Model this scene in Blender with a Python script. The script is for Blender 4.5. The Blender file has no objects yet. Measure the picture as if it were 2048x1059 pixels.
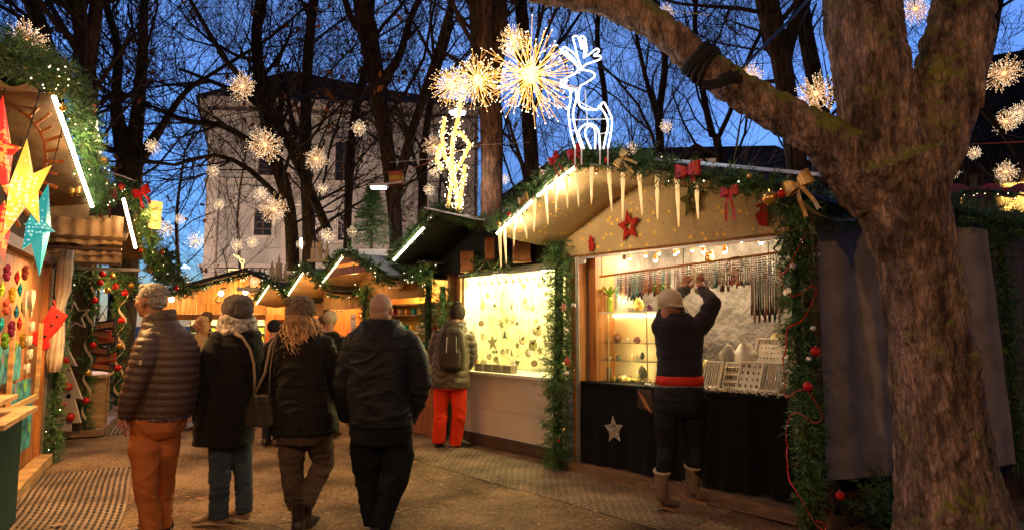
import bpy, math, random
from mathutils import Vector, noise, Matrix
import numpy as np
# ------------------------------------------------------------------ camera, world, exposure
SC = bpy.context.scene
F = 1300.0; EYE = 1.48; PT = math.radians(5.3)
cam_d = bpy.data.cameras.new('camera'); cam = bpy.data.objects.new('camera', cam_d)
SC.collection.objects.link(cam); SC.camera = cam
cam.location = (0, 0, EYE); cam.rotation_euler = (math.radians(90) + PT, 0, 0)
cam_d.sensor_width = 36.0; cam_d.lens = F / 2048 * 36; cam_d.clip_start = .05; cam_d.clip_end = 2000
W = bpy.data.worlds.new('World'); SC.world = W; W.use_nodes = True
wn = W.node_tree.nodes; wl = W.node_tree.links; wn.clear()
wo = wn.new('ShaderNodeOutputWorld'); wb = wn.new('ShaderNodeBackground'); sk = wn.new('ShaderNodeTexSky')
sk.sky_type = 'NISHITA'; sk.sun_disc = False
sk.sun_elevation = math.radians(0.1); sk.sun_rotation = math.radians(-100)
sk.ozone_density = 6.0; sk.air_density = 1.0; sk.dust_density = .2
vm = wn.new('ShaderNodeVectorMath'); vm.operation = 'ADD'; vm.inputs[1].default_value = (.075, .105, .095)
wl.new(sk.outputs[0], vm.inputs[0])
tcw = wn.new('ShaderNodeTexCoord'); sxw = wn.new('ShaderNodeSeparateXYZ'); wl.new(tcw.outputs['Generated'], sxw.inputs[0])
mrw = wn.new('ShaderNodeMapRange'); mrw.inputs[1].default_value = -.3; mrw.inputs[2].default_value = .75; mrw.inputs[3].default_value = .07; mrw.inputs[4].default_value = 1.0; wl.new(sxw.outputs['Y'], mrw.inputs[0])
sc_ = wn.new('ShaderNodeVectorMath'); sc_.operation = 'SCALE'; wl.new(vm.outputs[0], sc_.inputs[0]); wl.new(mrw.outputs[0], sc_.inputs['Scale']); ncl = wn.new('ShaderNodeTexNoise'); ncl.inputs['Scale'].default_value = 3.2; ncl.inputs['Detail'].default_value = 7; wl.new(tcw.outputs['Generated'], ncl.inputs['Vector'])
mcl = wn.new('ShaderNodeMapRange'); mcl.inputs[1].default_value = .35; mcl.inputs[2].default_value = .75; mcl.inputs[3].default_value = .78; mcl.inputs[4].default_value = 1.35; wl.new(ncl.outputs[0], mcl.inputs[0])
sc2 = wn.new('ShaderNodeVectorMath'); sc2.operation = 'SCALE'; wl.new(sc_.outputs[0], sc2.inputs[0]); wl.new(mcl.outputs[0], sc2.inputs['Scale']); wl.new(sc2.outputs[0], wb.inputs[0]); wl.new(wb.outputs[0], wo.inputs[0]); wb.inputs[1].default_value = .98
sun_d = bpy.data.lights.new('dusk_sun', 'SUN'); sun_d.energy = .02; sun_d.angle = math.radians(20); sun_d.color = (.6, .7, 1)
sun = bpy.data.objects.new('dusk_sun', sun_d); SC.collection.objects.link(sun); sun.rotation_euler = (math.radians(70), 0, math.radians(60))
SC.view_settings.view_transform = 'Standard'; SC.view_settings.look = 'None'; SC.view_settings.gamma = 1
SC.view_settings.exposure = 0.95
SC.render.engine = 'CYCLES'
cy = SC.cycles
cy.max_bounces = 6; cy.diffuse_bounces = 3; cy.glossy_bounces = 2; cy.transmission_bounces = 4; cy.transparent_max_bounces = 8
cy.sample_clamp_indirect = 3.0; cy.sample_clamp_direct = 0; cy.caustics_reflective = False; cy.caustics_refractive = False
cy.use_denoising = True
# ------------------------------------------------------------------ geometry helpers
PI = math.pi
def ray(px, py):
    a = (px - 1024) / F; b = (529.5 - py) / F; c, s = math.cos(PT), math.sin(PT)
    return Vector((a, c - b * s, s + b * c))
def P(px, py, Y):                                  # the point at distance Y seen at a place of the photograph
    r = ray(px, py); return Vector((r.x * Y / r.y, Y, EYE + r.z * Y / r.y))
def G(px, py, z=0.0):
    r = ray(px, py); t = (z - EYE) / r.z; return Vector((r.x * t, r.y * t, z))
class Fr:                                          # a stall's own frame: x along its front, y into the stall, z up
    def __init__(s, A, B):
        s.o = Vector((A[0], A[1], 0)); d = Vector((B[0] - A[0], B[1] - A[1], 0)); s.L = d.length
        s.x = d.normalized(); s.y = Vector((-s.x.y, s.x.x, 0)); s.ang = math.atan2(s.x.y, s.x.x)
    def w(s, x, y, z): return s.o + s.x * x + s.y * y + Vector((0, 0, z))
    def hit(s, px, py, y=0.0):
        r = ray(px, py); o = s.o + s.y * y
        t = (o.x * s.y.x + o.y * s.y.y) / (r.x * s.y.x + r.y * s.y.y)
        q = r * t - o; return (q.x * s.x.x + q.y * s.x.y, EYE + r.z * t)
    def at(s, px, py, y=0.0):
        x, z = s.hit(px, py, y); return s.w(x, y, z)
class MB:
    def __init__(s): s.v = []; s.f = []; s.mi = []; s.m = 0
    def add(s, vs, fs):
        b = len(s.v); s.v.extend(vs)
        for f in fs: s.f.append(tuple(i + b for i in f)); s.mi.append(s.m)
    def box(s, c, sx, sy, sz, ax=None, ay=None, az=None):       # centre, half sizes, axes
        ax = ax or Vector((1, 0, 0)); ay = ay or Vector((0, 1, 0)); az = az or Vector((0, 0, 1)); c = Vector(c)
        vs = [c + ax * (sx * i) + ay * (sy * j) + az * (sz * k) for k in (-1, 1) for j in (-1, 1) for i in (-1, 1)]
        s.add(vs, [(0, 2, 3, 1), (4, 5, 7, 6), (0, 1, 5, 4), (2, 6, 7, 3), (0, 4, 6, 2), (1, 3, 7, 5)])
    def fbox(s, fr, x0, x1, y0, y1, z0, z1):
        s.box(fr.w((x0 + x1) / 2, (y0 + y1) / 2, (z0 + z1) / 2), (x1 - x0) / 2, (y1 - y0) / 2, (z1 - z0) / 2, fr.x, fr.y)
    def beam(s, a, b, w, h, up=Vector((0, 0, 1))):
        a = Vector(a); b = Vector(b); d = (b - a); L = d.length; d.normalize()
        x = d.cross(up)
        if x.length < 1e-4: x = d.cross(Vector((0, 1, 0)))
        x.normalize(); z = x.cross(d).normalized(); s.box((a + b) / 2, w / 2, L / 2, h / 2, x, d, z)
    def tube(s, pts, rad, n=8, cap=True, sq=None):
        pts = [Vector(p) for p in pts]; N = len(pts)
        if not hasattr(rad, '__len__'): rad = [rad] * N
        b = len(s.v); u = None
        for i, p in enumerate(pts):
            d = (pts[min(i + 1, N - 1)] - pts[max(i - 1, 0)])
            if d.length < 1e-9: d = Vector((0, 0, 1))
            d.normalize()
            if u is None:
                u = d.cross(Vector((0, 0, 1)))
                if u.length < .1: u = d.cross(Vector((0, 1, 0)))
            else: u = u - d * u.dot(d)
            u.normalize(); w = d.cross(u)
            r = rad[i]; ra, rb = r if hasattr(r, '__len__') else (r, r)
            for k in range(n):
                a = 2 * PI * k / n; s.v.append(p + u * (math.cos(a) * ra) + w * (math.sin(a) * rb))
        for i in range(N - 1):
            for k in range(n):
                k2 = (k + 1) % n; s.f.append((b + i * n + k, b + i * n + k2, b + (i + 1) * n + k2, b + (i + 1) * n + k)); s.mi.append(s.m)
        if cap:
            s.f.append(tuple(b + k for k in reversed(range(n)))); s.mi.append(s.m)
            s.f.append(tuple(b + (N - 1) * n + k for k in range(n))); s.mi.append(s.m)
    def ball(s, c, r, n=8, m=6, sc=(1, 1, 1)):
        c = Vector(c); vs = [c + Vector((0, 0, r * sc[2]))]; fs = []
        for i in range(1, m):
            t = PI * i / m
            for k in range(n):
                a = 2 * PI * k / n; vs.append(c + Vector((r * sc[0] * math.sin(t) * math.cos(a), r * sc[1] * math.sin(t) * math.sin(a), r * sc[2] * math.cos(t))))
        vs.append(c - Vector((0, 0, r * sc[2]))); e = len(vs) - 1
        for k in range(n):
            k2 = (k + 1) % n; fs.append((0, 1 + k, 1 + k2)); fs.append((e, e - n + k2, e - n + k))
            for i in range(m - 2): a = 1 + i * n; fs.append((a + k, a + n + k, a + n + k2, a + k2))
        s.add(vs, fs)
    def octa(s, c, r):
        c = Vector(c); s.add([c + Vector(d) * r for d in ((1, 0, 0), (0, 1, 0), (-1, 0, 0), (0, -1, 0), (0, 0, 1), (0, 0, -1))],
              [(0, 1, 4), (1, 2, 4), (2, 3, 4), (3, 0, 4), (1, 0, 5), (2, 1, 5), (3, 2, 5), (0, 3, 5)])
    def lathe(s, c, prof, n=16, ax=None):
        c = Vector(c); b = len(s.v)
        for r, z in prof:
            for k in range(n): a = 2 * PI * k / n; s.v.append(c + Vector((r * math.cos(a), r * math.sin(a), z)))
        for i in range(len(prof) - 1):
            for k in range(n): k2 = (k + 1) % n; s.f.append((b + i * n + k, b + i * n + k2, b + (i + 1) * n + k2, b + (i + 1) * n + k)); s.mi.append(s.m)
        s.f.append(tuple(b + k for k in reversed(range(n)))); s.mi.append(s.m)
        s.f.append(tuple(b + (len(prof) - 1) * n + k for k in range(n))); s.mi.append(s.m)
    def prism(s, pts2, c, u, v, t):                # outline in u, v axes extruded by thickness t
        c = Vector(c); n = len(pts2); w = u.cross(v).normalized() * (t / 2)
        vs = [c + u * a + v * b_ + w for a, b_ in pts2] + [c + u * a + v * b_ - w for a, b_ in pts2]
        s.add(vs, [tuple(range(n)), tuple(reversed(range(n, 2 * n)))] + [(i, i + n, (i + 1) % n + n, (i + 1) % n) for i in range(n)])
    def star(s, c, R, r, t, u, v, rot=0, n=5):
        c = Vector(c); w = u.cross(v).normalized() * t; pts = []
        for k in range(2 * n):
            a = PI / 2 + rot + PI * k / n; q = R if k % 2 == 0 else r; pts.append(c + u * (q * math.cos(a)) + v * (q * math.sin(a)))
        m = 2 * n; s.add(pts + [c + w, c - w], [(i, (i + 1) % m, m) for i in range(m)] + [((i + 1) % m, i, m + 1) for i in range(m)])
    def grid(s, fn, nu, nv):
        b = len(s.v)
        for j in range(nv + 1):
            for i in range(nu + 1): s.v.append(Vector(fn(i / nu, j / nv)))
        for j in range(nv):
            for i in range(nu): q = b + j * (nu + 1) + i; s.f.append((q, q + 1, q + nu + 2, q + nu + 1)); s.mi.append(s.m)
    def loft(s, rings, n=20, e=2.0):               # rings (x, y, z, a, b[, tilt]) of horizontal super-ellipses
        b = len(s.v)
        for R_ in rings:
            x, y, z, a_, b_ = R_[:5]; tl = R_[5] if len(R_) > 5 else 0
            for k in range(n):
                t = 2 * PI * k / n; ct, st = math.cos(t), math.sin(t)
                s.v.append(Vector((x + a_ * math.copysign(abs(ct) ** (2 / e), ct), y + b_ * math.copysign(abs(st) ** (2 / e), st), z + tl * ct)))
        for i in range(len(rings) - 1):
            for k in range(n): k2 = (k + 1) % n; s.f.append((b + i * n + k, b + i * n + k2, b + (i + 1) * n + k2, b + (i + 1) * n + k)); s.mi.append(s.m)
        s.f.append(tuple(b + k for k in reversed(range(n)))); s.mi.append(s.m)
        s.f.append(tuple(b + (len(rings) - 1) * n + k for k in range(n))); s.mi.append(s.m)
    def build(s, name, mats, parent=None, smooth=False, loc=None):
        V = np.array([tuple(q) for q in s.v], dtype=np.float64).reshape(-1, 3)
        if parent is not None: o3 = np.array(parent['_o']) if '_o' in parent else np.zeros(3)
        elif loc is not None: o3 = np.array(tuple(loc))
        else:
            lo, hi = V.min(0), V.max(0); o3 = np.array([(lo[0] + hi[0]) / 2, (lo[1] + hi[1]) / 2, lo[2]])
        me = bpy.data.meshes.new(name); me.from_pydata((V - o3).tolist(), [], s.f)
        if not isinstance(mats, (list, tuple)): mats = [mats]
        for m in mats: me.materials.append(m)
        if len(mats) > 1: me.polygons.foreach_set('material_index', s.mi)
        if smooth: me.polygons.foreach_set('use_smooth', [True] * len(s.f))
        me.update()
        o = bpy.data.objects.new(name, me); SC.collection.objects.link(o)
        o['_o'] = tuple(float(q) for q in o3)
        if parent is not None: o.parent = parent
        else: o.location = tuple(o3)
        return o
def tag(o, label, cat, group=None, kind=None):
    if label: o['label'] = label
    if cat: o['category'] = cat
    if group: o['group'] = group
    if kind: o['kind'] = kind
    return o
def thing(name, label, cat, loc=(0, 0, 0), group=None):
    o = bpy.data.objects.new(name, None); SC.collection.objects.link(o); o.location = tuple(loc); o.empty_display_size = .1
    o['_o'] = tuple(float(q) for q in loc); return tag(o, label, cat, group)
def struct(o): o['kind'] = 'structure'; return o
def dup(root, loc, rot=(0, 0, 0), sc=1.0, label=None, group=None):
    r = root.copy(); SC.collection.objects.link(r); r.location = tuple(loc); r.rotation_euler = rot
    r.scale = (sc, sc, sc) if not hasattr(sc, '__len__') else sc
    if label: r['label'] = label
    if group: r['group'] = group
    for ch in list(root.children):
        c = ch.copy(); SC.collection.objects.link(c); c.parent = r
        for g in list(ch.children): d = g.copy(); SC.collection.objects.link(d); d.parent = c
    return r
ORD = 'first second third fourth fifth sixth seventh eighth ninth tenth eleventh twelfth thirteenth fourteenth fifteenth sixteenth seventeenth eighteenth nineteenth twentieth'.split()
def nth(i):
    if i < 20: return ORD[i]
    t, u = divmod(i + 1, 10); T = {2: 'twent', 3: 'thirt', 4: 'fort', 5: 'fift', 6: 'sixt', 7: 'sevent'}[t]
    return T + 'ieth' if u == 0 else T + 'y-' + ORD[u - 1]
def lamp(name, loc, power, col, parent=None, r=.04, kind='POINT', size=.3, rot=None, spot=None):
    d = bpy.data.lights.new(name, kind); d.energy = power; d.color = col
    if kind == 'AREA': d.size = size
    else: d.shadow_soft_size = r
    if kind == 'SPOT': d.spot_size = spot or 2.2; d.spot_blend = .7
    o = bpy.data.objects.new(name, d); SC.collection.objects.link(o)
    if parent is not None:
        o.parent = parent; q = Vector(loc) - Vector(parent['_o']); o.location = q
    else: o.location = tuple(loc)
    if rot: o.rotation_euler = rot
    return o
WARM = (1, .62, .26); AMB = (1, .52, .18); NEUT = (1, .80, .52)
# ------------------------------------------------------------------ materials
MC = {}
def M(name, col, rough=.65, metal=0.0, var=.22, scale=6.0, bump=0.0, bscale=None, emis=None, es=0.0, trans=0.0, stretch=None, col2=None, spec=.4, sheen=0, sampled=False, detail=6, thr=None):
    if name in MC: return MC[name]
    m = bpy.data.materials.new(name); m.use_nodes = True; MC[name] = m
    nt = m.node_tree; N = nt.nodes; Lk = nt.links; b = N['Principled BSDF']
    b.inputs['Roughness'].default_value = rough; b.inputs['Metallic'].default_value = metal
    b.inputs['Specular IOR Level'].default_value = spec
    if sheen: b.inputs['Sheen Weight'].default_value = sheen
    if trans: b.inputs['Transmission Weight'].default_value = trans
    tc = N.new('ShaderNodeTexCoord'); mp = N.new('ShaderNodeMapping'); Lk.new(tc.outputs['Object'], mp.inputs[0])
    if stretch: mp.inputs['Scale'].default_value = stretch
    no = N.new('ShaderNodeTexNoise'); no.inputs['Scale'].default_value = scale; no.inputs['Detail'].default_value = detail; Lk.new(mp.outputs[0], no.inputs['Vector'])
    cr = N.new('ShaderNodeValToRGB'); c1 = col; c2 = col2 or col
    lo = [max(0, q * (1 - var)) for q in c1] + [1]; hi = [min(1, q * (1 + var)) for q in c2] + [1]
    a_, b_ = thr or (.32, .68)
    cr.color_ramp.elements[0].position = a_; cr.color_ramp.elements[1].position = b_
    cr.color_ramp.elements[0].color = lo; cr.color_ramp.elements[1].color = hi
    Lk.new(no.outputs[0], cr.inputs[0]); Lk.new(cr.outputs[0], b.inputs['Base Color'])
    if bump:
        n2 = N.new('ShaderNodeTexNoise'); n2.inputs['Scale'].default_value = bscale or scale * 4; n2.inputs['Detail'].default_value = 5; Lk.new(mp.outputs[0], n2.inputs['Vector'])
        bp = N.new('ShaderNodeBump'); bp.inputs['Strength'].default_value = min(1, bump); bp.inputs['Distance'].default_value = .02 * max(1, bump)
        Lk.new(n2.outputs[0], bp.inputs['Height']); Lk.new(bp.outputs[0], b.inputs['Normal'])
    if emis is not None:
        b.inputs['Emission Color'].default_value = (*emis, 1); b.inputs['Emission Strength'].default_value = es
        if not sampled: m.cycles.emission_sampling = 'NONE'
    return m
def nodes(m): return m.node_tree.nodes, m.node_tree.links, m.node_tree.nodes['Principled BSDF']
def add_specks(m, col, scale, thr, em=0):          # small print scattered over a cloth
    N, Lk, b = nodes(m); src = b.inputs['Base Color'].links[0].from_socket
    tc = N.new('ShaderNodeTexCoord'); v = N.new('ShaderNodeTexVoronoi'); v.inputs['Scale'].default_value = scale; Lk.new(tc.outputs['Object'], v.inputs['Vector'])
    lt = N.new('ShaderNodeMath'); lt.operation = 'LESS_THAN'; lt.inputs[1].default_value = thr; Lk.new(v.outputs['Distance'], lt.inputs[0])
    mx = N.new('ShaderNodeMix'); mx.data_type = 'RGBA'; mx.inputs['B'].default_value = (*col, 1)
    Lk.new(lt.outputs[0], mx.inputs['Factor']); Lk.new(src, mx.inputs['A']); Lk.new(mx.outputs['Result'], b.inputs['Base Color'])
    return m
def add_wave(m, scale, dist=2.0, strength=.6, axis='X', bd=.02, bands='BANDS', dsc=1.5):
    N, Lk, b = nodes(m); tc = N.new('ShaderNodeTexCoord'); w = N.new('ShaderNodeTexWave'); w.wave_type = bands; w.bands_direction = axis
    w.inputs['Scale'].default_value = scale; w.inputs['Distortion'].default_value = dist; w.inputs['Detail'].default_value = 3; w.inputs['Detail Scale'].default_value = dsc
    Lk.new(tc.outputs['Object'], w.inputs['Vector']); bp = N.new('ShaderNodeBump'); bp.inputs['Strength'].default_value = strength; bp.inputs['Distance'].default_value = bd
    Lk.new(w.outputs[1], bp.inputs['Height'])
    if b.inputs['Normal'].is_linked: Lk.new(b.inputs['Normal'].links[0].from_socket, bp.inputs['Normal'])
    Lk.new(bp.outputs[0], b.inputs['Normal']); return m
def wood(name, col, scale=3, axis=(8, 8, .8), rough=.55, var=.35):
    return M(name, col, rough, var=var, scale=scale, stretch=axis, bump=.35, bscale=scale * 2.5)
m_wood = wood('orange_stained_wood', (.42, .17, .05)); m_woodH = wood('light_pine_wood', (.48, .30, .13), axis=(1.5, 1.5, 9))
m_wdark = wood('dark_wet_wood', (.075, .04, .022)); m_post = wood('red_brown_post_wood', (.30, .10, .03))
m_gravel_beam = wood('weathered_beam_wood', (.20, .12, .07), axis=(2, 2, 9))
m_bulb = M('warm_bulb_glow', (1, .9, .7), emis=(1, .80, .48), es=5, var=0)
m_bulbw = M('pale_bulb_glow', (1, .95, .85), emis=(1, .82, .58), es=3, var=0)
m_wireg = M('glowing_gold_wire', (.8, .5, .15), rough=.4, emis=(1, .50, .13), es=.75, var=.1)
m_wires = M('pale_copper_wire', (.5, .33, .2), rough=.4, emis=(1, .52, .20), es=.45, var=.1)
m_core = M('glowing_ball_core', (1, .7, .3), emis=(1, .62, .16), es=1.6, var=.1)
m_led = M('white_led_tube_glow', (1, 1, .95), emis=(1, .84, .56), es=9, var=0, sampled=True)
m_led2 = M('far_led_tube_glow', (1, 1, .95), emis=(1, .74, .36), es=5, var=0, sampled=True)
m_neon = M('white_neon_tube', (1, 1, 1), emis=(.86, .93, 1), es=1.5, var=0)
m_red = M('red_satin', (.55, .02, .02), rough=.38, var=.3, scale=12); m_redm = M('glossy_red_bauble', (.55, .02, .015), rough=.16, var=.1, metal=.35)
m_goldb = M('gold_bauble', (.75, .45, .12), rough=.22, metal=.8, var=.15); m_silvb = M('pearl_silver_bauble', (.7, .65, .58), rough=.2, metal=.6, var=.1)
m_goldr = M('gold_ribbon', (.65, .40, .12), rough=.3, metal=.5, var=.3, scale=14)
m_black = M('black_matt', (.012, .012, .013), rough=.7, var=.3); m_dark = M('dark_cable', (.02, .02, .02), rough=.5)
m_white = M('white_paint', (.75, .72, .66), rough=.5, var=.06); m_metal = M('galvanised_metal', (.5, .5, .5), rough=.35, metal=.8, var=.15)
m_glassw = M('greyish_white_sheet', (.55, .55, .56), rough=.35, var=.08)
def cloth(name, col, **k):
    k.setdefault('bump', .3); k.setdefault('bscale', 120); k.setdefault('rough', .85); k.setdefault('spec', .15); return M(name, col, **k)
# ------------------------------------------------------------------ ground, mats
R = Fr(G(1165, 942), G(1640, 1052)); L = Fr(G(5, 995), G(65, 935))
def ground_mat():
    m = M('gravelly_trodden_ground', (.12, .066, .034), rough=.88, scale=1.3, var=.5, col2=(.22, .145, .083), bump=1.8, bscale=34, spec=.25)
    N, Lk, b = nodes(m); src = b.inputs['Base Color'].links[0].from_socket
    tc = N.new('ShaderNodeTexCoord'); n = N.new('ShaderNodeTexNoise'); n.inputs['Scale'].default_value = 40; n.inputs['Detail'].default_value = 8; n.inputs['Roughness'].default_value = .8
    Lk.new(tc.outputs['Object'], n.inputs['Vector']); mr = N.new('ShaderNodeMapRange'); mr.inputs[1].default_value = .3; mr.inputs[2].default_value = .72; mr.inputs[3].default_value = .42; mr.inputs[4].default_value = 1.55
    Lk.new(n.outputs[0], mr.inputs[0]); mx = N.new('ShaderNodeMix'); mx.data_type = 'RGBA'; mx.blend_type = 'MULTIPLY'; mx.inputs['Factor'].default_value = 1
    Lk.new(src, mx.inputs['A']); Lk.new(mr.outputs[0], mx.inputs['B'])
    v = N.new('ShaderNodeTexVoronoi'); v.inputs['Scale'].default_value = 75; Lk.new(tc.outputs['Object'], v.inputs['Vector'])
    lt = N.new('ShaderNodeMath'); lt.operation = 'LESS_THAN'; lt.inputs[1].default_value = .16; Lk.new(v.outputs['Distance'], lt.inputs[0])
    sc_ = N.new('ShaderNodeMath'); sc_.operation = 'MULTIPLY'; sc_.inputs[1].default_value = .55; Lk.new(lt.outputs[0], sc_.inputs[0])
    m2 = N.new('ShaderNodeMix'); m2.data_type = 'RGBA'; m2.inputs['B'].default_value = (.34, .27, .19, 1); Lk.new(sc_.outputs[0], m2.inputs['Factor']); Lk.new(mx.outputs['Result'], m2.inputs['A'])
    Lk.new(m2.outputs['Result'], b.inputs['Base Color']); return m
g = MB()
def gz(x, y): return .016 * noise.noise((x * .8, y * .8, 0)) + .010 * noise.noise((x * 3.1, y * 3.1, 5)) - .012
NX = 150
g.grid(lambda u, v: ((u - .5) * 22 - 1, 1.5 + v * 21, gz((u - .5) * 22 - 1, 1.5 + v * 21)), 220, 210)
go = g.build('ground', ground_mat(), smooth=True, loc=(0, 0, 0)); struct(go)
g = MB(); A = (-12, 10, 1.5, 22.5)
for x0, x1, y0, y1 in ((-600, -12, -300, 900), (10, 600, -300, 900), (-12, 10, -300, 1.5), (-12, 10, 22.5, 900)):
    g.add([Vector((x0, y0, -.012)), Vector((x1, y0, -.012)), Vector((x1, y1, -.012)), Vector((x0, y1, -.012))], [(0, 1, 2, 3)])
struct(g.build('ground', ground_mat(), loc=(0, 0, 0)))
m_rub = M('dusty_rubber_mat', (.16, .11, .072), rough=.7, scale=2.2, var=.45, col2=(.23, .165, .11), bump=.4, bscale=60)
def mat(fr, x0, x1, yin, yout, label, sp=.046, cl=.09, wob=.03, step=None):
    mb = MB(); rng = random.Random(3); rows = int(abs(yout - yin) / sp); nseg = int((x1 - x0) / cl); sg = 1 if yout > yin else -1
    def q(x, y, z):
        x += .02 * math.sin(y * 5); y += wob * math.sin(x * 2.1) * .6
        p = fr.w(x, y, 0); return Vector((p.x, p.y, z + .006 + gz(p.x, p.y)))
    for r in range(rows + 1):
        y = yin + sg * r * sp; n = nseg // 2
        xe0 = x0 + rng.uniform(0, .02); dx = (x1 - x0) / n; wd = .0115
        vs = []; fs = []
        for i in range(n + 1):
            x = xe0 + dx * i
            for (dy, dz) in ((-wd, -.003), (-wd, .0022), (wd, .0022), (wd, -.003)): vs.append(q(x, y + dy, dz))
            if i:
                a = (i - 1) * 4
                for k in range(3): fs.append((a + k, a + k + 1, a + 5 + k, a + 4 + k))
        mb.add(vs, fs)
        if r < rows:
            for i in range(nseg):
                x = x0 + cl * (i + (.5 if r % 2 else 0)); c = q(x, y + sg * sp / 2, -.001)
                mb.box(c, .007, sp / 2 - .008, .0025, fr.x, fr.y)
    s0 = MB(); s0.grid(lambda u, v: q(x0 + (x1 - x0) * u, yin + sg * abs(yout - yin) * v, -.004), 80, 14); mb.m = 1; mb.add(s0.v, s0.f)  # black sheet added under the bars, stands in for shade in the slots
    o = mb.build('rubber_mat', [m_rub, M('black_slot_shade', (.012, .010, .008), rough=.8)]); tag(o, label, 'mat', 'rubber mats on the ground'); return o
mat(R, -3.0, 1.75, .02 + .10, -.95, 'long perforated rubber mat laid along the counters of the black and white stalls')
mat(R, -6.2, -3.35, .10, -.55, 'perforated rubber mat before the mug stall behind the four walkers', sp=.05, cl=.11)
mat(L, -1.7, .98, -.06, -.95, 'perforated rubber mat in front of the ornament stall with star lanterns')
mat(L, 3.5, 5.4, -.25, -.72, 'small rubber mat before the bag stall doorway', sp=.05, cl=.11)
# ------------------------------------------------------------------ garlands
m_fir = [M('fir_needle_green_a', (.045, .125, .04), rough=.5, var=.35, scale=9), M('fir_needle_green_b', (.08, .20, .055), rough=.5, var=.3, scale=9), M('fir_needle_olive', (.10, .12, .035), rough=.55, var=.3, scale=9)]
m_twig = M('garland_core_wire', (.022, .05, .018), rough=.9, var=.6, scale=30, bump=1, bscale=60)
def resample(pts, step):
    pts = [Vector(p) for p in pts]; out = [pts[0].copy()]; acc = 0
    for a, b in zip(pts, pts[1:]):
        L_ = (b - a).length; n = max(1, int(round(L_ / step)))
        for i in range(1, n + 1): out.append(a.lerp(b, i / n))
    return out
def garland(pts, rad, label, group=None, dens=34, needle=.036, wid=.0055, spr=.11, lights=0, name='fir_garland', seed=1, nn=13, droop=.25, par=None):
    rng = random.Random(seed); pts = resample(pts, .05); mb = MB(); mb.m = 0; mb.tube(pts, rad * .3, 6)
    sp = MB(); sp.v = mb.v; sp.f = mb.f; sp.mi = mb.mi; V = sp.v; Fc = sp.f; MI = sp.mi
    Ltot = sum((b - a).length for a, b in zip(pts, pts[1:])); ns = int(Ltot * dens * (2.6 if wid < .007 else 1.7)); needle *= 1.3; wid *= 1.45; surf = []
    for k in range(ns):
        i = rng.randrange(len(pts) - 1); c = pts[i].lerp(pts[i + 1], rng.random()); t = (pts[i + 1] - pts[i]).normalized()
        d = Vector((rng.gauss(0, 1), rng.gauss(0, 1), rng.gauss(0, 1))); d -= t * d.dot(t); d.normalize()
        d = (d + t * rng.uniform(-.7, .7) + Vector((0, 0, -droop))).normalized(); ln = rad * rng.uniform(.8, 1.35) * (1 + .35 * noise.noise(c * 5))
        bend = Vector((rng.gauss(0, .25), rng.gauss(0, .25), rng.gauss(0, .25))); mi = rng.choice((1, 1, 2, 2, 3)); side = d.orthogonal().normalized()
        for j in range(nn):
            s = (j + .5) / nn; q = c + d * (ln * (.25 + .75 * s)) + bend * (ln * s * s * .5); a = rng.uniform(0, 2 * PI)
            o = (side * math.cos(a) + d.cross(side) * math.sin(a)); dd = (o + d * .75).normalized(); nl = needle * rng.uniform(.7, 1.25)
            wv = dd.cross(Vector((rng.uniform(-1, 1), rng.uniform(-1, 1), rng.uniform(-1, 1)))).normalized() * (wid * .5)
            b = len(V); V.append(q + wv); V.append(q - wv); V.append(q + dd * nl); Fc.append((b, b + 1, b + 2)); MI.append(mi)
        surf.append(c + d * ln * 1.0)
    if lights:
        r = thing(name, label, 'garland', pts[0], group); sp.build('foliage', [m_twig] + m_fir, r)
        lb = MB()
        for k in range(int(Ltot * lights)): lb.octa(rng.choice(surf), .0055)
        o = lb.build('fairy_lights', m_bulb, r); o['kind'] = 'stuff'
        return r, surf
    o = sp.build(name, [m_twig] + m_fir, par)
    if par is None: tag(o, label, 'garland', group)
    return o, surf
# ------------------------------------------------------------------ baubles, bows, stars
def bauble(c, r, m, label, group='baubles on the fir garlands'):
    t = MB(); t.ball((0, 0, 0), r, 16, 10); root = thing('bauble', label, 'bauble', c, group); t2 = MB()
    for v in t.v: t2.v.append(v + Vector(c))
    t2.f = t.f; t2.mi = t.mi; t2.build('ball', m, root, True)
    k = MB(); k.tube([Vector(c) + Vector((0, 0, r * .92)), Vector(c) + Vector((0, 0, r * 1.25))], r * .2, 8); k.build('cap', m_goldb, root); return root
def bow(c, s, m, label, u=None, group='ribbon bows on the fir garlands', rot=0.0, tails=1.0):
    u = (u or Vector((1, 0, 0))).normalized(); z = Vector((0, 0, 1)); n = u.cross(z).normalized(); ca, sa = math.cos(rot), math.sin(rot)
    uu = u * ca + z * sa; zz = z * ca - u * sa; c = Vector(c); mb = MB()
    for sg in (-1, 1):
        mb.grid(lambda a, b: c + uu * (sg * s * (.06 + .94 * math.sin(a * PI) ** .8 * (1 if a < .5 else 1))) * (1) * (min(1, 2 * a) if a < .5 else min(1, 2 * (1 - a))) + zz * (s * (b - .5) * (.25 + .75 * math.sin(a * PI)) + s * .18 * math.sin(a * PI)) + n * (s * .28 * math.sin(2 * PI * a)), 10, 3)
        mb.grid(lambda a, b: c + uu * (sg * s * (.12 + .38 * a) + s * (b - .5) * .26) - zz * (s * tails * 1.25 * a) + n * (s * .12 * math.sin(a * 6 + sg)) - zz * (s * .14 * abs(b - .5) * 2 * (1 if a > .9 else 0)), 8, 2)
    mb.ball(c, s * .17, 8, 6); o = mb.build('bow', m, None, True); return tag(o, label, 'bow', group)
def flat_star(c, Rr, m, label, u, v, name='star_ornament', cat='star', group=None, r=.42, t=.008, rot=0):
    mb = MB(); mb.star(c, Rr, Rr * r, t, u, v, rot); return tag(mb.build(name, m), label, cat, group)
Z = Vector((0, 0, 1))
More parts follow.
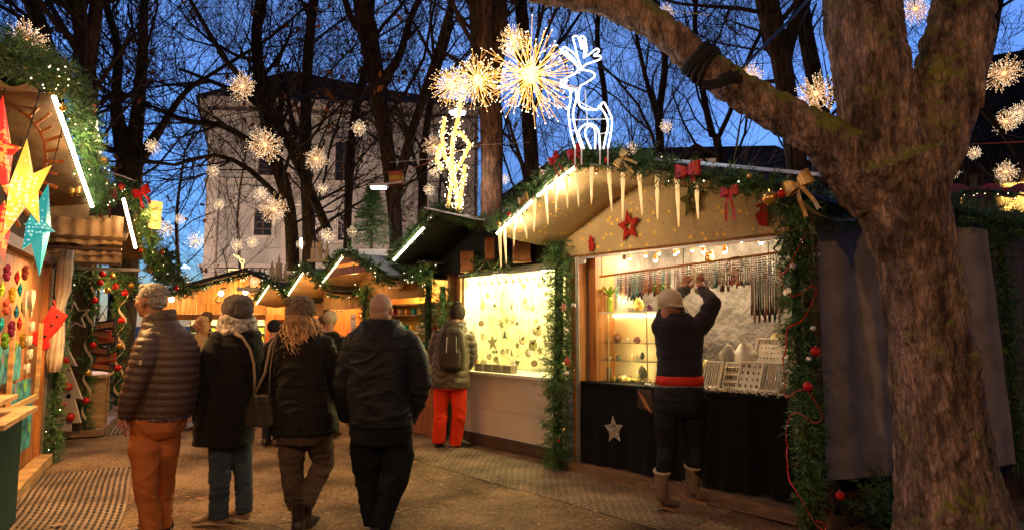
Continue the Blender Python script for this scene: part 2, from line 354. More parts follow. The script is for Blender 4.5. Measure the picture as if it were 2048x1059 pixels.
# ------------------------------------------------------------------ right black-counter stall
m_cream = add_specks(add_specks(cloth('cream_star_print_cloth', (.52, .385, .22), bump=.35, bscale=30, var=.12, scale=3), (.95, .62, .12), 11, .2), (.20, .11, .06), 21, .13)
N_, L_k, b_ = nodes(m_cream)
m_bcloth = cloth('black_velvet_cloth', (.006, .006, .0065), sheen=.03, scale=4); m_crink = cloth('crinkled_silver_grey_backcloth', (.155, .14, .125), bump=1.6, bscale=14, scale=5, var=.4, rough=.5)
m_felt = cloth('grey_fleece_side_screen', (.26, .225, .205), bump=.6, bscale=50, scale=5, var=.25)
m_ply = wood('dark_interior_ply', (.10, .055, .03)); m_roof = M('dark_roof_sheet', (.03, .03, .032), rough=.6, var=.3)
st = thing('market_stall', 'jewellery stall with black cloth counter, star-print cream canopy and icicle lights', 'market stall', R.w(1.1, 0, 0), 'wooden market stalls')
mb = MB(); mb.fbox(R, -.22, 2.52, -.10, .12, .0, .10); mb.build('base_beam', m_gravel_beam, st)
mb = MB()
def drape(u, v):
    x = -.02 + 2.40 * u; fold = .02 * math.sin(x * 9) * (1 - v) + .03 * math.exp(-((x - 1.85) / .05) ** 2) - .05 * math.exp(-((x - 1.95) / .06) ** 2) * (1 - v * .4) + .012 * math.sin(x * 31) * (1 - v)
    return R.w(x, -.02 - fold + .035 * (v), .10 + .80 * v + .035 * (x / 2.4))
mb.grid(drape, 130, 14); mb.build('counter_cloth', m_bcloth, st, True)
mb = MB(); mb.fbox(R, -.02, 2.36, .0, .85, .88, .91); mb.build('counter_top', m_bcloth, st)
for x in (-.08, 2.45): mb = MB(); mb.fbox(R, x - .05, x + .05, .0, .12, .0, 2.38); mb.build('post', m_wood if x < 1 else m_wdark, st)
mb = MB(); mb.fbox(R, .0, .10, .12, .42, .12, 2.3); mb.build('side_wall', m_wood, st); mb = MB(); mb.grid(lambda u, v: R.w(.06 + .06 * u + .02 * noise.noise((u * 4, v * 6, 8)), .42 + .8 * u, .3 + 2.1 * v), 16, 40); mb.build('side_cloth', m_crink, st, True)
mb = MB(); mb.tube([R.w(-.03, -.035, .1), R.w(-.03, -.035, 2.19)], .012, 8); mb.tube([R.w(-.0, -.035, .1), R.w(-.0, -.035, 2.19)], .008, 8); mb.build('gutter_pipe', m_metal, st)
mb = MB(); mb.grid(lambda u, v: R.w(.1 + 2.4 * u, 1.18 + .02 * math.sin(u * 30 + v * 5) + .03 * noise.noise((u * 7, v * 6, 0)), .3 + 2.2 * v), 70, 50); mb.build('back_cloth', m_crink, st, True)
mb = MB(); mb.fbox(R, -.1, 2.5, .1, 1.5, 2.325, 2.345); mb.build('inner_ceiling', m_wood, st)
mb = MB(); mb.fbox(R, -.18, 2.52, -.012, .09, 2.19, 2.25); mb.build('lintel', m_wood, st); 
mb = MB(); mb.fbox(R, -.14, 2.5, -.018, .012, 2.168, 2.188); mb.build('awning_rail', m_metal, st)
PROF = [(-.33, 2.41), (.1, 2.62), (.5, 2.81), (.77, 2.90), (1.1, 2.86), (1.6, 2.74), (2.1, 2.59), (2.5, 2.44), (2.75, 2.33)]
def prof(x, P_=PROF):
    for (a, za), (b, zb) in zip(P_, P_[1:]):
        if a <= x <= b: return za + (zb - za) * (x - a) / (b - a)
    return P_[0][1] if x < P_[0][0] else P_[-1][1]
YF = -.85
def ceil(u, v):
    x = -.33 + 3.08 * u; y = YF + (.9) * v; return R.w(x, y, prof(x) - .03 - .07 * math.sin(PI * v) * (.6 + .4 * math.sin(x * 3)) - .01 * noise.noise((x * 5, y * 5, 2)) - .05 * v)
mb = MB(); mb.grid(ceil, 60, 16)
mb.grid(lambda u, v: R.w(-.2 + 2.7 * u, -.03 + .02 * noise.noise((u * 8, v * 3, 1)), 2.21 + (prof(-.2 + 2.7 * u) - 2.30) * v), 70, 10); mb.build('canopy_cloth', m_cream, st, True)
mb = MB()
for (a, za), (b, zb) in zip(PROF, PROF[1:]):
    for dz in (0,):
        p = [R.w(a, YF, za + .0), R.w(b, YF, zb), R.w(b, 2.0, zb), R.w(a, 2.0, za)]; q = [v + Z * .03 for v in p]
        mb.add(p + q, [(0, 1, 2, 3), (7, 6, 5, 4), (0, 4, 5, 1), (2, 6, 7, 3), (1, 5, 6, 2), (3, 7, 4, 0)])
mb.build('roof', m_roof, st)
mb = MB(); mb.beam(R.at(1290, 318, YF + .1), R.at(1655, 352, YF + .1), .05, .018); mb.beam(R.at(1290, 314, YF + .1), R.at(1655, 349, YF + .1), .014, .012); mb.build('gutter', m_metal, st)
# side screen of grey fleece
BC = R.w(2.42, .12, 0); SD = Vector((.95, .31, 0)).normalized(); SN = Vector((-SD.y, SD.x, 0))
mb = MB(); mb.grid(lambda u, v: BC + SD * (-.16 + 1.93 * u - (.14 * v * u)) + Z * (.36 + 1.92 * v) + SN * (-.16 + .012 * math.sin(u * 40) + .02 * noise.noise((u * 5, v * 4, 3))), 60, 40); mb.build('side_screen', m_felt, st, True)
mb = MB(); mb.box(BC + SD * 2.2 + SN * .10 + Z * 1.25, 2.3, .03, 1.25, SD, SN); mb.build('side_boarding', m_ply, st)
for i, x in enumerate((.02, .38)):
    a, b = ((-.30, .24), (.30, .80))[i]; A_ = R.w(a, YF - .035, prof(a) - .035); B_ = R.w(b - .02, YF - .035, prof(b - .02) - .035); mb = MB(); mb.tube([A_, B_], .013, 8); mb.build('led_tube', m_led, st); lamp('led_light', A_.lerp(B_, .5) - Z * .06 - R.y * -.03, 6, (1, .74, .40), st, .05)
mb = MB(); mb.prism([(-.05, -.022), (.05, -.022), (.05, .022), (-.05, .022)], R.w(.035, -.012, 2.14), R.x, Z, .006)
mb.build('number_plate', m_white, st)
def text(body, c, size, u, mat_, parent, shear=0.0, name='lettering', ext=.002, up=Z):
    cu = bpy.data.curves.new(name, 'FONT'); cu.body = body; cu.size = size; cu.extrude = ext; cu.shear = shear; cu.align_x = 'CENTER'; cu.align_y = 'CENTER'; cu.materials.append(mat_)
    o = bpy.data.objects.new(name, cu); SC.collection.objects.link(o); n = u.cross(up).normalized(); up2 = n.cross(u)
    m = Matrix((u.normalized(), up2 * 1.0, n)).transposed()
    if m.determinant() < 0: m = Matrix((u.normalized(), up, n)).transposed()
    me = bpy.data.meshes.new_from_object(o); bpy.data.objects.remove(o); o = bpy.data.objects.new(name, me); SC.collection.objects.link(o)
    o.rotation_euler = m.to_euler(); o.parent = parent; o.location = Vector(c) - Vector(parent['_o']); return o
text('112', R.w(.035, -.017, 2.14), .045, R.x, m_black, st)
g1, s1 = garland([R.w(x, YF - .05, prof(x) + .05) for x in (-.36, .1, .5, .80)], .11, 'dark fir garland climbing beside the white LED tubes to the canopy peak', 'fir garlands on the stalls', seed=2, dens=70)
g2, s2 = garland([R.w(x, YF - .05, prof(x) + dz) for x, dz in ((.72, .13), (.77, .06), (1.1, .05), (1.6, .0), (1.75, -.02), (2.1, -.04), (2.4, -.02), (2.62, .0))], .115, 'lush fir garland running from the canopy peak down to the foreground tree', 'fir garlands on the stalls', seed=3, dens=90, lights=3)
mb = MB(); mb.star(R.w(.47, -.035, .48), .105, .042, .004, R.x, Z, .05); 
g3, s3 = garland([R.w(-.22, -.12, .03), R.w(-.24, -.12, .8), R.w(-.2, -.12, 1.5), R.w(-.2, -.12, 2.36)], .15, 'thick fir garland on the post between the white stall and the black stall', 'fir garlands on the stalls', seed=4, dens=190)
g4, s4 = garland([R.w(2.40, -.16, .02), R.w(2.42, -.16, .8), R.w(2.36, -.16, 1.5), R.w(2.38, -.18, 2.42)], .115, 'fir garland with red bead string on the stall corner beside the grey screen', 'fir garlands on the stalls', seed=5, dens=150)
g5, s5 = garland([R.w(2.66, YF, 2.32)] + [BC + SD * x - SN * .12 + Z * z for x, z in ((.05, 2.36), (.6, 2.40), (1.2, 2.42), (1.8, 2.38), (2.6, 2.36))], .17, 'dark fir garland along the top of the grey side screen behind the tree', 'fir garlands on the stalls', seed=6, dens=80)
g6, s6 = garland([BC + SD * x - SN * .12 + Z * z for x, z in ((1.86, .3), (1.84, 1.3), (1.80, 2.3))], .10, 'dark upright fir garland at the far end of the grey screen', 'fir garlands on the stalls', seed=7, dens=60)
g7, s7 = garland([BC + SD * x - SN * .30 + Z * z for x, z in ((.1, .12), (.5, .30), (1.0, .22))], .27, 'dark fir branches heaped on the ground against the grey screen', 'fir garlands on the stalls', seed=8, dens=130, needle=.05, wid=.008, name='fir_branches')
g8, s8 = garland([BC + SD * x - SN * .30 + Z * z for x, z in ((2.0, .12), (2.3, .25), (2.9, .22))], .27, 'dark fir branches heaped at the far right behind the tree', 'fir garlands on the stalls', seed=9, dens=90, needle=.05, wid=.008, name='fir_branches')
# bead string round the corner garland
mb = MB(); rng = random.Random(4)
for k in range(520):
    z = .05 + 2.3 * k / 520; a = 9 * z + 1.2 * math.sin(z * 7); mb.octa(R.w(2.40 + .13 * math.sin(a), -.17 - .13 * abs(math.cos(a)) - .01, z + .07 * math.sin(a * 2.3)), .0062)
tag(mb.build('bead_string', M('red_plastic_bead', (.6, .04, .01), rough=.25, var=.1)), 'string of small red beads looped round the corner garland', 'bead string')
# icicles
m_ice = M('lit_icicle_plastic', (.9, .75, .5), rough=.35, emis=(1, .58, .20), es=.5, var=.15, bump=.6, bscale=60)
ice = [(999, 458, 535), (1008, 450, 520), (1028, 432, 497), (1047, 415, 482), (1069, 398, 458), (1090, 378, 450), (1111, 357, 432), (1132, 337, 412), (1153, 330, 410), (1183, 335, 415), (1217, 338, 422), (1246, 345, 432), (1278, 346, 436), (1314, 350, 442), (1354, 358, 447), (1392, 362, 440)]
for i, (px, y0, y1) in enumerate(ice):
    a = R.at(px, y0, YF - .03); b = R.at(px + 3 + 4 * math.sin(i * 2.7), y1 + 7 * math.sin(i * 1.9), YF - .03 + .02 * math.sin(i * 3.1)); root = thing('icicle_light', f'glowing icicle light, {nth(i)} from the low left end of the cream canopy', 'icicle light', a, 'icicle lights along the canopy edge')
    mb = MB(); n = 7; mb.tube([a.lerp(b, k / n) for k in range(n + 1)], [(.016 * (1 - k / n) ** .7 + .003) * (1 + .12 * math.sin(k * 2.2 + i)) for k in range(n + 1)], 8); mb.build('shaft', m_ice, root, True)
    mb = MB(); mb.tube([a + Z * .03, a - Z * .004], .016, 8); mb.build('cap', m_white, root)
mb = MB(); mb.tube([R.at(px, y0 - 4 - (3 if k % 2 else 0), YF - .04) for k, (px, y0, y1) in enumerate(ice)], .0045, 5); tag(mb.build('supply_wire', m_white), 'thin white supply wire linking the tops of the icicle lights', 'wire')
# counter star, pot
mb = MB(); rng = random.Random(8); c = R.w(.47, -.055, .48); pts = [c + R.x * (.115 * math.cos(PI / 2 + .1 + 2 * PI * k / 5)) + Z * (.13 * math.sin(PI / 2 + .1 + 2 * PI * k / 5)) for k in range(5)]
ins = [c + R.x * (.05 * math.cos(PI / 2 + .1 + 2 * PI * (k + .5) / 5)) + Z * (.055 * math.sin(PI / 2 + .1 + 2 * PI * (k + .5) / 5)) for k in range(5)]
for k in range(5): mb.tube([pts[k], ins[k], pts[(k + 1) % 5]], .0032, 5)
for k in range(95):
    i = rng.randrange(5); t = rng.random(); a = c.lerp(pts[i], t * .95).lerp(ins[i], rng.random() * .4); j = (i + rng.choice((0, 1, 4))) % 5; b = c.lerp(pts[j], rng.random() * .9); mb.tube([a, b], .0013, 3)
tag(mb.build('wicker_star', M('silver_white_wicker', (.75, .68, .6), rough=.4)), 'white woven wire star pinned to the black counter cloth', 'star')
# cloth decorations on the valance
m_redfelt = cloth('dark_red_felt', (.36, .02, .015)); m_olive = cloth('olive_gold_star_felt', (.12, .10, .03))
def valance(px, py, sz, kind, mtl, label, cat='ornament'):
    c = R.at(px, py, -.06); mb = MB(); u, v = R.x, Z
    if kind == 'star': 
        pts = []
        for k in range(10): a = PI / 2 + .12 + PI * k / 5; q = sz if k % 2 == 0 else sz * .46; pts.append((q * math.cos(a), q * math.sin(a) * 1.15))
        inn = [(x * .36, y * .36) for x, y in pts]
        for k in range(10):
            k2 = (k + 1) % 10; mb.prism([pts[k], pts[k2], inn[k2], inn[k]], c, u, v, .008)
    else:
        O = [(-.28, -1), (.42, -.88), (.75, -.1), (.30, .18), (.28, .38), (.55, .35), (.72, .62), (.2, .55), (.05, .95), (-.25, .98), (-.38, .7), (-.3, .5), (-.62, .42), (-.45, .1), (-.40, -.45)]
        fl = 1 if kind == 'angel' else -1; mb.prism([(x * sz * fl * .8, y * sz) for x, y in (O if fl == 1 else O[::-1])], c, u, v, .008)
    return tag(mb.build(kind if kind == 'star' else 'angel_ornament', mtl), label, cat, 'felt shapes on the cream valance')
valance(1182, 487, .085, 'angel', m_redfelt, 'small red felt angel at the low far end of the cream valance', 'angel')
valance(1257, 452, .14, 'star', m_redfelt, 'red felt star with cut-out centre on the cream valance', 'star')
valance(1383, 400, .14, 'star', m_olive, 'dark olive star on the cream valance behind the icicles', 'star')
valance(1527, 424, .12, 'angelr', m_redfelt, 'larger red felt angel at the near end of the cream valance', 'angel')
# bows and baubles on this stall
bow(R.at(1375, 345, YF - .15), .11, m_red, 'wide red satin bow at the middle of the canopy garland', R.x, tails=.5)
bow(R.at(1458, 385, YF - .12), .07, m_red, 'red bow with long hanging tails over the valance', R.x, tails=2.2)
bow(R.at(1150, 306, YF - .17), .09, m_red, 'red satin bow under the neon reindeer', R.x, rot=.3)
bow(R.at(1108, 318, YF - .1), .07, m_red, 'red bow hanging just left of the canopy peak', R.x, rot=.5, tails=2)
bow(R.at(1597, 370, YF - .05), .10, m_goldr, 'gold bow at the near corner of the canopy garland', R.x, rot=.4, tails=1.6)
bow(R.at(1047, 400, YF - .17), .07, m_goldr, 'gold bow halfway along the garland beside the LED tubes', R.x, rot=.3, tails=.5)
bow(R.at(1245, 318, YF - .2), .08, m_goldr, 'slim gold bow on the garland right of the reindeer', R.x, rot=.9, tails=1.5)
for px, py, r, m, lab in ((1214, 320, .024, m_redm, 'red bauble high on the canopy garland right of the reindeer'), (1193, 340, .022, m_goldb, 'gold bauble under the canopy peak among icicles'), (1539, 396, .046, m_goldb, 'large perforated gold bauble above the red felt angel'), (1562, 388, .028, m_redm, 'dark red bauble beside the large gold bauble'), (1500, 352, .02, m_goldb, 'small gold bauble on the garland near the gutter end'), (1018, 428, .02, m_redm, 'red bauble near the low end of the LED tubes'), (997, 447, .022, m_goldb, 'copper bauble at the low left corner of the canopy')):
    bauble(R.at(px, py, YF - .14), r, m, lab)
for px, py, r, m, lab in ((1147, 610, .024, m_silvb, 'pearl bauble high on the post garland above the copper star'), (1133, 660, .02, m_silvb, 'silver bauble on the post garland between two stars'), (1133, 746, .026, m_silvb, 'pearl bauble below the red star on the post garland'), (1128, 857, .014, m_goldb, 'small gold bauble low on the post garland'), (1118, 880, .014, m_redm, 'small red bauble low on the post garland')):
    bauble(R.at(px, py, -.26), r, m, lab)
for px, py, r, m, lab in ((1626, 656, .02, m_silvb, 'pearl bauble on the corner garland beside the grey screen'), (1631, 702, .034, m_redm, 'glossy red bauble on the corner garland, the upper of two'), (1616, 772, .034, m_redm, 'glossy red bauble on the corner garland, the lower of two'), (1618, 717, .02, m_silvb, 'small silver bauble between the two red baubles'), (1586, 532, .024, m_silvb, 'silver bauble on the corner garland level with the necklaces'), (1680, 990, .03, m_redm, 'red pod ornament in the dark fir branches')):
    bauble(R.at(px, py, -.30), r, m, lab)
m_coral = M('coral_red_star_paint', (.62, .10, .05), rough=.35, var=.2)
flat_star(R.at(1127, 613, -.28), .062, M('copper_star_glitter', (.62, .30, .22), rough=.35, metal=.3), 'copper glitter star high on the post garland', R.x, Z, group='stars on the post garland', rot=.3)
flat_star(R.at(1135, 722, -.28), .068, m_coral, 'bright coral red star on the post garland', R.x, Z, group='stars on the post garland')
bow(BC + SD * .55 - SN * .62 + Z * .55, .06, m_red, 'small red bow in the fir branches by the grey screen', SD)
bow(BC + SD * 2.3 - SN * .62 + Z * .75, .05, m_red, 'small red bow in the fir branches at the far right', SD)
# extension reel clamp at the lintel
mb = MB(); a = R.at(1570, 470, .0); mb.tube([a + R.x * .3 + Z * .02, a, a + R.x * -.10 + Z * -.10, a - R.x * .05 - Z * .15, a + R.x * .12 - Z * .13], .009, 6); mb.box(a + R.x * .05 - Z * .11, .07, .03, .03, R.x, R.y); tag(mb.build('extension_cable', m_dark), 'black extension cable with socket under the stall lintel', 'cable')
# ------------------------------------------------------------------ goods of the jewellery stall
m_glass = M('cabinet_glass', (.9, .9, .85), rough=.05, var=0); 
def glassy(m, al=.12):
    N, Lk, b = nodes(m); out = [n for n in N if n.type == 'OUTPUT_MATERIAL'][0]; t = N.new('ShaderNodeBsdfTransparent'); gl = N.new('ShaderNodeBsdfGlossy'); gl.inputs['Roughness'].default_value = .06
    mx = N.new('ShaderNodeMixShader'); mx.inputs[0].default_value = al; Lk.new(t.outputs[0], mx.inputs[1]); Lk.new(gl.outputs[0], mx.inputs[2]); Lk.new(mx.outputs[0], out.inputs[0]); return m
glassy(m_glass)
m_cabw = M('cream_cabinet_laminate', (.72, .58, .34), rough=.5, var=.1)
cb = thing('glass_cabinet', 'lit glass cabinet of crystals standing on the black counter', 'display cabinet', R.w(.36, .3, .91))
X0, X1, Y0, Y1, Z0, Z1 = .03, .72, .16, .42, .915, 1.60
mb = MB(); mb.fbox(R, X0, X1, Y1 - .008, Y1, Z0, Z1); mb.build('back_panel', m_cabw, cb)
mb = MB(); mb.fbox(R, X0 - .004, X1 + .004, Y0 - .004, Y1 + .004, Z1, Z1 + .018); mb.build('top_panel', M('pale_cabinet_top', (.85, .78, .6), rough=.4, var=.05), cb)
for z in (1.30, 1.12): mb = MB(); mb.fbox(R, X0 + .01, X1 - .01, Y0 + .01, Y1 - .012, z, z + .006); mb.build('shelf', M('shelf_glass_edge', (.55, .65, .5), rough=.1, trans=.7), cb)
for x in (X0, X0 + .2, X1): mb = MB(); mb.fbox(R, x - .004, x + .004, Y0 - .003, Y0 + .006, Z0, Z1); mb.build('frame', M('champagne_metal', (.6, .5, .3), rough=.3, metal=.7), cb)
mb = MB(); mb.fbox(R, X0 + .006, X1 - .006, Y0, Y0 + .002, Z0 + .004, Z1 - .004); mb.build('pane', m_glass, cb)
mb = MB(); mb.fbox(R, X0 + .01, X1 - .01, Y1 - .03, Y1 - .012, Z1 - .03, Z1 - .012); mb.build('light_strip', M('cabinet_light_glow', (1, .9, .6), emis=(1, .78, .36), es=9, var=0, sampled=True), cb)
def rock(c, r, m, label, sc=(1, 1, 1), rough_=.35, seed=0, base=None, name='crystal', cat='crystal', spikes=0):
    mb = MB(); n, k = (14, 10) if r > .03 else (10, 7); mb.ball((0, 0, 0), 1, n, k); sd = Vector((seed * 3.1, seed, 0))
    for i, v in enumerate(mb.v): 
        d = 1 + rough_ * noise.noise(v * 1.6 + sd) + rough_ * .5 * noise.noise(v * 4 + sd); mb.v[i] = Vector((v.x * sc[0], v.y * sc[1], v.z * sc[2])) * (r * d) + Vector(c) + Z * r * sc[2] * .8
    if spikes:
        rng = random.Random(seed)
        for j in range(spikes):
            d = Vector((rng.gauss(0, 1), rng.gauss(0, 1), abs(rng.gauss(0, 1)) + .3)).normalized(); q = Vector(c) + Z * r * .5; mb.tube([q, q + d * r * 1.3, q + d * r * 1.65], [r * .22, r * .2, .001], 6)
    o = mb.build(name, m, None, not spikes); return tag(o, label, cat, 'crystals and minerals on the jewellery stall')
def gem(name, col, rough=.25, **k): return M(name, col, rough=rough, scale=25, var=.6, spec=.7, **k)
gx = dict(am=gem('dark_amethyst_gem', (.09, .03, .07)), br=gem('brown_pebble_cluster', (.20, .09, .04), bump=1, bscale=90), wh=gem('milky_quartz', (.75, .68, .5)), ye=gem('yellow_quartz', (.7, .5, .12)), te=gem('teal_labradorite', (.05, .35, .42), col2=(.5, .35, .15)), gr=gem('smoky_green_stone', (.07, .12, .10)), or_=gem('orange_agate', (.55, .22, .08)), tan=gem('tan_petrified_wood', (.35, .22, .10)))
items = [(1185, 572, 1.308, .035, 'am', (1, .8, 1.1), 'dark amethyst lump at the left of the cabinet top shelf'), (1232, 570, 1.308, .045, 'br', (1, .8, 1.1), 'brown knobbly cluster in the middle of the cabinet top shelf'), (1214, 572, 1.308, .02, 'wh', (.7, .7, 1.3), 'small milky quartz on the cabinet top shelf'),
 (1252, 572, 1.308, .018, 'wh', (.8, .8, 1.5), 'slim pale crystal beside the brown cluster'), (1271, 572, 1.308, .034, 'am', (1.1, .6, 1), 'dark pink geode at the right of the cabinet top shelf'),
 (1192, 600, 1.128, .025, 'or_', (1.1, .8, .9), 'orange agate at the left of the cabinet middle shelf'), (1216, 600, 1.128, .022, 'wh', (1.2, .8, .8), 'pale carved animal on the cabinet middle shelf'), (1235, 600, 1.128, .028, 'gr', (1.1, .8, 1), 'dark green stone on the cabinet middle shelf'), (1262, 600, 1.128, .022, 'or_', (.7, .7, 1.7), 'orange figurine shaped stone on the cabinet middle shelf'), (1281, 597, 1.15, .026, 'am', (.9, .5, 1.4), 'oval dark geode slice on the cabinet middle shelf'),
 (1194, 650, .917, .05, 'or_', (.9, .7, 1.6), 'tall orange brown stone at the cabinet floor left'), (1215, 650, .917, .038, 'gr', (.7, .6, 1.9), 'blue-grey polished stone on the cabinet floor'), (1246, 650, .917, .055, 'tan', (1.5, .5, .7), 'wide brown almond-shaped stone slice on the cabinet floor'), (1281, 640, .95, .055, 'te', (1.0, .35, 1.2), 'iridescent teal labradorite slab at the cabinet floor right')]
for i, (px, py, z, r, k, sc, lab) in enumerate(items):
    x, zz = R.hit(px, py, .28); rock(R.w(min(max(x, X0 + .04), X1 - .04), .29, z), r, gx[k], lab, sc, seed=i)
rng = random.Random(5)
for i in range(9):
    rock(R.w(.24 + i * .055, .23 + .03 * (i % 2), .917), .024, gx['ye'], f'yellow crystal tip, {nth(i)} from the left at the cabinet foot', (1, 1, 1), seed=20 + i, spikes=4)
# on top of the cabinet
pt = thing('framed_picture', 'dark framed photo leaning at the cabinet top left', 'picture', R.w(.0, .3, 1.62)); mb = MB(); c = R.w(.04, .33, 1.75); mb.box(c, .085, .008, .125, R.x, R.y); mb.build('frame', m_wdark, pt); mb = MB(); mb.box(c - R.y * .010, .07, .003, .108, R.x, R.y); mb.build('print', M('murky_photo_print', (.12, .09, .07), scale=14, var=.9, col2=(.28, .22, .15), rough=.3), pt)
m_leaf = M('fresh_green_leaf', (.22, .42, .04), rough=.45, var=.3); m_bam = M('bamboo_green_vase', (.35, .45, .06), rough=.4, scale=20, stretch=(1, 1, .1))
def spiky(c, label, h=.16, n=16, hh=.10):
    r = thing('bamboo_plant', label, 'plant', c, 'leafy plants on the jewellery stall'); mb = MB(); mb.lathe(c, [(.035, 0), (.036, .02), (.033, .03), (.034, h * .7), (.037, h * .72), (.03, h)], 12); mb.build('vase', m_bam, r, True); mb = MB(); rng = random.Random(n)
    for k in range(n):
        a = 2 * PI * k / n + rng.random() * .4; d = Vector((math.cos(a), math.sin(a), 0)); s = Vector((-d.y, d.x, 0)); L_ = rng.uniform(.12, .19); b = Vector(c) + Z * h
        mb.grid(lambda u, v: b + d * (L_ * u) + Z * (hh * math.sin(u * 2.2) * (1.1 - .2 * (k % 3))) + s * ((v - .5) * .03 * math.sin(PI * (.12 + .88 * u))), 6, 1)
    mb.build('leaves', m_leaf, r, True)
spiky(R.w(.17, .26, 1.618), 'spiky green plant in a bamboo vase on the cabinet left end'); spiky(R.w(.55, .62, 1.45), 'spiky green plant behind the cabinet under the rod', .35, 14)
for i, (x, r, m, sc, lab) in enumerate(((.34, .085, 'wh', (1, .7, 1.15), 'big glowing white quartz cluster on the cabinet top'), (.53, .06, 'ye', (.9, .7, 1.25), 'glowing yellow-white quartz block on the cabinet top'), (.67, .032, 'am', (1, .6, 1.2), 'small dark geode at the cabinet top right'), (.33, .038, 'or_', (.8, .7, 1.5), 'orange egg shaped stone above the white quartz cluster'))):
    rock(R.w(x, .28, 1.618 + (.15 if i == 3 else 0)), r, gx[m], lab, sc, seed=60 + i, rough_=.5)
lamp('cabinet_top_glow', R.w(.43, .12, 1.74), 1.6, (1, .8, .4), cb, .03)
for zq in (1.5, 1.22, 1.05): lamp('cabinet_light', R.w(.45, .20, zq), 1.8, (1, .76, .32), cb, .03)
# rod and necklaces
YR = .14; ra = R.w(.14, YR, 1.985); rb = R.w(2.13, YR, 2.075)
rod = thing('display_rod', 'thin wooden rod hung on cords under the stall roof carrying bead necklaces', 'rod', ra)
mb = MB(); mb.tube([ra.lerp(rb, k / 8) for k in range(9)], .011, 8); mb.build('rod', m_wood, rod)
for x in (.17, 1.17, 2.0): mb = MB(); q = ra + (rb - ra) * ((x - .14) / 1.99); mb.tube([q, Vector((q.x, q.y, 2.325))], .0035, 5); mb.build('cord', m_dark, rod)
nc = [('rust red', (.22, .03, .015)), ('amber', (.42, .16, .03)), ('cream', (.55, .42, .27)), ('dark green', (.03, .08, .03)), ('coral pink', (.45, .14, .09)), ('blue-black', (.015, .02, .035)), ('tan', (.32, .18, .08)), ('turquoise', (.05, .22, .20)), ('brown', (.09, .035, .015)), ('pale grey', (.32, .29, .25))]
protos = {}
def strand_mesh(ci, ln):
    key = (ci, ln)
    if key in protos: return protos[key]
    mb = MB(); n = int(ln * 2 / .0115); rng = random.Random(ci * 7 + ln * 100)
    for k in range(n):
        t = 2 * PI * k / n; h = abs(math.sin(t / 2)); mb.octa((.0085 * math.sin(t), .007 * math.cos(t), -ln * (h ** .9)), rng.uniform(.0075, .0095))
    o = mb.build('necklace', M('bead_' + nc[ci][0].replace(' ', '_').replace('-', '_'), nc[ci][1], rough=.4, var=.6, scale=40, spec=.3), None, False, loc=(0, 0, 0)); me = o.data; bpy.data.objects.remove(o); protos[key] = me; return me
rng = random.Random(11); xs = [.38 + .0218 * i for i in range(80)]
cnt = 0
for i, x in enumerate(xs):
    if 1.02 < x < 1.06: continue
    ci = rng.randrange(10)
    if x > 1.82: ln = round(.52 + .05 * math.sin(i), 2); ln = .5 if i % 2 else .56; ci = (8, 3, 8, 6, 5)[i % 5]
    else: ln = (.24, .28, .26, .22)[rng.randrange(4)]
    o = bpy.data.objects.new('necklace', strand_mesh(ci, ln)); SC.collection.objects.link(o); q = ra + (rb - ra) * ((x - .14) / 1.99); o.location = q + Z * .004; o.rotation_euler = (0, 0, R.ang + rng.uniform(-.5, .5))
    tag(o, f'{nc[ci][0]} bead necklace, {nth(cnt)} from the left end on the wooden rod', 'necklace', 'bead necklaces on the rod'); cnt += 1
for i, (x, r) in enumerate(((1.70, .075), (1.74, .05))):
    mb = MB(); q = ra + (rb - ra) * ((x - .14) / 1.99); mb.tube([q + Z * (-r) - R.y * (.02 + .01 * i) + R.x * (r * math.sin(a)) + Z * (r * 1.15 * math.cos(a)) for a in [2 * PI * k / 24 for k in range(25)]], .003, 5, False); tag(mb.build('hoop', m_dark), ('large' if i == 0 else 'small') + ' dark wire hoop hanging between the necklaces', 'hoop')
# spot lamps under the inner ceiling
sp = [(1259, 514, 0), (1291, 508, 0), (1311, 517, 1), (1318, 504, 0), (1350, 505, 0), (1356, 500, 0), (1385, 497, 0), (1407, 500, 1), (1450, 500, 1), (1483, 479, 0), (1522, 481, 1)]
m_spotg = M('spot_lamp_face_glow', (1, 1, .9), emis=(1, .82, .52), es=14, var=0)
for i, (px, py, big) in enumerate(sp):
    c = R.at(px, py, .62 if not big else .5); root = thing('spot_lamp', f"{'large lit bulb' if big else 'small lit spot'}, {nth(i)} from the left under the jewellery stall ceiling", 'spot lamp', c, 'spot lamps over the jewellery')
    mb = MB(); mb.lathe(c - Z * .012, [(.006, .06), (.012, .055), (.016, .035), (.026 if big else .022, .0), (.024, -.004)], 12); mb.build('lamp_head', m_goldb, root, True)
    mb = MB(); mb.tube([c + Z * .045, c + Z * .07 + R.x * .02, Vector((c.x, c.y, 2.325))], .004, 5); mb.build('arm', m_goldb, root)
    mb = MB(); mb.ball(c - Z * .014, .022 if big else .016, 10, 8); mb.build('bulb', m_spotg, root, True)
    if i in (1, 4, 7, 9): lamp('spot_light', c - Z * .05, 15, (1, .80, .50), root, .03)
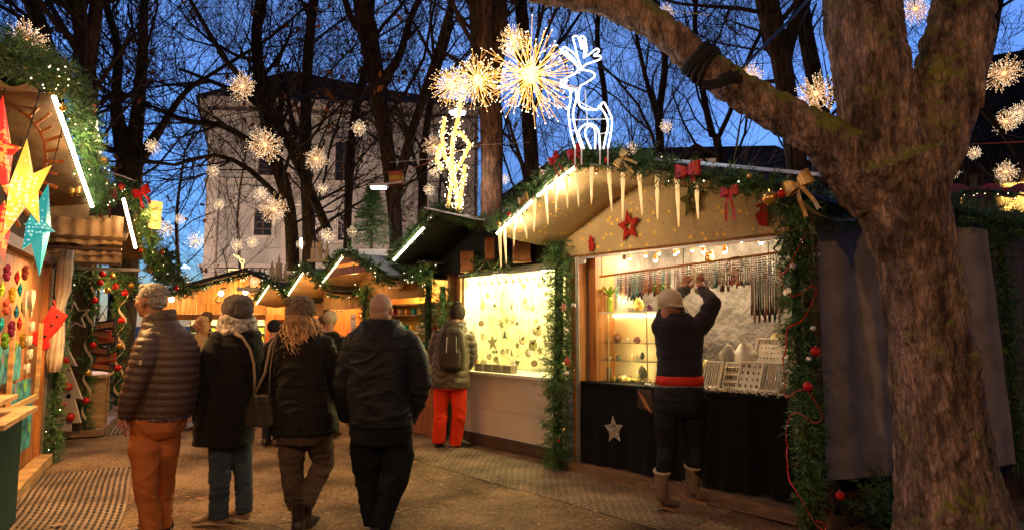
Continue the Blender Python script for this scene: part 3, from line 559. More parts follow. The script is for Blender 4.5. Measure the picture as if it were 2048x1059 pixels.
# toy face hanging, white voile, coloured hangings at the back
c = R.at(1418, 514, .5); tf = thing('cat_head_ornament', 'pale yellow cat head ornament hanging among the bulbs', 'ornament', c)
mb = MB(); mb.ball(c, .05, 16, 12, (1, .8, 1)); 
for s in (-1, 1): mb.lathe(c + R.x * (.03 * s) + Z * .035, [(.02, 0), (.012, .02), (.002, .035)], 8)
mb.build('head', M('pale_yellow_plush', (.7, .55, .25), rough=.8, bump=.3, bscale=200), tf, True)
for s in (-1, 1): mb = MB(); mb.ball(c + R.x * .017 * s - R.y * .038 + Z * .008, .0065, 8, 6); mb.build('eye', m_black, tf)
mb = MB(); mb.ball(c - R.y * .044 - Z * .014, .013, 8, 6, (1, .7, .8)); mb.build('snout', M('pink_snout', (.6, .28, .18)), tf, True)
mb = MB(); mb.tube([c + Z * .04, Vector((c.x, c.y, 2.325))], .002, 4); mb.build('cord', m_dark, tf)
mb = MB(); mb.grid(lambda u, v: R.w(1.62 + .14 * u + .06 * (1 - v) * (u - .5), 1.38 + .02 * math.sin(u * 25), 1.2 + 1.12 * v), 24, 8); tag(mb.build('voile_drape', cloth('white_voile', (.62, .62, .60)), None, True), 'narrow white voile drape hanging against the stall back', 'drape')
for i, (x, w, z0, z1, col, lab) in enumerate(((1.40, .14, 1.15, 1.62, (.38, .22, .07), 'ochre hanging panel behind the raised arm'), (1.88, .13, 1.2, 1.95, (.36, .27, .13), 'spotted tan scarf hanging at the stall back'), (2.02, .07, 1.2, 1.95, (.24, .24, .12), 'olive scarf hanging beside the spotted tan scarf'), (2.22, .22, 1.15, 2.05, (.5, .36, .10), 'golden yellow cloth hanging at the near end of the stall back'))):
    mb = MB(); mb.grid(lambda u, v: R.w(x + w * (u - .5), 1.33 + .015 * math.sin(u * 14 + v * 3), z0 + (z1 - z0) * v), 12, 10); tag(mb.build('hanging_scarf', add_specks(cloth('scarf_cloth_' + ('ochre', 'tan', 'olive', 'golden')[i], col, var=.4, scale=15), (col[0] * .3, col[1] * .3, col[2] * .3), 40, .2), None, True), lab, 'scarf', 'scarves at the stall back')
# jewellery trays and busts on the counter
m_tray = M('ivory_tray_velvet', (.62, .60, .50), rough=.75, var=.08); m_sil = M('silver_jewel', (.5, .5, .45), rough=.2, metal=.8, var=.5, scale=60); m_dj = gem('dark_jewel_stone', (.05, .06, .05)); m_bj = gem('amber_jewel', (.4, .25, .1))
def tray(x, y, z, w, h, tilt, kind, label, seed=0, yaw=0.0):
    ux = (R.x * math.cos(yaw) + R.y * math.sin(yaw)); bk = Vector((-ux.y, ux.x, 0)); up = (Z * math.cos(tilt) + bk * math.sin(tilt)).normalized(); nrm = ux.cross(up).normalized(); c = R.w(x, y, z)
    r = thing('jewellery_tray', label, 'tray', c, 'jewellery trays propped on the counter'); mb = MB(); mid = c + up * (h / 2); mb.box(mid, w / 2, .007, h / 2, ux, nrm, up); mb.build('board', m_tray, r)
    mb = MB()
    for (a, b, sx, sz) in ((0, -h / 2, w / 2, .005), (0, h / 2, w / 2, .005), (-w / 2, 0, .005, h / 2), (w / 2, 0, .005, h / 2)): mb.box(mid + ux * a + up * b + nrm * .004, sx, .014, sz, ux, nrm, up)
    mb.build('rim', M('pale_tray_rim', (.66, .62, .48), rough=.5, var=.05), r)
    mb = MB(); rng = random.Random(seed); f = mid + nrm * .011
    if kind == 'bars':
        n = int(w / .022)
        for k in range(n):
            mb.m = rng.choice((0, 0, 1, 2)); a = -w / 2 + w * (k + .5) / n; mb.tube([f + ux * (a + .002 * math.sin(t * 9)) + up * (h * .42 * t) for t in (-1, -.5, 0, .5, 1)], .0038, 5)
    elif kind == 'dots':
        for j in range(5):
            for k in range(int(w / .032)):
                mb.m = rng.choice((0, 1, 1, 2)); mb.ball(f + ux * (-w / 2 + .02 + .032 * k + rng.uniform(-.003, .003)) + up * (h * (-.38 + .19 * j)), rng.uniform(.004, .0075), 6, 4, (1, 1, 1.4))
    elif kind == 'pend':
        for j in range(4):
            for k in range(int(w / .05)):
                mb.m = rng.choice((1, 1, 0, 2)); mb.ball(f + ux * (-w / 2 + .03 + .05 * k) + up * (h * (-.36 + .24 * j)), rng.uniform(.008, .013), 8, 5, (.8, .5, 1.5)); 
    else:
        for j in range(3):
            mb.m = 2; mb.box(f + up * (h * (-.3 + .3 * j) - .012 * 0), w * .46, .006, .003, ux, nrm, up)
            for k in range(10): mb.m = rng.choice((0, 0, 1)); mb.tube([f + ux * (-w * .43 + w * .86 * k / 9) + up * (h * (-.3 + .3 * j)), f + ux * (-w * .43 + w * .86 * k / 9 + .004) + up * (h * (-.3 + .3 * j) - .035)], .004, 5)
    o = mb.build('jewellery', [m_sil, m_dj, m_bj], r, True); o['kind'] = 'stuff'; return r
tray(1.38, .20, .93, .17, .24, .42, 'bars', 'slim ivory tray of bracelets beside the customer', 1); tray(1.53, .30, .93, .17, .23, .40, 'rows', 'ivory rack of earrings in rows between two trays', 2); tray(1.73, .22, .93, .21, .25, .42, 'pend', 'ivory tray of oval pendants in the front row', 3)
tray(1.95, .22, .93, .24, .25, .42, 'bars', 'wide ivory tray of chains at the near end of the front row', 4); tray(1.80, .48, 1.12, .30, .25, .35, 'dots', 'upper white tray of small ring studs behind the front row', 5)
tray(2.18, .5, 1.02, .24, .10, 1.25, 'dots', 'flat lidded case of tiny stones under its raised lid', 6)
mb = MB(); mb.box(R.w(2.18, .68, 1.17), .13, .006, .13, R.x, (R.y * .93 - Z * .36).normalized(), (Z * .93 + R.y * .36).normalized()); tag(mb.build('case_lid', M('mustard_velvet_lid', (.5, .36, .12), rough=.6)), 'raised mustard lined case lid beside the corner garland', 'lid')
for i, (x, y, m, lab) in enumerate(((1.40, .55, M('grey_velvet_bust', (.20, .19, .16), rough=.8), 'dark grey necklace bust wearing pale strands'), (1.55, .52, m_tray, 'ivory necklace bust leaning beside the grey bust'), (1.72, .8, M('mustard_bust_card', (.48, .38, .18), rough=.7), 'mustard necklace bust standing behind the upper tray'), (1.9, .82, M('mustard_bust_card', (.48, .38, .18)), 'second mustard bust close to the corner garland'))):
    r = thing('necklace_bust', lab, 'bust', R.w(x, y, .912), 'necklace busts'); mb = MB(); z0 = 1.06 if i < 2 else 1.15
    mb.grid(lambda u, v: R.w(x + (u - .5) * .17 * (.32 + 1.3 * math.sin(PI * min(1, (1 - v) * .95 + .08)) ** .8) * (1 if v < .75 else .75), y - .05 * math.sin(PI * u) - .03 * (1 - v), z0 + .26 * v), 12, 12)
    mb.grid(lambda u, v: R.w(x + (u - .5) * .17 * (.32 + 1.3 * math.sin(PI * min(1, (1 - v) * .95 + .08)) ** .8) * (1 if v < .75 else .75), y + .012, z0 + .26 * v), 12, 12); mb.build('torso', m, r, True)
    mb = MB(); mb.fbox(R, x - .05, x + .05, y, y + .03, .912, z0 + .12); mb.build('prop', m_dark, r)
    if i == 0:
        for q in (0, 1): mb = MB(); mb.tube([R.w(x + (.05 + .015 * q) * math.sin(t), y - .068, z0 + .13 + (.10 + .02 * q) * math.cos(t) * (1 if math.cos(t) < 0 else .9)) for t in [2 * PI * k / 20 for k in range(21)]], .0065, 6, False); mb.build('strand', m_silvb, r, True)
mb = MB(); rng = random.Random(2)                 # the heap of loose small jewellery nobody could count
for k in range(1500):
    x = rng.uniform(.80, 2.3); y = rng.uniform(.01, .20) + (.5 * rng.random() if rng.random() < .3 else 0); mb.m = rng.choice((0, 0, 0, 1, 2, 3))
    c = R.w(x, y, .915 + rng.uniform(0, .022)); mb.box(c, rng.uniform(.004, .013), rng.uniform(.003, .009), rng.uniform(.002, .006), Vector((rng.gauss(0, 1), rng.gauss(0, 1), rng.gauss(0, .4))).normalized(), Vector((rng.gauss(0, 1), rng.gauss(0, 1), 0)).normalized())
tag(mb.build('loose_jewellery', [m_tray, m_dj, m_bj, m_sil]), 'glittering spread of loose small jewellery covering the black counter top', 'jewellery', None, 'stuff')
for i, (x, y, r) in enumerate(((2.12, .16, .085), )):
    mb = MB(); c = R.w(x, y, .912); mb.lathe(c, [(r * .8, 0), (r, .01), (r * 1.15, .07), (r * 1.12, .07), (r * .9, .03), (.001, .03)], 24); tag(mb.build('wicker_basket', M('silvery_brown_wicker', (.28, .20, .14), scale=60, var=.8, bump=1, bscale=200), None, True), 'round woven basket of trinkets at the counter near end', 'basket')
mb = MB(); c = R.w(.84, -.075, .80); mb.prism([(-.06, -.08), (.12, -.10), (.10, .09), (-.055, .09)], c, R.x, Z, .006); sg = tag(mb.build('hanging_price_card', add_wave(M('dark_brown_card', (.07, .04, .03), rough=.4), 20)), 'small dark card with copper stripes hanging on the counter front', 'card')
mb = MB()
for k in range(5): a = c + R.x * (-.045 + .016 * k) + Z * (.07 - .012 * k) - R.y * .006; mb.beam(a, a + R.x * .085 - Z * .14, .004, .003)
s2 = mb.build('stripe', M('copper_stripe', (.7, .32, .1), rough=.4), sg); 
for i, (px, py, r, k, sc) in enumerate(((1325, 745, .05, 'or_', (.8, .6, 1)), (1436, 690, .05, 'wh', (1.3, .8, .9)), (1408, 680, .045, 'ye', (.8, .7, 1.3)), (1590, 760, .02, 'or_', (1, 1, .8)))):
    x, z = R.hit(px, py, .4); rock(R.w(x, .42, .915 if i != 1 and i != 2 else 1.05), r, gx[k], ('red orange stone by the customer hip', 'white quartz cone behind the bracelet tray', 'yellow glowing crystal behind the bracelet tray', 'orange pebble near the basket')[i], sc, seed=90 + i)
mb = MB(); mb.fbox(R, 1.25, 2.3, .4, .8, .912, 1.045); tag(mb.build('display_riser', m_bcloth), 'black cloth covered riser step behind the front trays', 'riser')
# ------------------------------------------------------------------ white-counter window stall
def gable(fr, P_, yf, yb, m_in, m_out, root, sag=.03, th=.03, name='canopy_cloth'):
    def pz(x):
        for (a, za), (b, zb) in zip(P_, P_[1:]):
            if a <= x <= b: return za + (zb - za) * (x - a) / (b - a)
        return P_[-1][1]
    xa, xb = P_[0][0], P_[-1][0]
    mb = MB(); mb.grid(lambda u, v: fr.w(xa + (xb - xa) * u, yf + (yb - yf) * v, pz(xa + (xb - xa) * u) - .02 - sag * math.sin(PI * v) - .012 * noise.noise((u * 9, v * 5, 1))), 40, 10); mb.build(name, m_in, root, True)
    mb = MB()
    for (a, za), (b, zb) in zip(P_, P_[1:]):
        p = [fr.w(a, yf, za), fr.w(b, yf, zb), fr.w(b, yb + 1.2, zb), fr.w(a, yb + 1.2, za)]; q = [v + Z * th for v in p]
        mb.add(p + q, [(0, 1, 2, 3), (7, 6, 5, 4), (0, 4, 5, 1), (2, 6, 7, 3), (1, 5, 6, 2), (3, 7, 4, 0)])
    mb.build('roof', m_out, root); return pz
def led(fr, x0, z0, x1, z1, y, root, m=None, r=.014):
    mb = MB(); mb.tube([fr.w(x0, y, z0), fr.w(x1, y, z1)], r, 8); mb.build('led_tube', m or m_led, root)
m_wpanel = M('off_white_counter_panel', (.60, .52, .43), rough=.5, var=.16, scale=1.6, bump=.15, bscale=9); m_tarp = cloth('black_tarpaulin', (.01, .01, .01), rough=.5)
w2 = thing('market_stall', 'bright window stall with off-white counter panel and black tarpaulin gable', 'market stall', R.w(-1.3, .1, 0), 'wooden market stalls')
YW = .12
mb = MB(); mb.fbox(R, -2.25, -.34, YW - .02, YW + .05, 0, .13); mb.build('base_beam', m_wdark, w2)
mb = MB(); mb.fbox(R, -2.25, -.36, YW, YW + .03, .14, .45); mb.fbox(R, -2.25, -.36, YW + .002, YW + .03, .453, .86); mb.build('counter_panel', m_wpanel, w2)
mb = MB(); mb.fbox(R, -2.25, -.34, YW - .03, YW + .6, .864, .90); mb.build('counter_top', m_white, w2)
m_brightwall = cloth('pale_yellow_display_cloth', (.80, .77, .52), bump=1.5, bscale=9, scale=3, var=.12)
mb = MB(); mb.grid(lambda u, v: R.w(-2.25 + 1.95 * u, YW + .65 + .02 * noise.noise((u * 12, v * 9, 4)), .9 + 1.3 * v), 40, 26); mb.build('back_cloth', m_brightwall, w2, True)
for x in (-2.26, -.33): mb = MB(); mb.fbox(R, x - .03, x + .03, YW + .02, YW + .68, .905, 2.2); mb.build('side_panel', m_brightwall, w2)
mb = MB(); mb.fbox(R, -2.3, -.3, YW + .04, YW + .7, 2.165, 2.19); mb.build('inner_ceiling', m_white, w2)
mb = MB(); mb.fbox(R, -2.3, -.28, YW - .02, YW + .03, 2.10, 2.16); mb.fbox(R, -2.3, -.28, YW - .045, YW - .022, 2.125, 2.14); mb.build('shutter_rail', m_metal, w2)
for x in (-2.31, -2.27): mb = MB(); mb.fbox(R, x - .012, x + .012, YW - .03, YW + .0, .14, 2.1); mb.build('corner_post', m_wood, w2)
PR2 = [(-2.80, 2.32), (-2.3, 2.57), (-1.84, 2.79), (-1.5, 2.76), (-.64, 2.47), (-.55, 2.42)]
mb = MB(); gable(R, PR2, -.6, .15, m_tarp, m_roof, w2)
mb = MB(); mb.grid(lambda u, v: R.w(-2.75 + 2.3 * u, .0 + .02 * math.sin(u * 20), 2.17 + v * .25), 30, 4); mb.grid(lambda u, v: R.w(-2.5 + 1.7 * u, .04, 2.4 + v * .3), 20, 4); mb.build('gable_cloth', m_tarp, w2, True)
mb = MB(); mb.beam(R.w(-1.75, -.66, 2.86), R.w(-.75, -.66, 2.60), .3, .012); mb.build('ridge_sheet', m_glassw, w2)
led(R, -2.72, 2.33, -2.02, 2.67, -.64, w2, r=.014)
lamp('window_lamp', R.w(-1.75, YW + .22, 2.05), 36, (1, .86, .36), w2, .08); lamp('window_lamp', R.w(-.85, YW + .22, 2.05), 38, (1, .88, .40), w2, .08)
mb = MB()
for k in range(14): c = R.w(-2.1 + k * .135, YW + .12, 2.13); mb.tube([c, c + R.x * .05 - Z * .08 - R.y * .02], .008, 5); mb.tube([c + R.x * .05 - Z * .08, c + R.x * .075 - Z * .12], [.017, .026], 8)
mb.build('clip_rail', m_metal, w2)
garland([R.w(x, -.66, z + .06) for x, z in ((-2.85, 2.27), (-2.3, 2.56), (-1.84, 2.80), (-1.6, 2.80), (-1.3, 2.66), (-.9, 2.55), (-.55, 2.50))], .085, 'fir garland over the black gable of the window stall', 'fir garlands on the stalls', seed=12, dens=60, lights=4)
garland([R.w(-2.42, .0, .05), R.w(-2.45, .0, 1.0), R.w(-2.5, -.02, 2.0)], .12, 'fir garland post behind the walker in red trousers', 'fir garlands on the stalls', seed=13, dens=75)
garland([R.w(-2.78, -.05, 1.15), R.w(-2.8, -.05, 1.6), R.w(-2.75, -.08, 2.1)], .15, 'dense dark fir garland right of the mug shelves', 'fir garlands on the stalls', seed=14, dens=90, lights=3)
garland([R.w(-3.75, -.3, 2.13), R.w(-3.2, -.3, 2.19), R.w(-2.7, -.3, 2.2), R.w(-2.35, -.3, 2.14)], .13, 'thick lit fir garland hanging over the mug stall opening', 'fir garlands on the stalls', seed=15, dens=80, lights=16)
garland([R.w(-1.9, -.02, 2.2), R.w(-1.6, -.03, 2.28), R.w(-1.35, -.02, 2.2), R.w(-1.0, -.02, 2.27)], .10, 'short fir garland with silver chain between the wooden lanterns', 'fir garlands on the stalls', seed=16, dens=60)
mb = MB(); rng = random.Random(3)
for k in range(90): t = k / 90; mb.octa(R.w(-1.75 + .75 * t, -.12, 2.30 - .14 * abs(math.sin(t * 8)) + .004 * rng.random()), .007)
tag(mb.build('bead_string', m_silvb), 'silver bead chain looped between the wooden lanterns', 'bead string')
m_lp = M('picture_lantern_orange_panel', (.45, .14, .05), rough=.5, var=.5, scale=5, col2=(.6, .28, .12))
for i, (x0, x1, z0, z1, y) in enumerate(((-2.03, -1.78, 2.16, 2.40, .0), (-1.47, -1.30, 2.27, 2.52, -.05), (-.98, -.68, 2.20, 2.45, -.03))):
    c = R.w((x0 + x1) / 2, y - .08, z0); r = thing('wooden_lantern', ('four-sided orange wooden lantern at the left under the black gable', 'narrow red picture lantern behind the lowest icicle', 'two-panel wooden lantern nearest the fir post')[i], 'lantern', c, 'wooden picture lanterns')
    q = R.w((x0 + x1) / 2, y - .06, (z0 + z1) / 2); w = (x1 - x0) / 2; h = (z1 - z0) / 2; d1 = (R.x * .8 - R.y * .6); d2 = (R.x * .6 + R.y * .8)
    mb = MB(); mb.box(q, w * .62, w * .62, h, d1, d2); mb.build('body', m_lp, r)
    mb = MB(); mb.box(q - d2 * (w * .62 + .003), w * .5, .003, h * .82, d1, d2); mb.build('picture', M('lantern_picture_print', (.25, .12, .08), scale=18, var=.8, col2=(.5, .35, .2)), r)
    
    for sg in (-1, 1): mb = MB(); mb.box(q + Z * h * sg, w * .68, w * .68, .008, d1, d2); mb.build('rim', m_post, r)
# display hung in the window
m_olst = M('olive_glitter_star', (.36, .33, .14), rough=.5, var=.3); m_strw = M('straw_star', (.6, .52, .3), rough=.7)
wst = [(933, 615, 22), (943, 634, 19), (957, 642, 17), (946, 665, 24), (964, 612, 13), (985, 684, 19), (963, 672, 15), (1003, 648, 13), (1014, 640, 11), (1025, 641, 12), (1097, 632, 16), (975, 590, 10), (1065, 615, 12), (1050, 600, 11), (1080, 700, 12), (995, 600, 9), (1035, 690, 10), (1092, 586, 9), (1015, 700, 9)]
for i, (px, py, r) in enumerate(wst):
    c = R.at(px, py, YW + .30); Rr = r / 1300 * c.y * .95; root = thing('star_ornament', f'{"large" if r > 17 else "mid-sized" if r > 12 else "tiny"} olive glitter star, {nth(i)} counted from the beanie outward in the bright window', 'star', c, 'stars hanging in the bright window')
    mb = MB(); mb.star(c, Rr, Rr * .42, .006, R.x, Z, .1 * (i % 4)); mb.build('star', m_olst if i % 3 else m_strw, root); mb = MB(); mb.tube([c + Z * Rr, R.w(R.hit(px, py, YW + .3)[0], YW + .30, 2.165)], .0012, 4); mb.build('thread', m_dark, root)
for i, (px, py, s) in enumerate(((979, 712, .05), (992, 718, .045), (1005, 702, .045), (1057, 706, .05), (1045, 680, .06), (1066, 690, .07), (1075, 660, .08))):
    c = R.at(px, py, YW + .28); root = thing('owl_ornament' if i < 4 else 'felt_ornament', f'{"olive owl" if i < 4 else "dangling felt"} ornament, {nth(i if i < 4 else i - 4)} from the left low in the bright window', 'ornament', c, 'figures hanging in the bright window')
    mb = MB(); mb.ball(c, s * .8, 10, 8, (1, .35, 1.15)); mb.ball(c + R.x * s * .5 + Z * s * .8, s * .3, 8, 5); mb.ball(c - R.x * s * .5 + Z * s * .8, s * .3, 8, 5); mb.build('body', m_olst if i % 2 else m_strw, root, True)
    mb = MB(); 
    for sgn in (-1, 1): mb.ball(c + R.x * (sgn * s * .32) + Z * s * .35 - R.y * s * .26, s * .2, 8, 5, (1, .3, 1))
    mb.build('eye_patch', m_black, root); mb = MB(); mb.tube([c + Z * s, R.w(R.hit(px, py, YW + .28)[0], YW + .28, 2.165)], .0012, 4); mb.build('thread', m_dark, root)
for i in range(9):                                # strings of small pendants
    x = -1.9 + .19 * i; c = R.w(x, YW + .4, 2.16); root = thing('pendant_string', f'string of tiny pendants, {nth(i)} from the left behind the stars', 'ornament', c, 'pendant strings in the bright window'); mb = MB(); mb.tube([c, c - Z * (.5 + .1 * (i % 3))], .0015, 4)
    for k in range(9): q = c - Z * (.08 + .05 * k); (mb.ball(q, .012, 6, 4, (1, .4, 1.4)) if k % 2 else mb.octa(q, .014))
    mb.build('pendants', m_strw if i % 2 else m_olst, root)['kind'] = 'stuff'
m_letter = M('grey_wood_block_letter', (.16, .12, .08), rough=.7)
x0, z_ = R.hit(960, 742, YW + .10)
for i in range(4):                                # row of block letters seen from behind, on the sill
    x = x0 + .19 * i; c = R.w(x, YW + .12, .902); mb = MB()
    a = R.w(x, YW + .12, .902 + .045); mb.box(a, .075, .05, .045, R.x, R.y); 
    if i == 0: pass
    tag(mb.build('wooden_block', m_letter), f'low grey wooden box, {nth(i)} from the left on the bright window sill', 'box', 'wooden boxes on the window sill')
for i, (px, py) in enumerate(((943, 735), (953, 722), (1110, 742))):
    c = R.at(px, py, YW + .2); mb = MB(); mb.tube([Vector((c.x, c.y, .902)), c], .003, 5); mb.ball(c, .035, 10, 8); tag(mb.build('lollipop_ornament', M('orange_glazed_ball', (.7, .3, .04), rough=.3), None, True), f'orange ball on a stick, {nth(i)} from the left on the window sill', 'ornament', 'balls on sticks on the window sill')
# ------------------------------------------------------------------ mug stall
m_yel = M('warm_yellow_wall', (.62, .40, .10), rough=.6, var=.12)
s3 = thing('market_stall', 'mug stall with yellow walls and white shelf under thick lit garland', 'market stall', R.w(-3.4, .3, 0), 'wooden market stalls')
mb = MB(); mb.fbox(R, -4.5, -2.6, .42, .46, 0, 2.5); mb.build('back_wall', m_yel, s3)
mb = MB(); mb.fbox(R, -4.5, -4.44, .05, .42, 0, 2.4); mb.build('side_wall', m_wood, s3); mb = MB(); mb.fbox(R, -2.56, -2.5, .1, .45, 0, 2.3); mb.build('side_wall', m_wood, s3)
mb = MB(); mb.fbox(R, -4.3, -2.56, .0, .06, 0, .9); mb.build('counter_front', m_post, s3); mb = MB(); mb.fbox(R, -4.3, -2.56, -.03, .4, .9, .94); mb.build('counter_top', m_woodH, s3)
for z in (1.12, 1.36, 1.62, 1.78): mb = MB(); mb.fbox(R, -4.43, -2.6, .16, .41, z, z + .022); mb.build('shelf', m_white if z < 1.5 else m_wdark, s3)
mb = MB(); mb.fbox(R, -4.44, -4.38, .0, .05, .94, 2.1); mb.build('lit_post', m_white, s3)
mb = MB(); mb.fbox(R, -4.3, -2.5, -.3, 1.2, 2.30, 2.33); mb.build('roof', m_roof, s3)
mb = MB(); c0, z0 = R.hit(780, 578, -.1); c1, z1 = R.hit(808, 545, -.1); mb.fbox(R, c0, c1, -.12, -.1, z0, z1); mb.build('signboard', m_woodH, s3)
lamp('mug_stall_lamp', R.w(-3.6, .1, 2.1), 30, AMB, s3, .06)
mcol = [('cream', (.7, .6, .45)), ('turquoise', (.05, .42, .38)), ('beige', (.55, .42, .25)), ('white', (.75, .72, .66)), ('yellow', (.75, .5, .05)), ('orange', (.7, .3, .06)), ('red', (.5, .04, .03))]
def mug(c, m, label, s=.045):
    r = thing('mug', label, 'mug', c, 'mugs on the shelves'); mb = MB(); mb.lathe(c, [(s * .8, 0), (s * .95, .01), (s, s * 2.1), (s * .92, s * 2.1), (s * .85, .02), (.001, .018)], 14); mb.build('cup', m, r, True)
    mb = MB(); q = Vector(c) + R.x * s + Z * s * 1.05; mb.tube([q + Z * (s * .7 * math.cos(a)) + R.x * (s * .7 * math.sin(a)) for a in [PI * k / 8 for k in range(9)]], s * .13, 6); mb.build('handle', m, r, True)
k = 0
for row, (z, y) in enumerate(((1.142, .26), (1.382, .26), (.94, .06), (1.642, .28))):
    for j in range(8):
        x = -4.3 + .19 * j + .04 * (row % 2); n, cc = mcol[(j * 3 + row * 2 + (row == 2) * 6) % 7]; mug(R.w(x, y, z + .001), M('mug_' + n, cc, rough=.25, var=.05), f'{n} mug, {nth(j)} from the left on the {("lower shelf", "middle shelf", "counter", "top shelf")[row]} of the mug stall', .05 if row < 2 else .042)
mb = MB(); c = R.at(795, 592, .1); mb.lathe(c, [(.02, .07), (.05, .0), (.05, -.01)], 10); sl = tag(mb.build('spot_lamp', m_black), 'black spot lamp with glowing face over the mugs', 'spot lamp'); mb = MB(); mb.ball(c - Z * .0 - R.y * .02, .034, 8, 6); mb.build('bulb', m_spotg, sl)
# ------------------------------------------------------------------ stalls further along the right row
m_tan = cloth('tan_canopy_cloth', (.42, .27, .13), bump=.6, bscale=14, var=.15)
def row_stall(label, xa, xp, xb, ze, zp, lcol, power, seed, wallc, yf=-.6, ix=(0, 0)):
    s = thing('market_stall', label, 'market stall', R.w((xa + xb) / 2, .3, 0), 'wooden market stalls')
    P_ = [(xa, ze), ((xa + xp) / 2, (ze + zp) / 2 + .02), (xp, zp), ((xp + xb) / 2, (zp + ze) / 2 + .03), (xb, ze)]
    gable(R, P_, yf, .1, m_tan, m_roof, s, .06)
    mb = MB(); mb.grid(lambda u, v: R.w(xa + (xb - xa) * u, -.02 + .01 * math.sin(u * 40), ze - .25 + (zp - ze) * .9 * (1 - abs(u - .42) * 2) * v + .22 * v), 30, 5); mb.build('valance', m_tan, s, True)
    ca, cb_ = xa, xb; xa, xb = ix
    mb = MB(); mb.fbox(R, xa + .2, xb - .2, .8, .84, 0, 2.1); mb.build('back_wall', wallc, s)
    mb = MB(); mb.fbox(R, xa + .15, xa + .22, .0, 1.0, 0, 2.1); mb.fbox(R, xb - .24, xb - .17, .0, 1.0, 0, 2.1); mb.build('side_wall', m_wood, s)
    mb = MB(); mb.fbox(R, xa + .15, xb - .17, .02, .07, 0, .9); mb.build('counter_front', m_post, s); mb = MB(); mb.fbox(R, xa + .15, xb - .17, -.02, .5, .9, .93); mb.build('counter_top', m_woodH, s); mb = MB(); mb.fbox(R, xa, xb, -.02, .84, 2.1, 2.14); mb.build('inner_ceiling', m_wood, s)
    for z in (1.2, 1.5): mb = MB(); mb.fbox(R, xa + .3, xb - .3, .55, .79, z, z + .025); mb.build('shelf', m_woodH, s)
    lamp('stall_lamp', R.w((xa + xb) / 2, .3, 2.0), power, lcol, s, .06); xa, xb = ca, cb_
    led(R, xa + .05, ze - .02, xp - .03, zp - .04, yf - .04, s, m_led2, .012)
    lamp('canopy_lamp', R.w(xp, yf + .15, ze + .02), power * .12, lcol, s, .05)
    garland([R.w(x, yf - .06, z + .06) for x, z in P_], .085, 'fir garland along the gable of the ' + label.split(' with')[0].split(' at the')[0].split(' and ')[0], 'fir garlands on the stalls', seed=seed, dens=40, nn=9, wid=.012, needle=.05, lights=5); return s
s4 = row_stall('card and gingerbread stall with brown beam and fairy lights', -5.0, -4.18, -2.95, 2.12, 2.52, AMB, 42, 21, M('orange_red_wall', (.5, .15, .04), var=.3), ix=(-6.15, -4.42))
row_stall('tan-canopied stall with thin LED strip left of the card stall', -6.3, -5.6, -4.75, 2.0, 2.38, AMB, 40, 22, M('amber_wall', (.5, .25, .07), var=.3), ix=(-7.7, -6.2))
row_stall('small far tan-canopied stall at the end of the right row', -7.8, -7.1, -6.2, 1.9, 2.24, AMB, 30, 23, M('amber_wall', (.5, .25, .07)), ix=(-9.2, -7.75))
garland([R.w(-3.35, -.2, .9), R.w(-3.3, -.25, 1.5), R.w(-3.15, -.3, 2.15)], .10, 'fir garland post left of the mug stall', 'fir garlands on the stalls', seed=25, dens=55, nn=10, wid=.01, lights=4) if False else None
garland([R.w(-4.5, -.1, .95), R.w(-4.48, -.12, 1.5), R.w(-4.4, -.15, 2.1)], .12, 'fir garland post between the card stall and the mug stall', 'fir garlands on the stalls', seed=25, dens=75, nn=10, wid=.01, lights=4)
garland([R.w(-5.9, -.1, 2.02), R.w(-5.3, -.12, 1.98), R.w(-4.6, -.15, 2.0)], .05, 'thin fir garland under the brown beam of the card stall', 'fir garlands on the stalls', seed=26, dens=45, nn=9, wid=.01, lights=9)
mb = MB(); mb.fbox(R, -4.75, -3.5, -.64, -.58, 2.22, 2.33); mb.fbox(R, -4.4, -3.7, -.64, -.58, 2.39, 2.46); mb.build('gable_beam', m_post, s4)
# strings of small hangers and boxes at the card stall
rng = random.Random(9)
for i in range(24):
    x = -5.75 + .052 * i; c = R.w(x, .0, 1.86 + .004 * i); mb = MB(); mb.tube([c, c - Z * .13], .006, 4); mb.ball(c - Z * .14, .016, 6, 4); tag(mb.build('keyring', M('keyring_metal_' + str(i % 3), ((.5, .5, .45), (.5, .1, .05), (.6, .4, .2))[i % 3], rough=.3, metal=.4)), f'little dangling keyring, {nth(i)} from the left on the card stall rail', 'keyring', 'keyrings hanging on the card stall')
for i in range(12):
    x = -5.55 + .1 * (i % 6) * 1.1; z = (1.226, 1.0)[i // 6]; h = rng.uniform(.09, .19); c = R.w(x, .60 if i < 6 else .2, z if i < 6 else .93); mb = MB(); mb.box(c + Z * (h / 2), .04, .03, h / 2, R.x, R.y); col = ('cream', 'red', 'pale green', 'white', 'amber', 'pink')[i % 6]; o = mb.build('gift_box', M('box_' + col.replace(' ', '_'), ((.7, .6, .4), (.5, .05, .03), (.4, .55, .3), (.75, .72, .65), (.6, .35, .08), (.6, .3, .25))[i % 6], rough=.4, scale=30, var=.4)); tag(o, f'{col} box, {nth(i % 6)} from the left on the {"shelf" if i < 6 else "counter"} of the card stall', 'box', 'boxes on the card stall')
    l = MB(); l.box(c + Z * (h + .005), .042, .032, .006, R.x, R.y); l.build('lid', m_woodH, o)
for i, (px, py) in enumerate(((707, 640), (707, 662))):
    c = R.at(px, py, .0); mb = MB(); mb.box(c, .085, .008, .10, R.x, R.y); o = mb.build('poster', m_white); tag(o, ('upper' if i == 0 else 'lower') + ' white card poster on the card stall front', 'poster'); mb = MB()
    for k in range(3): mb.box(c - R.y * .010 + R.x * (.045 * (k - 1)) + Z * .03, .012, .002, .02, R.x, R.y)
    mb.build('picture', m_post, o)
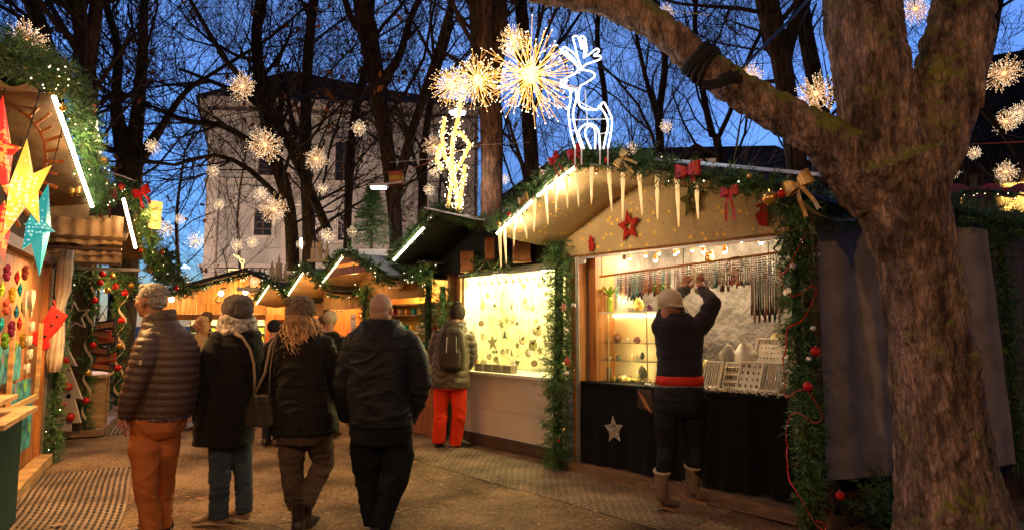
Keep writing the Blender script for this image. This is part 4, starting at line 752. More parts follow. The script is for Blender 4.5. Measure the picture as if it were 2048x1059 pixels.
# candle decorations and fir on the far roofs
def candle_group(px, py, Y, s, label, mtl):
    c = P(px, py, Y); r = thing('candle_decoration', label, 'candle decoration', c, 'wooden candle groups on the stall roofs')
    mb = MB(); mb.box(c + Z * .04 * s, .42 * s, .16 * s, .04 * s); mb.build('base', mtl, r)
    for k, (dx, h, w) in enumerate(((-.26, .42, .085), (-.02, .62, .11), (.24, .38, .085))):
        q = c + Vector((dx * s, .0, .08 * s)); mb = MB(); mb.tube([q, q + Z * h * s], w * s, 12); mb.build('candle', mtl, r, False)
        mb = MB(); f = q + Z * h * s; mb.tube([f, f + Z * .08 * s, f + Z * .16 * s, f + Z * .3 * s], [.02 * s, .055 * s, .045 * s, .002], 8); mb.build('flame', mtl, r, True)
candle_group(558, 566, 12.5, .55, 'cream wooden candle trio on the roof above the curly haired walker', M('cream_painted_wood', (.62, .50, .36), var=.1))
candle_group(640, 524, 11.5, .50, 'slim lit candle group on the roof left of the small fir', M('cream_lit_candle', (.6, .45, .25), var=.1))
mb = MB(); mb.box(P(573, 580, 12.5) , .75, .5, .03); tag(mb.build('roof_sheet', m_glassw), 'pale sheet metal roof panel under the cream candle trio', 'roof panel')
mb = MB(); q = P(748, 520, 10.5); mb.box(q + Vector((0, .2, -.05)), .50, .3, .22, None, None, None); tag(mb.build('roof_box', m_glassw), 'grey metal roof box behind the garland above the bald man', 'roof box')
mb = MB(); q = P(640, 548, 11.3); mb.box(q, .45, .4, .03); tag(mb.build('roof_sheet', m_glassw), 'small pale roof panel under the lit candle group', 'roof panel')
# ------------------------------------------------------------------ stall closing the lane
BY = 14.0
bs = thing('market_stall', 'book and gift stall closing the lane with orange boarded gable and lettering', 'market stall', (-6.3, BY, 0), 'wooden market stalls')
class _B: pass
B = Fr((-10, BY), (-2, BY))
def bx(px, py): p = P(px, py, BY); return p.x + 10, p.z
xa, _ = bx(322, 600); xb, _ = bx(590, 600); xp, zp = bx(512, 548); ze = bx(322, 612)[1]
m_ob = wood('orange_boarding', (.62, .30, .08), scale=2)
mb = MB()
for k in range(26):
    x0 = xa + (xb - xa) * k / 26; x1 = xa + (xb - xa) * (k + 1) / 26 - .012; xm = (x0 + x1) / 2; zt = ze + .12 + (zp - ze) * max(0, 1 - abs(xm - xp) / (xb - xa) * (1.5 if xm > xp else 1.25)); mb.fbox(B, x0, x1, 0, .03, 1.72, zt - .05)
mb.build('gable_boards', m_ob, bs)
mb = MB(); mb.fbox(B, xa - .2, xb + .2, -.3, .0, 1.60, 1.71); mb.build('eave_beam', m_wood, bs)
for a, b, za, zb in ((xa - .3, xp, ze + .12, zp + .05), (xp, xb + .4, zp + .05, ze + .15)): mb = MB(); mb.beam(B.w(a, -.1, za), B.w(b, -.1, zb), 1.0, .07); mb.build('roof', m_roof, bs)
mb = MB(); mb.fbox(B, xa, xb, 1.3, 1.35, 0, 1.75); mb.build('back_wall', M('lit_cream_back', (.6, .5, .25), var=.15), bs)
mb = MB(); mb.fbox(B, xa, xb, 0, .06, 0, .85); mb.build('counter_front', m_post, bs); mb = MB(); mb.fbox(B, xa, xb, -.05, .5, .85, .89); mb.build('counter_top', m_woodH, bs)
for z in (1.1, 1.3, 1.48): mb = MB(); mb.fbox(B, xa + .1, xb - .1, .95, 1.29, z, z + .02); mb.build('shelf', M('pale_shelf', (.6, .55, .35)), bs)
for x in (xa, xb, (xa + xb) / 2): mb = MB(); mb.fbox(B, x - .04, x + .04, 0, .08, .86, 1.72); mb.build('post', m_wood, bs)
mb = MB(); mb.fbox(B, bx(427, 0)[0], bx(530, 0)[0], -.02, -.003, bx(0, 608)[1], bx(0, 588)[1]); mb.build('signboard', m_ob, bs)
text('Cro', P(447, 598, BY - .03), .26, Vector((1, 0, 0)), m_black, bs, .35)
rng = random.Random(7)
for i in range(46):
    z = (.89, 1.12, 1.32, 1.5)[i % 4]; x = xa + .2 + (xb - xa - .4) * (i // 4) / 11.5 + rng.uniform(0, .05); h = rng.uniform(.09, .15); mb = MB(); c = B.w(x, .3 if i % 4 == 0 else 1.1, z); mb.box(c + Z * h / 2, .06, .04, h / 2)
    col = ('lime green', 'cream', 'black', 'white', 'yellow')[i % 5]; o = mb.build('gift_box', M('goods_' + col.replace(' ', '_'), ((.35, .5, .08), (.7, .6, .4), (.02, .02, .02), (.7, .7, .6), (.7, .55, .12))[i % 5], rough=.4)); tag(o, f'{col} boxed item, {nth(i // 4)} from the left on the {("counter", "low shelf", "middle shelf", "upper shelf")[i % 4]} of the lane-end stall', 'box', 'goods on the lane-end stall')
for i, px in enumerate((343, 442, 491, 544)):
    c = P(px, (598, 586, 583, 598)[i], BY - .25); r = thing('gable_lamp', ('glowing lamp at the left foot of the orange gable', 'glowing lamp left of the grey beanie on the orange gable', 'glowing lamp above the grey beanie on the orange gable', 'glowing lamp between beanie and pompom hat on the orange gable')[i], 'lamp', c, 'lamps on the orange gable'); mb = MB(); mb.ball(c, .055, 10, 8); mb.build('bulb', m_spotg, r, True); mb = MB(); mb.tube([c + Z * .04, c + Z * .11, c + Vector((0, .2, .12))], .018, 6); mb.build('arm', m_dark, r); lamp('gable_light', c - Vector((0, .07, 0)), 12, AMB, r, .05)
lamp('stall_lamp', (-6.6, BY + .5, 1.62), 34, (1, .8, .36), bs); lamp('stall_lamp', (-5.4, BY + .5, 1.62), 34, (1, .8, .36), bs)
garland([P(x, y, BY - .5) for x, y in ((330, 590), (400, 572), (460, 556), (512, 544), (560, 556), (600, 575))], .07, 'fairy-light strip along the roof edge of the lane-end stall', 'fir garlands on the stalls', seed=31, dens=30, nn=8, wid=.015, needle=.06, lights=22)
rng = random.Random(33); m_gf = [m_olst, m_strw, M('white_felt', (.7, .68, .6)), M('grey_green_felt', (.25, .28, .15)), M('brown_wood_cut', (.16, .10, .05))]
for i in range(46):                               # the many small cut-outs crowding the window
    x = -2.05 + .225 * (i % 8) + rng.uniform(-.05, .05); z = .98 + .19 * (i // 8) + rng.uniform(-.05, .05); c = R.w(x, YW + .2 + .08 * (i % 3), z); s = rng.uniform(.025, .05); k = i % 4; root = thing('cut_out_ornament', f'small {("round", "star-shaped", "tree-shaped", "heart-shaped")[k]} cut-out, {nth(i % 8)} from the left in the {nth(i // 8)} hanging row of the bright window', 'ornament', c, 'small cut-outs crowding the bright window'); mb = MB()
    if k == 0: mb.ball(c, s, 12, 8, (1, .2, 1))
    elif k == 1: mb.star(c, s * 1.2, s * .5, .005, R.x, Z, rng.random())
    elif k == 2: mb.prism([(-s, -s), (s, -s), (s * .35, 0), (s * .6, 0), (0, s * 1.5), (-s * .6, 0), (-s * .35, 0)], c, R.x, Z, .008)
    else: mb.prism([(s * .062 * 16 * math.sin(t) ** 3, s * .062 * (13 * math.cos(t) - 5 * math.cos(2 * t) - 2 * math.cos(3 * t) - math.cos(4 * t))) for t in [2 * PI * q / 20 for q in range(20)]], c, R.x, Z, .01)
    mb.build('shape', m_gf[i % 5], root); mb = MB(); mb.tube([c + Z * s, Vector((c.x, c.y, 2.165))], .0012, 3); mb.build('thread', m_dark, root)
# ------------------------------------------------------------------ left ornament stall
l1 = thing('market_stall', 'orange boarded ornament stall with dark brown awning and star lanterns', 'market stall', L.w(0, .1, 0), 'wooden market stalls')
mb = MB()
for k in range(22): x = -1.7 + .145 * k; mb.fbox(L, x, x + .138, .02, .045, .06, 2.12)
mb.build('wall', m_wood, l1)
mb = MB(); mb.fbox(L, -1.7, 1.5, -.06, .08, 2.12, 2.22); mb.build('lintel', m_wdark, l1)
mb = MB(); mb.fbox(L, 1.40, 1.52, -.03, .09, .0, 2.12); mb.build('post', m_wood, l1)
mb = MB(); mb.fbox(L, 1.56, 1.585, -.045, -.02, .04, 2.2); mb.build('corner_pipe', m_metal, l1)
mb = MB(); mb.fbox(L, -1.7, 1.5, .045, 1.8, .0, .04); mb.fbox(L, 1.42, 1.50, .09, 1.8, .04, 2.12); mb.build('side_wall', m_wood, l1)
mb = MB(); mb.fbox(L, -1.8, 1.56, -.14, .0, .0, .10); mb.build('base_beam', m_woodH, l1)
m_awn_g = cloth('dark_gable_cloth', (.05, .035, .02)); mb = MB(); mb.fbox(L, -1.7, 1.5, .05, .09, 2.2, 3.0); mb.build('gable_cloth', m_awn_g, l1)
E_ = P(177, 408, 6.3); K_ = P(97, 182, 4.75); N_1 = P(-60, 150, 3.3); bk = L.y * 1.5
m_awn = cloth('dark_brown_awning_cloth', (.12, .072, .036), bump=.8, bscale=7, var=.3, scale=4)
mb = MB()
def aw(A_, B_, u, v): p = A_.lerp(B_, u) + bk * v; return p - Z * (.05 * math.sin(PI * v) + .10 * v * (1 - abs(2 * u - 1)) + .02 * math.sin(u * 14 + v * 5))
mb.grid(lambda u, v: aw(E_, K_, u, v), 30, 14); mb.grid(lambda u, v: aw(K_, N_1, u, v), 20, 14); mb.build('awning', m_awn, l1, True)
mb = MB(); mb.grid(lambda u, v: E_ + bk * u + Z * (-.16 * v + .02 * math.sin(u * 9)) - L.y * .01, 20, 4); mb.build('awning_hem', cloth('cream_hem_cloth', (.20, .13, .07)), l1, True)
mb = MB()
for A_, B_ in ((E_, K_), (K_, N_1)):
    p = [A_ + Z * .06, B_ + Z * .06, B_ + Z * .06 + bk * 1.6, A_ + Z * .06 + bk * 1.6]; q = [v + Z * .04 for v in p]; mb.add(p + q, [(0, 1, 2, 3), (7, 6, 5, 4), (0, 4, 5, 1), (2, 6, 7, 3), (1, 5, 6, 2), (3, 7, 4, 0)])
mb.build('roof', m_roof, l1)
mb = MB(); mb.tube([K_.lerp(E_, .02) - L.y * .03 - Z * .02, E_ - L.y * .03 - Z * .02], .017, 8); mb.build('led_tube', m_led, l1)
garland([E_ + L.x * .15 - L.y * .1 + Z * .02, E_.lerp(K_, .5) - L.y * .12 + Z * .13 + L.x * .05, K_ - L.y * .12 + Z * .13 + L.x * .08, K_.lerp(N_1, .4) - L.y * .12 + Z * .16, N_1 - L.y * .12 + Z * .16], .135, 'thick lit fir garland over the star lantern stall gable', 'fir garlands on the stalls', seed=41, dens=130, lights=11, needle=.034, wid=.0045)
garland([L.w(1.62, -.12, .02), L.w(1.6, -.12, .9), L.w(1.64, -.12, 1.6), L.w(1.62, -.14, 2.25)], .10, 'fir garland post with cream curtain and red stocking beside it', 'fir garlands on the stalls', seed=42, dens=90, lights=8)
# goods at the ornament stall
mb = MB(); mb.fbox(L, -1.7, -.85, -.24, -.12, .0, .78); c_ = tag(mb.build('counter', cloth('dark_green_counter_cloth', (.015, .05, .035))), 'dark green cloth counter at the left edge under a pine ledge', 'counter')
mb = MB(); mb.fbox(L, -1.8, -.62, -.30, -.06, .80, .835); mb.build('ledge', m_woodH, c_); mb = MB(); mb.fbox(L, -1.8, -.95, -.22, -.08, .93, .96); mb.build('upper_ledge', m_woodH, c_)
def batik():
    m = M('batik_textile', (.02, .10, .22), rough=.8, scale=7, var=.8, col2=(.05, .30, .30), bump=.2)
    N, Lk, b = nodes(m); src = b.inputs['Base Color'].links[0].from_socket; tc = N.new('ShaderNodeTexCoord'); v = N.new('ShaderNodeTexVoronoi'); v.inputs['Scale'].default_value = 6.5; Lk.new(tc.outputs['Object'], v.inputs['Vector'])
    lt = N.new('ShaderNodeMath'); lt.operation = 'LESS_THAN'; lt.inputs[1].default_value = .33; Lk.new(v.outputs['Distance'], lt.inputs[0]); hs = N.new('ShaderNodeHueSaturation'); hs.inputs['Saturation'].default_value = 1.2; hs.inputs['Value'].default_value = .45; Lk.new(v.outputs['Color'], hs.inputs['Color'])
    mx = N.new('ShaderNodeMix'); mx.data_type = 'RGBA'; Lk.new(lt.outputs[0], mx.inputs['Factor']); Lk.new(src, mx.inputs['A']); Lk.new(hs.outputs[0], mx.inputs['B']); Lk.new(mx.outputs['Result'], b.inputs['Base Color']); return m
m_bat = batik()
for i, (z0, z1, x0, x1) in enumerate(((1.0, 1.32, -.75, .30), (.30, .72, .22, .95), (.72, .98, -.3, .75))):
    mb = MB(); mb.grid(lambda u, v: L.w(x0 + (x1 - x0) * u, -.02 - .01 * math.sin(u * 10) - .01 * i, z0 + (z1 - z0) * v), 16, 6); tag(mb.build('batik_hanging', m_bat, None, True), ('bright batik hanging with fish patches beside the pine frame', 'dark blue batik hanging nearest the floor of the ornament stall', 'turquoise patterned batik hanging between the other two')[i], 'textile', 'batik hangings')
fp_ = thing('pine_frame', 'light pine frame standing around the batik hangings', 'frame', L.w(0, -.1, .78))
for (p0, p1) in ((L.w(.62, -.10, .82), L.w(.62, -.10, 1.50)), (L.w(-.6, -.10, .82), L.w(-.6, -.10, 1.5)), (L.w(-.6, -.10, .80), L.w(.64, -.10, .80))): mb = MB(); mb.beam(p0, p1, .05, .03, L.y); mb.build('frame_bar', m_woodH, fp_)

m_ivory = M('ivory_wood_wing', (.62, .52, .38), rough=.55, var=.12)
def heart_pts(s): return [(s * .062 * 16 * math.sin(t) ** 3 * .9, s * .062 * (13 * math.cos(t) - 5 * math.cos(2 * t) - 2 * math.cos(3 * t) - math.cos(4 * t))) for t in [2 * PI * k / 28 for k in range(28)]]
hx, hz = L.hit(60, 597, -.12)
r = thing('winged_heart', 'large ivory winged heart at the top of its hanging string', 'ornament', L.w(hx, -.12, hz)); mb = MB(); mb.prism(heart_pts(.105), L.w(hx, -.13, hz), L.x, Z, .03); mb.build('heart', m_ivory, r)
for s in (-1, 1):
    mb = MB(); mb.prism([(s * .05, .05), (s * .16, .07), (s * .19, .0), (s * .17, -.10), (s * .12, -.16), (s * .08, -.08)][::s], L.w(hx, -.11, hz), L.x, Z, .02); mb.build('wing', m_ivory, r)
mb = MB(); mb.tube([L.w(hx, -.13, hz + .1), L.w(hx, -.13, 2.12)], .003, 4); mb.tube([L.w(hx, -.13, hz - .1), L.w(hx, -.13, hz - .55)], .002, 4); mb.build('cord', m_woodH, r)
for i in range(4):
    x = hx + (.03, -.04, .03, -.05)[i]; z = hz - .24 - .12 * i; s = .075; mb = MB()
    for sg in (-1, 1): mb.prism([(0, .0), (sg * s, s * .55), (sg * s * 1.15, 0), (sg * s * .7, -s * .6), (sg * s * .25, -s * .5)][::sg], L.w(x, -.14, z), L.x, Z, .022)
    tag(mb.build('angel_wing', m_ivory), f'small ivory angel wings, {nth(i)} below the large winged heart', 'ornament', 'ivory wings on a string')
cols = (('purple', (.22, .03, .10)), ('lime', (.30, .45, .04)), ('coral', (.6, .15, .10)), ('turquoise', (.02, .35, .40)), ('leaf green', (.15, .40, .05)), ('red', (.5, .04, .03)), ('yellow', (.6, .4, .05)), ('sea blue', (.03, .2, .35)))
k = 0
for cx, cz in ((8, 0), (28, 1), (44, 0)):
    for j in range(5):
        px = cx + (6, -4, 5, -5, 2)[j]; py = 545 + 34 * j + 10 * cz; x, z = L.hit(px, py, -.10); n, cc = cols[k % 8]; c = L.w(x, -.10, z); m = M('felt_' + n.replace(' ', '_'), (cc[0] * .7, cc[1] * .7, cc[2] * .7), rough=.95, var=.5, scale=40, spec=.1)
        mb = MB(); (mb.star(c, .07, .03, .02, L.x, Z, .2 * k, 5) if (j + cz) % 2 else mb.ball(c, .028, 10, 8, (1, .5, 1)))
        if not (j + cz) % 2:
            for a in range(5): mb.ball(c + L.x * .042 * math.cos(a * 1.257) + Z * .042 * math.sin(a * 1.257), .026, 8, 5, (1, .35, 1))
        tag(mb.build('felt_flower', m, None, (j + cz) % 2 == 0), f'{n} felt ornament, {nth(j)} from the top in the {("left-edge", "middle", "third")[(cx > 10) + (cx > 30)]} string', 'ornament', 'coloured felt ornaments'); k += 1
# stocking, curtain
c = P(104, 655, 6.55); u = Vector((.85, .5, 0)).normalized(); st_ = [(-.01, .24), (.135, .13), (.06, -.02), (-.02, -.12), (.0, -.20), (-.05, -.24), (-.13, -.18), (-.19, -.14), (-.20, -.09), (-.12, -.02)]
sk_ = thing('christmas_stocking', 'red boot-shaped stocking with dark buttons hanging on the left garland post', 'stocking', c)
mb = MB(); mb.prism([(a * .95, b * .95) for a, b in st_[::-1]], c, u, Z, .05); ob_ = mb.build('boot', cloth('stocking_red_felt', (.55, .02, .02)), sk_); bv = ob_.modifiers.new('bevel', 'BEVEL'); bv.width = .015; bv.segments = 3
n_ = u.cross(Z).normalized()
for a, b in ((.04, .12), (.0, .03), (-.05, -.08)): mb = MB(); mb.ball(c + u * a + Z * b + n_ * .028, .014, 8, 6); mb.build('button', m_black, sk_)
mb = MB(); mb.tube([c + u * .03 + Z * .17, c + u * .0 + Z * .28], .006, 5); mb.build('loop', m_red, sk_)
CX, CY = P(122, 600, 7.1).x, 7.1
mb = MB(); mb.loft([(CX + dx, CY, z, a, .05) for z, a, dx in ((.98, .05, -.02), (1.15, .09, -.03), (1.4, .055, 0), (1.68, .035, 0), (1.85, .07, .02), (2.1, .085, .02), (2.3, .07, .03))], 24)
for i, v in enumerate(mb.v): v.y += .012 * math.sin(i * 2.1); v.x += .008 * math.sin(i * 1.7)
tag(mb.build('curtain', cloth('cream_tied_curtain', (.62, .54, .42)), None, True), 'cream curtain gathered and tied behind the left garland post', 'curtain')
# paper star lanterns
def paper(name, c1, c2, es, hole, hs):
    m = M(name, c1, rough=.6, scale=9, var=.2, emis=c1, es=es); N, Lk, b = nodes(m); tc = N.new('ShaderNodeTexCoord')
    w = N.new('ShaderNodeTexNoise'); w.inputs['Scale'].default_value = 5; Lk.new(tc.outputs['Object'], w.inputs['Vector'])
    v = N.new('ShaderNodeTexVoronoi'); v.inputs['Scale'].default_value = hs; v.inputs['Randomness'].default_value = .35; Lk.new(tc.outputs['Object'], v.inputs['Vector'])
    lt = N.new('ShaderNodeMath'); lt.operation = 'LESS_THAN'; lt.inputs[1].default_value = hole; Lk.new(v.outputs['Distance'], lt.inputs[0])
    gt = N.new('ShaderNodeMath'); gt.operation = 'GREATER_THAN'; gt.inputs[1].default_value = .5; Lk.new(w.outputs[0], gt.inputs[0]); ml = N.new('ShaderNodeMath'); ml.operation = 'MULTIPLY'; Lk.new(lt.outputs[0], ml.inputs[0]); Lk.new(gt.outputs[0], ml.inputs[1])
    mx = N.new('ShaderNodeMix'); mx.data_type = 'RGBA'; mx.inputs['A'].default_value = (*c1, 1); mx.inputs['B'].default_value = (*c2, 1); Lk.new(ml.outputs[0], mx.inputs['Factor']); Lk.new(mx.outputs['Result'], b.inputs['Emission Color']); return m
m_py = paper('yellow_star_paper', (.85, .50, .07), (1, .95, .7), .42, .40, 34); m_pc = paper('cyan_star_paper', (.01, .30, .32), (.7, 1, .95), .40, .36, 38); m_pr = paper('red_star_paper', (.62, .02, .015), (1, .50, .08), .5, .55, 24)
def star_lantern(pts, cpx, Y, m, label, dep=.12):
    c = P(cpx[0], cpx[1], Y); r = thing('star_lantern', label, 'star lantern', c, 'glowing paper star lanterns'); mb = MB(); T = [P(x, y, Y) for x, y in pts]; n = len(T); rg = []
    for k in range(n):
        a, b = T[k], T[(k + 1) % n]; mid = (a - c).normalized() + (b - c).normalized(); mid = mid.normalized() if mid.length > .2 else Vector((1, 0, 0)); ra_ = min((a - c).length, (b - c).length) * .42; rg += [a, c + mid * ra_]
    m2 = len(rg); vs = rg + [c - Vector((0, dep, 0)), c + Vector((0, dep, 0))]; mb.add(vs, [(i, (i + 1) % m2, m2) for i in range(m2)] + [((i + 1) % m2, i, m2 + 1) for i in range(m2)]); mb.build('paper_star', m, r)
    mb = MB(); top = max(T, key=lambda q: q.z); mb.tube([top, top + Z * .5 + Vector((0, .12, 0))], .004, 5); mb.build('cord', m_dark, r)
    return c, r
c, r_ = star_lantern([(54, 277), (104, 330), (79, 447), (4, 478), (2, 372)][::-1], (47, 378), 4.15, m_py, 'large glowing yellow five-pointed paper star lantern'); lamp('star_glow', c - Vector((-.1, .3, 0)), 5, (1, .72, .25), r_, .15)
c, r_ = star_lantern([(97, 366), (111, 464), (79, 553), (44, 500), (46, 448)][::-1], (78, 452), 4.5, m_pc, 'turquoise glowing paper star lantern below the yellow one')
c, r_ = star_lantern([(6, 190), (44, 295), (14, 392), (-60, 430), (-75, 240)][::-1], (-5, 300), 4.4, m_pr, 'big red cut-out paper star lantern cut by the left edge', .14); lamp('star_glow', c + Vector((.35, -.1, 0)), 4, (1, .35, .08), r_, .15)
c, r_ = star_lantern([(10, 400), (20, 440), (8, 520), (-30, 520), (-30, 420)][::-1], (-5, 460), 4.7, m_pr, 'small reddish paper star lantern tucked under the yellow one')
mb = MB()
for k in range(15):
    a = -1.25 + .175 * k; cc = P(-25, 320, 4.9); d = Vector((math.cos(a), 0, math.sin(a))); q = cc + d * .45; mb.beam(q, q + d * (.10 + .04 * (k % 2)), .022, .012, Vector((0, 1, 0)))
mb.tube([P(-25, 320, 4.9) + Vector((math.cos(a), 0, math.sin(a))) * .45 for a in [2 * PI * k / 32 for k in range(33)]], .014, 6, False); tag(mb.build('wooden_sun_frame', m_wood), 'round wooden frame with short rays behind the red star lantern', 'frame')
# decorations on its garland
for px, py, Y, r, m, lab in ((33, 100, 4.0, .05, m_goldb, 'large dull gold bauble on top of the left stall garland'), (98, 157, 4.6, .035, m_goldb, 'amber bauble near the top of the left LED tube'), (58, 82, 4.1, .03, m_goldb, 'small amber bauble half hidden in the left garland'), (207, 362, 6.2, .045, m_goldb, 'gold bauble at the foot of the light cone'), (125, 215, 4.9, .03, m_goldb, 'gold bauble beside the upper part of the left LED tube')):
    bauble(P(px, py, Y), r, m, lab)
bow(P(75, 128, 4.25), .09, m_red, 'bright red bow at the top of the left stall garland', tails=.8); bow(P(172, 222, 5.6), .09, m_red, 'red ribbon bow on the far side of the left garland', tails=.3); bow(P(212, 392, 7.8), .13, m_red, 'large red bow above the brown drape', tails=1.6); bow(P(283, 385, 9.0), .13, m_red, 'red bow at the peak beside the second LED tube', tails=1.2, rot=.4)
bow(P(112, 182, 4.8), .07, m_goldr, 'copper ribbon at the top end of the LED tube', tails=.6); bow(P(150, 382, 5.9), .06, m_goldr, 'small gold leaf ribbon by the LED tube foot', tails=.6)
flat_star(P(197, 350, 7.2), .11, m_red, 'red star pinned beside the light cone', Vector((1, 0, 0)), Z)
# lit cone and bottle lantern
def lightcone(px, py, Y, h, label):
    c = P(px, py, Y); r = thing('light_cone', label, 'light cone', c); mb = MB(); rng = random.Random(4); lb = MB()
    for k in range(220):
        t = rng.random(); a = t * 40 + rng.random(); q = c + Vector((math.cos(a) * .13 * (1 - t) * h / .8, math.sin(a) * .13 * (1 - t) * h / .8, h * t)); (lb.octa(q, .008))
    mb.tube([c + Vector((math.cos(t * 40) * .125 * (1 - t) * h / .8, math.sin(t * 40) * .125 * (1 - t) * h / .8, h * t)) for t in [k / 90 for k in range(91)]], .006, 4); mb.build('wire_spiral', m_wireg, r); lb.build('bulbs', m_bulb, r)['kind'] = 'stuff'
    mb = MB(); mb.tube([c - Z * .06, c], .12, 12); mb.build('base', m_goldb, r)
lightcone(190, 315, 6.6, .38, 'small glowing wire cone tree on the left garland')
c = P(309, 457, 9.6); r = thing('glass_lantern', 'amber glowing cylinder lantern hanging at the end of the second left garland', 'lantern', c); mb = MB(); mb.lathe(c, [(.07, 0), (.085, .02), (.08, .2), (.095, .36), (.09, .4), (.05, .41)], 16); mb.build('cylinder', M('amber_crackle_glass', (.8, .5, .15), emis=(1, .50, .10), es=.8, var=.4, scale=30), r, True); mb = MB(); mb.ball(c + Z * .17, .045, 10, 8); mb.build('bulb', m_spotg, r, True); lamp('lantern_light', c + Vector((0, -.2, .2)), 5, AMB, r)
# ------------------------------------------------------------------ second left stall
S = Fr(G(163, 872), G(215, 828)); S_C = S.o.copy()
l2 = thing('market_stall', 'brown draped stall with white wooden tree board and bag shop doorway', 'market stall', S.w(.5, .3, 0), 'wooden market stalls')
m_drape2 = cloth('pale_brown_pleated_drape', (.42, .28, .16), bump=.8, bscale=12, var=.25); m_satin = M('dark_bronze_satin', (.055, .035, .018), rough=.32, var=.3, bump=.8, bscale=5, scale=3)
def SW(x, y, z): return S.w(x, y, z)
mb = MB(); mb.grid(lambda u, v: SW(.02 + .015 * math.sin(v * 9), 1.4 * u, .02 + 2.25 * v), 20, 20)
for i, v in enumerate(mb.v): v += S.x * (-.03 * noise.noise((v.x * 3 + v.z * 1.3, v.y, v.z * 1.7)))
mb.build('side_cloth', m_satin, l2, True)
mb = MB(); mb.box(SW(.08, .9, 1.2), .9, .02, 1.2, S.y, S.x); mb.build('side_wall', m_ply, l2)
mb = MB()
for (z0, z1, o) in ((2.30, 2.42, 0), (2.56, 2.84, .03), (2.42, 2.5, .05), (2.84, 2.95, .02)): mb.grid(lambda u, v: SW(-.25 - o + .016 * math.sin(u * 80 + 2 * math.sin(u * 9) + math.sin(v * 3)) * (1 - .4 * v), -.38 + 1.96 * u, z0 + (z1 - z0) * v + .012 * math.sin(u * 23)), 200, 4)
mb.build('side_drape', m_drape2, l2, True)
mb = MB(); 
for z in (2.50, 2.30): mb.box(SW(-.32, .6, z + .0), .98, .015, .018, S.y, S.x)
mb.build('drape_rail', m_wdark, l2)
mb = MB(); mb.box(SW(-.18, .5, 2.24), 1.1, .05, .02, S.y, S.x); mb.build('metal_edge', m_metal, l2)
LP2 = [(-.3, 2.62), (.3, 2.9), (.9, 3.3), (1.5, 3.05), (2.3, 2.6)]
def gable2():
    mb = MB()
    for (a, za), (b, zb) in zip(LP2, LP2[1:]):
        p = [SW(a, -.42, za), SW(b, -.42, zb), SW(b, 1.6, zb), SW(a, 1.6, za)]; q = [v + Z * .04 for v in p]; mb.add(p + q, [(0, 1, 2, 3), (7, 6, 5, 4), (0, 4, 5, 1), (2, 6, 7, 3), (1, 5, 6, 2), (3, 7, 4, 0)])
    mb.build('roof', m_awn, l2)
gable2()
mb = MB(); a = P(247, 398, 8.5); b = P(271, 495, 9.1); mb.tube([a, b], .02, 8); mb.build('led_tube', m_led, l2)
mb = MB(); a = P(336, 530, 12.6); b = P(339, 568, 13.0); mb.tube([a, b], .022, 8); tag(mb.build('led_tube', m_led2), 'short white LED tube at the end of the left stalls', 'light tube')
garland([P(x, y, Y) for x, y, Y in ((175, 412, 8.7), (215, 378, 8.8), (255, 372, 9.0), (290, 432, 9.5), (306, 520, 10.2), (330, 555, 11.4))], .15, 'thick fir garland around the second left LED tube', 'fir garlands on the stalls', seed=45, dens=110, lights=10, wid=.009, needle=.05)
garland([P(x, y, Y) for x, y, Y in ((330, 500, 11.6), (350, 560, 12.4), (380, 585, 13))], .2, 'fir garland with baubles at the far end of the left row', 'fir garlands on the stalls', seed=46, dens=60, lights=6, wid=.014, needle=.06)
garland([P(x, y, Y) for x, y, Y in ((130, 548, 8.5), (170, 555, 8.9), (235, 560, 9.9), (275, 568, 10.3))], .15, 'fir swag over the bag shop doorway', 'fir garlands on the stalls', seed=47, dens=80, wid=.009, needle=.05, lights=2)
garland([P(x, y, Y) for x, y, Y in ((168, 860, 8.95), (170, 760, 8.95), (180, 640, 8.95), (185, 560, 8.95))], .10, 'fir garland with white ribbon left of the bag shop doorway', 'fir garlands on the stalls', seed=48, dens=80, wid=.008, needle=.045)
garland([P(x, y, Y) for x, y, Y in ((232, 810, 10.3), (236, 700, 10.3), (240, 600, 10.3), (245, 570, 10.3))], .11, 'fir garland right of the bag shop doorway', 'fir garlands on the stalls', seed=49, dens=70, wid=.009, needle=.05)
mb = MB(); n = 60
for (xa_, ya_, xb_, yb_, Y) in ((180, 575, 170, 840, 8.78), (247, 580, 234, 790, 10.1)):
    pp = [P(xa_ + (xb_ - xa_) * k / n + 8 * math.sin(k * .42), ya_ + (yb_ - ya_) * k / n, Y) for k in range(n + 1)]
    mb = MB()
    for k in range(n): mb.add([pp[k], pp[k + 1], pp[k + 1] + Vector((.02, 0, .035)), pp[k] + Vector((.02, 0, .035))], [(0, 1, 2, 3)])
    tag(mb.build('ribbon', M('cream_gold_ribbon', (.6, .5, .35), rough=.35)), f'cream ribbon spiralling down the garland on the {"near" if Y < 9 else "far"} side of the bag shop doorway', 'ribbon', 'cream ribbons at the bag shop')

